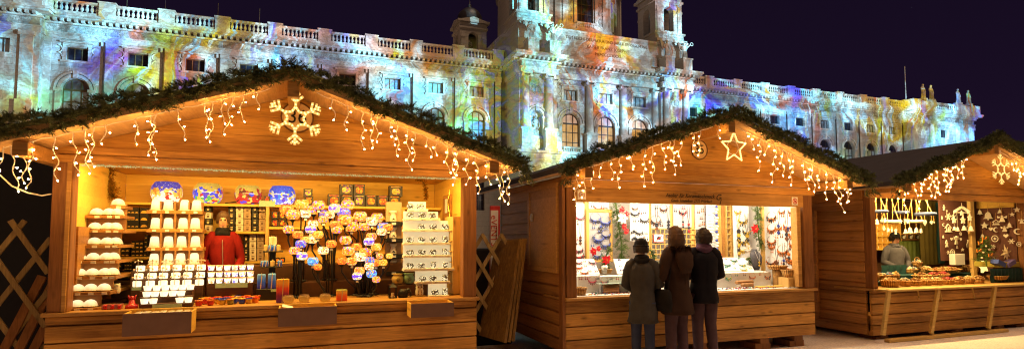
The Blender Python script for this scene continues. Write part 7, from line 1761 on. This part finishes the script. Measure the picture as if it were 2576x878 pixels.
for kd, x, y, r, lab in (('star',669,178,24,'cream star at the upper left of the maroon board'),('snow',700,240,26,'cream snowflake below the upper star'),('crib',702,328,36,'cream crib cut-out left of the yellow mobile'),('crib',690,440,30,'cream arched crib at the lower left of the maroon board'),('angel',758,405,36,'large cream angel in the middle of the maroon board'),('heart',724,402,12,'tiny cream heart left of the large angel'),('heart',792,405,12,'tiny cream heart right of the large angel'),('rabbit',840,440,32,'cream rabbit at the lower right of the maroon board'),('ring',732,500,22,'cream oval ring at the bottom of the maroon board'),('ring',850,330,24,'faint oval ring right of the yellow mobile'),('tree',664,385,14,'small cream tree at the left edge of the maroon board'),('star',655,250,14,'small cream star at the left edge of the maroon board'),('angel',735,240,20,'cream angel between snowflake and mobile'),('heart',690,200,10,'tiny cream heart under the upper star'),('tree',765,460,16,'small cream tree under the large angel'),('star',805,480,14,'cream star beside the rabbit'),('snow',700,500,14,'cream snowflake at the bottom of the maroon board'),('bell',860,400,14,'cream bell above the rabbit'),('ring',790,365,13,'small cream ring above the large angel'),('moon',668,300,12,'small cream moon left of the crib')):
    ornament(kd, 'I', x, y, r, 6.735, LINEN, lab, 0, 'cream cut-outs on the maroon board')
for kd, x, y, r, rb, lab in (('bell',990,235,30,60,'large cream bell outline left in the far right bay'),('star',964,305,26,0,'straw star angel above the small Christmas tree'),('crib',1048,285,22,50,'cream crib hanging in the far right bay'),('angel',1092,250,28,50,'cream angel hanging high in the far right bay'),('tree',1145,300,22,60,'cream tree hanging right of the high angel'),('moon',1205,348,22,0,'cream crescent moon at the far right'),('moon',1048,335,18,0,'cream crescent moon under the crib'),('angel',1110,325,24,0,'cream angel below the high angel'),('ring',1040,400,22,0,'cream oval ring above the small Christmas tree'),('heart',1120,380,16,0,'cream heart in the far right bay'),('star',1200,190,22,30,'glinting straw star at the top of the far right bay'),('snow',1025,458,16,0,'small cream snowflake right of the tree top'),('bell',930,210,18,50,'cream bell by the post in the far right bay'),('heart',1010,330,14,40,'cream heart right of the straw star angel'),('tree',1075,200,18,40,'cream tree high up in the far right bay'),('star',1165,225,16,40,'straw star right of the high tree'),('angel',1235,270,20,50,'cream angel at the right edge of the picture'),('snow',1160,420,18,0,'cream snowflake above the big straw star'),('ring',1215,440,16,0,'cream ring right of the big straw star'),('bell',950,380,14,30,'cream bell just above the small Christmas tree')):
    ornament(kd, 'I', x, y, r, 7.1, LINEN, lab, rb, 'cream ornaments in the far right bay', X=11.52)
# ---- straw nativity mobile
p = cr('I', 800, 190, 6.6); T = thing('straw_mobile', 'glowing straw roof mobile with yellow stars and bells in the middle of the basket hut', 'mobile', p); wM = cw('I', 78, 800, 6.6)
b = MB(); b.bar((-wM, 0, -.03), (0, 0, .05), .022, .05); b.bar((wM, .003, -.03), (0, .003, .05), .022, .05); b.bar((-wM*.95, .01, -.05), (wM*.95, .01, -.05), .014, .03); b.tube([(0, 0, .05), (0, 0, .12)], .003, 4); b.build('roof', GLOWY, T, True)
for (x, y, r) in ((750, 265, 26), (815, 265, 30), (865, 248, 28), (805, 215, 20), (855, 208, 14)):
    q = cr('I', x, y, 6.58)-p; b = MB(); rr = cw('I', r, x, 6.58); b.prism([(q.x+u, q.z+v) for u, v in star_poly(rr, 5, .5)], -.012, .006); b.tube([(q.x, 0, q.z+rr), (q.x*.9, 0, -.03)], .002, 4); b.build('star', GLOWY, T, True)
for (x, y, r) in ((745, 325, 14), (768, 330, 16), (815, 322, 18), (865, 325, 20)):
    q = cr('I', x, y, 6.57)-p; rr = cw('I', r, x, 6.57); b = S(); b.lathe([(rr, -rr), (rr*.6, -.2*rr), (rr*.45, .6*rr), (.0001, rr)], 8, tuple(q)); b.tube([(q.x, q.y, q.z+rr), (q.x, q.y, -.04)], .002, 4); b.build('bell', GLOWY, T, True)
# ---- baskets on the counter
GOODS = [plain('basket_goods_'+n, c, .6, var=.5, scale=30, bump=.4) for n, c in (('straw', (.62, .42, .16)), ('red', (.48, .07, .08)), ('cream', (.75, .62, .42)), ('brown', (.30, .14, .05)), ('blue', (.16, .25, .38)))]
def full_basket(label, x, yb, wpx, hpx, Y, z, gi, handle=False, seed=0):
    p = cr('I', x, yb, Y); rx = cw('I', wpx/2., x, Y); h = cw('I', hpx, x, Y)*.85
    T = basket(label, p.x, Y, z, rx, min(.11, rx*.9), h, 'wicker baskets on the basket hut counter', handle=handle); rng = random.Random(seed+int(x)); b = MB()
    for k in range(int(26+rx*150)):
        a = rng.uniform(0, 2*PI); q = math.sqrt(rng.random())*.82; c = Vector((rx*q*math.cos(a), min(.11, rx*.9)*q*math.sin(a), h*.9+(1-q*q)*.035+rng.uniform(0, .02)))
        d = Vector((rng.uniform(-1, 1), rng.uniform(-1, 1), rng.uniform(-.25, .5))).normalized(); b.m = rng.choice((0, 0, 1)); L = rng.uniform(.014, .03)
        if k % 3: b.bar(tuple(c-d*L), tuple(c+d*L), .012, .010, (0, .3, 1))
        else: b.ball(tuple(c), .013, 6, 4)
    b.build('goods', [GOODS[gi], GOODS[(gi+2) % 5]], T, True); return T
zc3 = .757
fr = [(278, 754, 138, 52, 0, 'wide front basket leftmost'), (388, 750, 76, 44, 2, 'front basket second from the left'), (464, 750, 74, 40, 3, 'front basket third from the left'), (540, 748, 78, 40, 0, 'front basket fourth from the left'), (618, 746, 76, 38, 0, 'front basket left of the red goods'), (700, 742, 80, 38, 1, 'front basket filled with red goods'), (778, 738, 76, 38, 3, 'front basket right of the red goods'), (852, 735, 72, 40, 0, 'front basket second from the right'), (925, 730, 70, 38, 3, 'front basket rightmost')]
for x, y, w_, h_, gi, lab in fr: full_basket(lab+' on the basket hut counter', x, y, w_, h_, 6.12, zc3, gi)
b = MB(); a = cr('I', 165, 700, 6.25); b.cbox(8.0, 10.9, 6.25, 6.62, zc3, zc3+.075, .006); b.cbox(8.0, 10.9, 6.45, 6.7, zc3+.075, zc3+.14, .006); tag(b.build('goods_step', TEAL, None, loc=(9.4, 6.4, zc3)), 'teal cloth covered step carrying the rear baskets', 'display stand')
for x, y, w_, h_, gi, lab in [(178, 676, 40, 42, 0, 'back left basket, leftmost of four'), (222, 674, 58, 42, 2, 'back left basket, second of four'), (268, 672, 50, 42, 4, 'back left basket, third of four'), (312, 670, 62, 44, 0, 'back left basket, rightmost of four'), (505, 694, 130, 30, 3, 'flat middle row basket left of the red heap'), (590, 694, 60, 30, 1, 'middle row basket heaped with red ornaments'), (665, 690, 80, 30, 1, 'middle row basket with red and white ornaments')]: full_basket(lab+' on the teal step', x, y, w_, h_, 6.33, zc3+.077, gi)
p = cr('I', 680, 678, 6.42); full_basket('long shallow tray basket with goods across the middle of the counter', 680, 678, 325, 30, 6.5, zc3+.142, 3)
for x, y, w_, h_, gi, lab, hd in [(435, 655, 78, 36, 2, 'rear basket left of the handled basket', False), (528, 648, 110, 34, 0, 'wide rear basket in the middle', False), (475, 600, 66, 30, 2, 'small handled basket behind the wide rear basket', True), (748, 640, 90, 34, 1, 'rear basket with orange goods before the white box', False), (862, 640, 130, 36, 3, 'rear basket right of the white box', False)]:
    Y = 6.72; full_basket(lab+' on the basket hut counter', x, y, w_, h_, Y, cr('I', x, y, Y).z, gi, hd)
b = MB(); b.cbox(8.05, 11.3, 6.66, 6.95, .3, cr('I', 600, 650, 6.72).z-.002, .006); tag(b.build('rear_table', TEAL, None, loc=(9.6, 6.8, .3)), 'teal covered rear table of the basket hut', 'table')
drape('dark teal cloth hanging in front of the basket seller', 'I', 215, 395, 590, 690, 6.62, TEAL, 4, .012, 'teal_cloth', 'cloth')
drape('teal cloth skirt below the yellow table at the far right', 'I', 1010, 1240, 612, 735, 6.075, TEAL, 9, .014, 'teal_cloth', 'cloth')
b = MB(); a = cr('I', 1080, 600, 6.1); b.cbox(a.x, 11.6, 6.1, 6.5, cr('I', 1150, 608, 6.1).z, cr('I', 1150, 570, 6.1).z, .006); tag(b.build('yellow_table_cloth', YCLO, None, loc=(a.x, 6.5, .9)), 'yellow cloth on the raised table at the far right', 'cloth')
a = cr('I', 744, 592, 6.62); c = cr('I', 812, 510, 6.62); b = MB(); b.cbox(a.x, c.x, 6.6, 6.7, a.z, c.z, .004); tag(b.build('white_box', WHITEP, None, loc=(a.x, 6.6, a.z)), 'plain white carton standing among the baskets', 'box')
p = cr('I', 887, 572, 6.7); b = S(); b.lathe([(.032, 0), (.032, .085), (.0001, .088)], 12, tuple(p)); b.tube([p+Vector((0, 0, .085)), p+Vector((0, 0, .1))], .003, 4); tag(b.build('pillar_candle', CCRM, None, loc=p), 'cream pillar candle right of the white carton', 'candle')
p = cr('I', 958, 605, 6.45); b = MB(); b.prism([(p.x+u, p.z+v) for u, v in star_poly(cw('I', 46, 958, 6.45), 5, .5, PI/2+.2)], 6.43, 6.47); tag(b.build('lit_star', glow('star_paper', (1, .72, .22), 1.5), None, loc=p), 'glowing yellow paper star at the right end of the baskets', 'star lamp')
p = cr('I', 1120, 505, 6.16); r = cw('I', 70, 1120, 6.16); T = thing('straw_star', 'large pale straw star with eight points at the far right', 'star', p); b = MB()
for k in range(8):
    a = k*PI/4+.25; d = Vector((math.cos(a), 0, math.sin(a))); s = Vector((-d.z, 0, d.x)); L = r*(1 if k % 2 == 0 else .75)
    b.poly([(0, -.03, 0), tuple(d*L*.35-s*r*.16), tuple(d*L), tuple(d*L*.35+s*r*.16)])
b.build('ray', STRAW, T, True)
p = cr('I', 975, 560, 6.3); T = thing('small_christmas_tree', 'small decorated Christmas tree with orange bows at the far right', 'Christmas tree', p); rng = random.Random(5); hT = cr('I', 975, 385, 6.3).z-p.z; b = MB(); b.tube([(0, 0, -.1), (0, 0, hT)], .01, 5)
for k in range(150):
    t = rng.random(); a = rng.uniform(0, 2*PI); rr = (1-t)*.2*rng.uniform(.3, 1); sprig(b, (rr*math.cos(a)*.5, rr*math.sin(a)*.5, t*hT), (math.cos(a), math.sin(a), -.1), .05+rr*.4, rng, 14, .035, .006)
b.build('crown', FIR2, T, True)
BOW = plain('orange_bow', (.75, .25, .03), .4)
for (x, y) in ((935, 432), (925, 488), (1010, 520), (965, 400)):
    q = cr('I', x, y, 6.2)-p; b = MB(); b.prism([(q.x-.06, q.z+.03), (q.x, q.z), (q.x+.06, q.z+.035), (q.x+.055, q.z-.02), (q.x, q.z-.005), (q.x-.055, q.z-.03)], q.y-.006, q.y+.006); b.build('bow', BOW, T, True)
for j, (x, y) in enumerate(((955, 500), (1000, 480), (975, 455), (1030, 540), (945, 540))): q = cr('I', x, y, 6.19)-p; b = MB(); b.ball(tuple(q), .018, 7, 5); b.build('bauble', LINEN, T, True)
for j, (x, mt, lab) in enumerate(((1065, plain('blue_parcel', (.06, .10, .40), .4), 'blue wrapped parcel under the straw star'), (1140, plain('violet_parcel', (.16, .12, .35), .4), 'violet wrapped parcel right under the straw star'))):
    q = cr('I', x, 600, 6.13); b = MB(); M = Matrix.Translation(q+Vector((0, 0, .05))) @ Matrix.Rotation(.35-.7*j, 4, 'Y'); b.obox(M, .2, .12, .07); tag(b.build('parcel', mt, None, loc=q), lab, 'parcel')
basket('low wide basket at the right end by the star', cr('I', 1060, 640, 6.12).x, 6.12, .80, .2, .1, .06)
# ---- front ledge with slanted legs
W_NEW = wood('fresh_pine', (.45, .28, .07, 1), (.70, .47, .15, 1), 'X', .2)
b = MB(); b.cbox(7.93, 11.9, 5.78, 5.96, .725, .752, .004); T = tag(b.build('folding_ledge', W_NEW, None, loc=(9.9, 5.87, .73)), 'fresh pine folding ledge along the front of the basket hut', 'ledge')
for i, (u0, v0, u1, v1) in enumerate(((2236, 728, 2221, 842), (2360, 724, 2342, 838), (2503, 718, 2486, 825))):
    q = at(u0, v0, 5.82); q2 = at(u1, v1, 5.80); q2.z = max(q2.z, .03); b = MB(); b.bar(tuple(q), tuple(q2), .06, .04); b.build('slanted_leg', W_NEW, T)
for (u0, v0, u1, v1) in ((2309, 738, 2312, 752), (2364, 738, 2370, 758), (2446, 733, 2452, 750)):
    b = MB(); b.bar(tuple(at(u0, v0-10, 5.93)), tuple(at(u1, v1, 5.9)), .015, .015); b.build('peg', W_NEW, T)
b = MB(); q = at(2230, 845, 5.82); b.cbox(q.x, 10.6, 5.77, 5.86, .004, .05, .004); b.build('ground_rail', W_NEW, T)
# ================================================================== PEOPLE
SKIN = plain('skin', (.58, .32, .20), .5, .4, var=.1); HAIRB = plain('brown_hair', (.10, .05, .025), .5, .4, var=.5, scale=60, bump=.5); HAIRD = plain('dark_hair', (.03, .018, .012), .5, .4, var=.5, scale=60, bump=.5)
EYEW = plain('eye', (.02, .015, .012), .2, .5); LIPS = plain('lips', (.40, .12, .10), .5)
def cloth(name, c, rough=.85): return plain(name, c, rough, .15, var=.35, scale=11, bump=.5)
def skin_body(pose, h):
    """one continuous body grown round a skeleton; facing -Y, feet at z = 0, drawn for 1.70 m and scaled"""
    v = []; e = []; r = []
    def add(p, rad, par=None):
        v.append(Vector(p)); r.append(rad if isinstance(rad, tuple) else (rad, rad))
        if par is not None: e.append((par, len(v)-1))
        return len(v)-1
    pel = add((0, 0, .93), (.155, .115)); sp = add((0, .0, 1.13), (.135, .105), pel); ch = add((0, .0, 1.33), (.165, .115), sp)
    nb = add((0, .005, 1.455), (.075, .07), ch); nk = add((0, -.005, 1.505), (.053, .053), nb)
    ht = pose.get('head', (0, 0)); hx, hy = ht
    h0 = add((hx*.3, -.012+hy*.3, 1.555), (.062, .070), nk); h1 = add((hx*.7, -.014+hy*.7, 1.615), (.074, .092), h0); h2 = add((hx, -.006+hy, 1.665), (.070, .090), h1); add((hx, .0+hy, 1.700), (.045, .06), h2)
    for s, key in ((-1, 'arm_r'), (1, 'arm_l')):
        el, wr = pose.get(key, ((s*.25, .02, 1.13), (s*.26, -.05, .90)))
        sh = add((s*.175, .0, 1.405), (.062, .06), ch); elb = add(el, (.043, .043), sh); w_ = add(wr, (.028, .022), elb)
        d = (Vector(wr)-Vector(el)).normalized(); pc_ = Vector(wr)+d*.055; pa = add(pc_, (.034, .017), w_)
        side = d.cross(Vector((0, 1, .3))).normalized()
        if side.length < .1: side = Vector((1, 0, 0))
        dn = side.cross(d).normalized()
        for k, L in enumerate((.066, .076, .071, .055)):               # four fingers, curled a little
            o = side*(.024-.016*k); k1 = add(pc_+o+d*.035, .0095, pa); k2 = add(pc_+o+d*(.035+L*.5)+dn*.008, .0085, k1); add(pc_+o+d*(.035+L*.85)+dn*.026, .0075, k2)
        t1 = add(Vector(wr)+d*.03+side*.034, .011, w_); add(Vector(wr)+d*.065+side*.052+dn*.012, .009, t1)
    for s, key in ((-1, 'leg_r'), (1, 'leg_l')):
        kn, an = pose.get(key, ((s*.10, -.012, .50), (s*.105, .02, .085)))
        hp = add((s*.092, .0, .875), (.098, .10), pel); k_ = add(kn, (.064, .064), hp); a_ = add(an, (.040, .042), k_)
        add((an[0]+s*.01, an[1]-.09, .045), (.040, .030), a_)
    me = bpy.data.meshes.new('person_skeleton'); me.from_pydata([tuple(p) for p in v], e, [])
    o = bpy.data.objects.new('person_skeleton', me); COL.objects.link(o)
    md = o.modifiers.new('Skin', 'SKIN'); md.use_smooth_shade = True
    for i, sv in enumerate(me.skin_vertices[0].data): sv.radius = r[i]; sv.use_root = (i == 0)
    o.modifiers.new('Sub', 'SUBSURF').render_levels = 2; o.modifiers['Sub'].levels = 2
    dg = bpy.context.evaluated_depsgraph_get(); out_ = bpy.data.meshes.new_from_object(o.evaluated_get(dg)); out_.name = 'body'
    bpy.data.objects.remove(o); bpy.data.meshes.remove(me)
    return out_
def person(label, loc, rz, h, pose, coat, hem, trousers, shoes, hair, hat=None, extras=None, collar=None, flare=1.25):
    P = thing('person', label, 'person', loc, None, rz); s = h/1.72; P.scale = (s*.90, s*.94, s)
    bm_ = skin_body(pose, h); bm_.materials.append(SKIN); bm_.polygons.foreach_set('use_smooth', [True]*len(bm_.polygons))
    bo = bpy.data.objects.new('body', bm_); COL.objects.link(bo); bo.parent = P
    hx, hy = pose.get('head', (0, 0))
    b = S(); b.loft([((hx-.008, -.105+hy, 1.645), .010, .012), ((hx, -.118+hy, 1.615), .014, .018), ((hx, -.112+hy, 1.603), .018, .014)], 8); b.build('nose', SKIN, P, True)
    for sx in (-1, 1): b = S(); b.ball((hx+sx*.030, -.092+hy, 1.640), .011, 8, 6, (1.2, .6, .8)); b.build('eye', EYEW, P, True); b = S(); b.ball((hx+sx*.082, .005+hy, 1.615), .022, 8, 6, (.4, .8, 1.3)); b.build('ear', SKIN, P, True)
    b = S(); b.ball((hx, -.098+hy, 1.572), .022, 8, 5, (1.2, .5, .35)); b.build('mouth', LIPS, P, True)
    # hair
    L = hair[1]; b = S(); rng2 = random.Random(9)
    b.loft([((hx, .03+hy, 1.60-L), .085, .06), ((hx, .028+hy, 1.60-L*.4), .102, .082), ((hx, .022+hy, 1.635), .103, .096), ((hx, .012+hy, 1.685), .096, .104), ((hx, .005+hy, 1.725), .074, .086), ((hx, 0+hy, 1.752), .03, .035)], 18)
    b.build('hair', hair[0], P, True)
    if L > 0:
        b = MB()
        for k in range(260):                                        # loose strands over the cap of hair
            a = rng2.uniform(-.35, PI+.35); w_ = rng2.uniform(-.12, .12); pts = []
            for j in range(6):
                t = j/5.; zz = 1.745-t*(.145+L*.9); rr = (.03+.085*min(1, t*2.2))*(1-.25*max(0, t-.6)); aa = a+w_*t*2
                jt = 1.02+rng2.uniform(-.02, .10)*t; pts.append(Vector((hx+rr*jt*math.cos(aa), .014+hy+rr*jt*math.sin(aa), zz+rng2.uniform(-.012, .012))))
            s_ = Vector((-math.sin(a), math.cos(a), 0))*.005
            for q, q2 in zip(pts, pts[1:]): b.poly([q-s_, q+s_, q2+s_, q2-s_])
        b.build('hair_strand', hair[0], P, True)
    # coat: torso, sleeves, collar
    rng = random.Random(int(h*1000)); b = S(); rings = []
    zs = [hem+(1.46-hem)*k/12 for k in range(13)]
    for z in zs:
        t = (z-hem)/(1.46-hem)
        if z > 1.36: rx, ry = .215-(z-1.36)*1.05, .145-(z-1.36)*.55
        elif z > 1.05: rx, ry = .178+.037*(z-1.05)/.31, .138
        else: rx, ry = .178+(1.05-z)*.10*flare, .138+(1.05-z)*.10*flare
        rings.append(((rng.uniform(-.006, .006), .0+rng.uniform(-.004, .004), z), rx+.004*math.sin(z*60), ry+.005*math.sin(z*47), .9))
    b.loft(rings, 30); p0_, p1_ = rng.uniform(0, 6), rng.uniform(0, 6)
    for vi, (x, y, z) in enumerate(b.v):                            # hanging folds and creases
        a = math.atan2(y, x); lo_ = max(0., min(1., (1.25-z)/.5)); f = 1+lo_*.045*math.sin(5*a+p0_+z*3)+.022*math.sin(9*a+z*14+p1_)+.018*math.sin(z*38+3*math.sin(a*2+p0_))
        b.v[vi] = (x*f, y*f, z)
    b.build('coat', coat, P, True)
    b = MB(); b.bar((0, rings[6][2]+.012, hem+.02), (0, rings[10][2]+.006, 1.32), .006, .004); b.build('back_seam', coat, P, True)
    for sx, key in ((-1, 'arm_r'), (1, 'arm_l')):
        el, wr = pose.get(key, ((sx*.25, .02, 1.13), (sx*.26, -.05, .90))); a = Vector((sx*.165, 0, 1.415)); el = Vector(el); wr = Vector(wr)
        b = S(); pts = [Vector((sx*.07, 0, 1.455)), Vector((sx*.13, 0, 1.44)), Vector((sx*.175, 0, 1.40)), a.lerp(el, .35)+Vector((sx*.012, 0, 0)), a.lerp(el, .75), el, el.lerp(wr, .3), el.lerp(wr, .7), wr-(wr-el).normalized()*.005]
        b.tube(pts, [.045, .072, .086, .080, .072, .066, .065, .058, .052], 14)
        for vi, (x, y, z) in enumerate(b.v): k_ = 1+.05*math.sin(z*52+x*20+sx); b.v[vi] = (sx*.2+(x-sx*.2)*k_, y*(1+.06*math.sin(z*47)), z)
        b.build('sleeve', coat, P, True)
    if collar: b = S(); b.tube([(.085*math.cos(a), .01+.078*math.sin(a), 1.475+.012*math.sin(a*3)) for a in [2*PI*k/16 for k in range(16)]], collar[1], 8, closed=True); b.tube([(.075*math.cos(a), .01+.07*math.sin(a), 1.515) for a in [2*PI*k/16 for k in range(16)]], collar[1]*.8, 8, closed=True); b.build('scarf', collar[0], P, True)
    for sx, key in ((-1, 'leg_r'), (1, 'leg_l')):
        kn, an = pose.get(key, ((sx*.10, -.012, .50), (sx*.105, .02, .085))); hp = Vector((sx*.092, 0, .90)); kn = Vector(kn); an = Vector(an)
        b = S(); b.tube([hp, hp.lerp(kn, .5), kn, kn.lerp(an, .4), kn.lerp(an, .85), an+Vector((0, 0, -.02))], [.112, .098, .080, .075, .064, .066], 14); b.build('trouser_leg', trousers, P, True)
        b = S(); x, y = an[0]+sx*.006, an[1]; b.loft([((x, y-.045, .002), .052, .14, .8), ((x, y-.045, .03), .05, .138, .8), ((x, y-.03, .06), .045, .11, .9), ((x, y+.01, .10), .044, .058), ((x, y+.012, .14), .046, .056)], 16); b.build('shoe', shoes, P, True)
    if hat:
        b = S(); hm, kind = hat
        b.loft([((hx, .008+hy, 1.655), .106, .112), ((hx, .008+hy, 1.69), .108, .114), ((hx, .008+hy, 1.73), .098, .104), ((hx, .008+hy, 1.765), .07, .075), ((hx, .008+hy, 1.785), .02, .02)], 18)
        if kind == 'cap': b.loft([((hx, -.11+hy, 1.655), .075, .075, .9), ((hx, -.105+hy, 1.668), .07, .07, .9)], 14)
        else: b.tube([(hx+.110*math.cos(a), .008+hy+.116*math.sin(a), 1.668) for a in [2*PI*k/18 for k in range(18)]], .016, 6, closed=True)
        b.build('hat', hm, P, True)
    if extras: extras(P)
    return P
# seller in red
RED = cloth('red_jacket', (.19, .008, .007)); BLK = cloth('black_wool', (.014, .012, .012)); JEANS = cloth('blue_jeans', (.04, .05, .10)); GREYJ = cloth('grey_jacket', (.10, .095, .11)); BRWN = cloth('brown_coat', (.040, .02, .013)); DKBL = cloth('dark_jacket', (.011, .010, .014)); PLUM = cloth('plum_trousers', (.085, .05, .06)); LEATH = plain('black_leather', (.02, .018, .018), .4, .4); TAN = plain('tan_leather', (.35, .20, .08), .5)
def zip_(P):
    b = MB(); b.tube([(.0, -.145, 1.40), (.01, -.146, 1.2), (.02, -.15, 1.0)], .006, 5); b.build('zip', STEEL, P, True)
p = at(560, 530, 7.1)
person('person in red jacket with dark scarf behind the lamp counter', (p.x+.01, 7.1, .185), .1, p.z-.185-.03, {'arm_r': ((-.27, .0, 1.15), (-.16, -.22, 1.02)), 'arm_l': ((.28, .0, 1.15), (.18, -.22, 1.0)), 'head': (0, -.01)}, RED, .72, JEANS, LEATH, (HAIRB, .0), None, zip_, (BLK, .045)).scale.x *= .84
# customer in the dark hat, left of the pair
p = at(1614, 598, 5.66)
person('person in dark knitted hat, grey coat and jeans, leftmost customer at the jewellery stall', (p.x, 5.66, .006), PI*.80, p.z-.06, {'arm_r': ((-.26, -.02, 1.14), (-.15, -.24, 1.08)), 'arm_l': ((.26, -.02, 1.14), (.16, -.22, 1.06)), 'head': (.012, -.014), 'leg_l': ((.10, -.05, .5), (.11, -.06, .085))}, cloth('grey_coat', (.055, .05, .046)), .62, JEANS, LEATH, (HAIRD, .02), (BLK, 'beanie'), None, (BLK, .045))
# seller in the basket hut
p = cr('I', 306, 352, 7.0)
person('person in grey jacket and dark cap behind the basket counter', (p.x, 7.0, .125), -.35, p.z-.125-.05, {'arm_r': ((-.29, -.02, 1.15), (-.15, -.24, 1.04)), 'arm_l': ((.29, -.02, 1.14), (.14, -.26, 1.0)), 'head': (0, -.03)}, GREYJ, .75, JEANS, LEATH, (HAIRD, .01), (BLK, 'cap'), None, (GREYJ, .04))
# two customers seen from behind
def fur(P):
    rng = random.Random(4); b = MB()
    for k in range(520):
        a = rng.uniform(0, PI*1.0)*1.15-.2; q = Vector((.15*math.cos(a), .055+.085*math.sin(a), 1.46+rng.uniform(-.05, .03))); d = Vector((math.cos(a)+rng.uniform(-.5, .5), math.sin(a)+rng.uniform(-.5, .5), rng.uniform(-.8, .8))).normalized(); s_ = d.orthogonal().normalized()*.006
        b.poly([q-s_, q+s_, q+d*.06])
    b.build('fur_trim', cloth('dark_fur', (.045, .022, .014)), P, True)
    b = S(); b.loft([((0, .15, 1.17), .10, .03), ((0, .155, 1.26), .15, .05), ((0, .13, 1.38), .17, .075), ((0, .09, 1.47), .14, .07)], 16); b.build('hood', BRWN, P, True)
    b = S(); b.loft([((.27, -.02, .70), .05, .13, .7), ((.275, -.02, .80), .06, .15, .7), ((.27, -.02, .94), .05, .13, .7), ((.265, -.02, .97), .03, .1, .7)], 14); b.tube([(.265, -.1, .96), (.25, -.06, 1.2), (.18, 0, 1.45), (.2, .06, 1.2), (.265, .06, .96)], .010, 5); b.build('shoulder_bag', BLK, P, True)
p = at(1692, 569, 5.62)
person('person with brown hair in long brown hooded coat facing the jewellery stall', (p.x, 5.56, .006), PI+.25, p.z-.035, {'arm_r': ((-.26, -.03, 1.14), (-.14, -.25, 1.12)), 'arm_l': ((.27, -.02, 1.13), (.17, -.22, 1.04)), 'head': (.01, -.01), 'leg_l': ((.10, -.03, .5), (.11, -.02, .085))}, BRWN, .66, PLUM, TAN, (HAIRB, .13), None, fur, (cloth('brown_scarf', (.10, .05, .03)), .04), 1.5)
p = at(1768, 574, 5.62)
def pocket(P):
    b = S(); b.loft([((.27, .0, .74), .045, .09, .8), ((.28, 0, .86), .055, .11, .8), ((.27, 0, .98), .045, .09, .8)], 12); b.tube([(.27, -.06, .97), (.25, -.04, 1.2), (.19, 0, 1.44)], .009, 5); b.build('hand_bag', cloth('dark_red_bag', (.06, .015, .02)), P, True)
person('person with dark hair in black jacket right of the brown coat', (p.x, 5.62, .006), PI-.3, p.z-.03, {'arm_r': ((-.27, -.04, 1.14), (-.15, -.26, 1.08)), 'arm_l': ((.25, -.03, 1.13), (.12, -.25, 1.1)), 'head': (-.01, -.01), 'leg_r': ((-.10, -.03, .5), (-.11, .05, .085))}, DKBL, .78, PLUM, TAN, (HAIRD, .05), None, pocket, (cloth('violet_scarf', (.10, .05, .09)), .045))
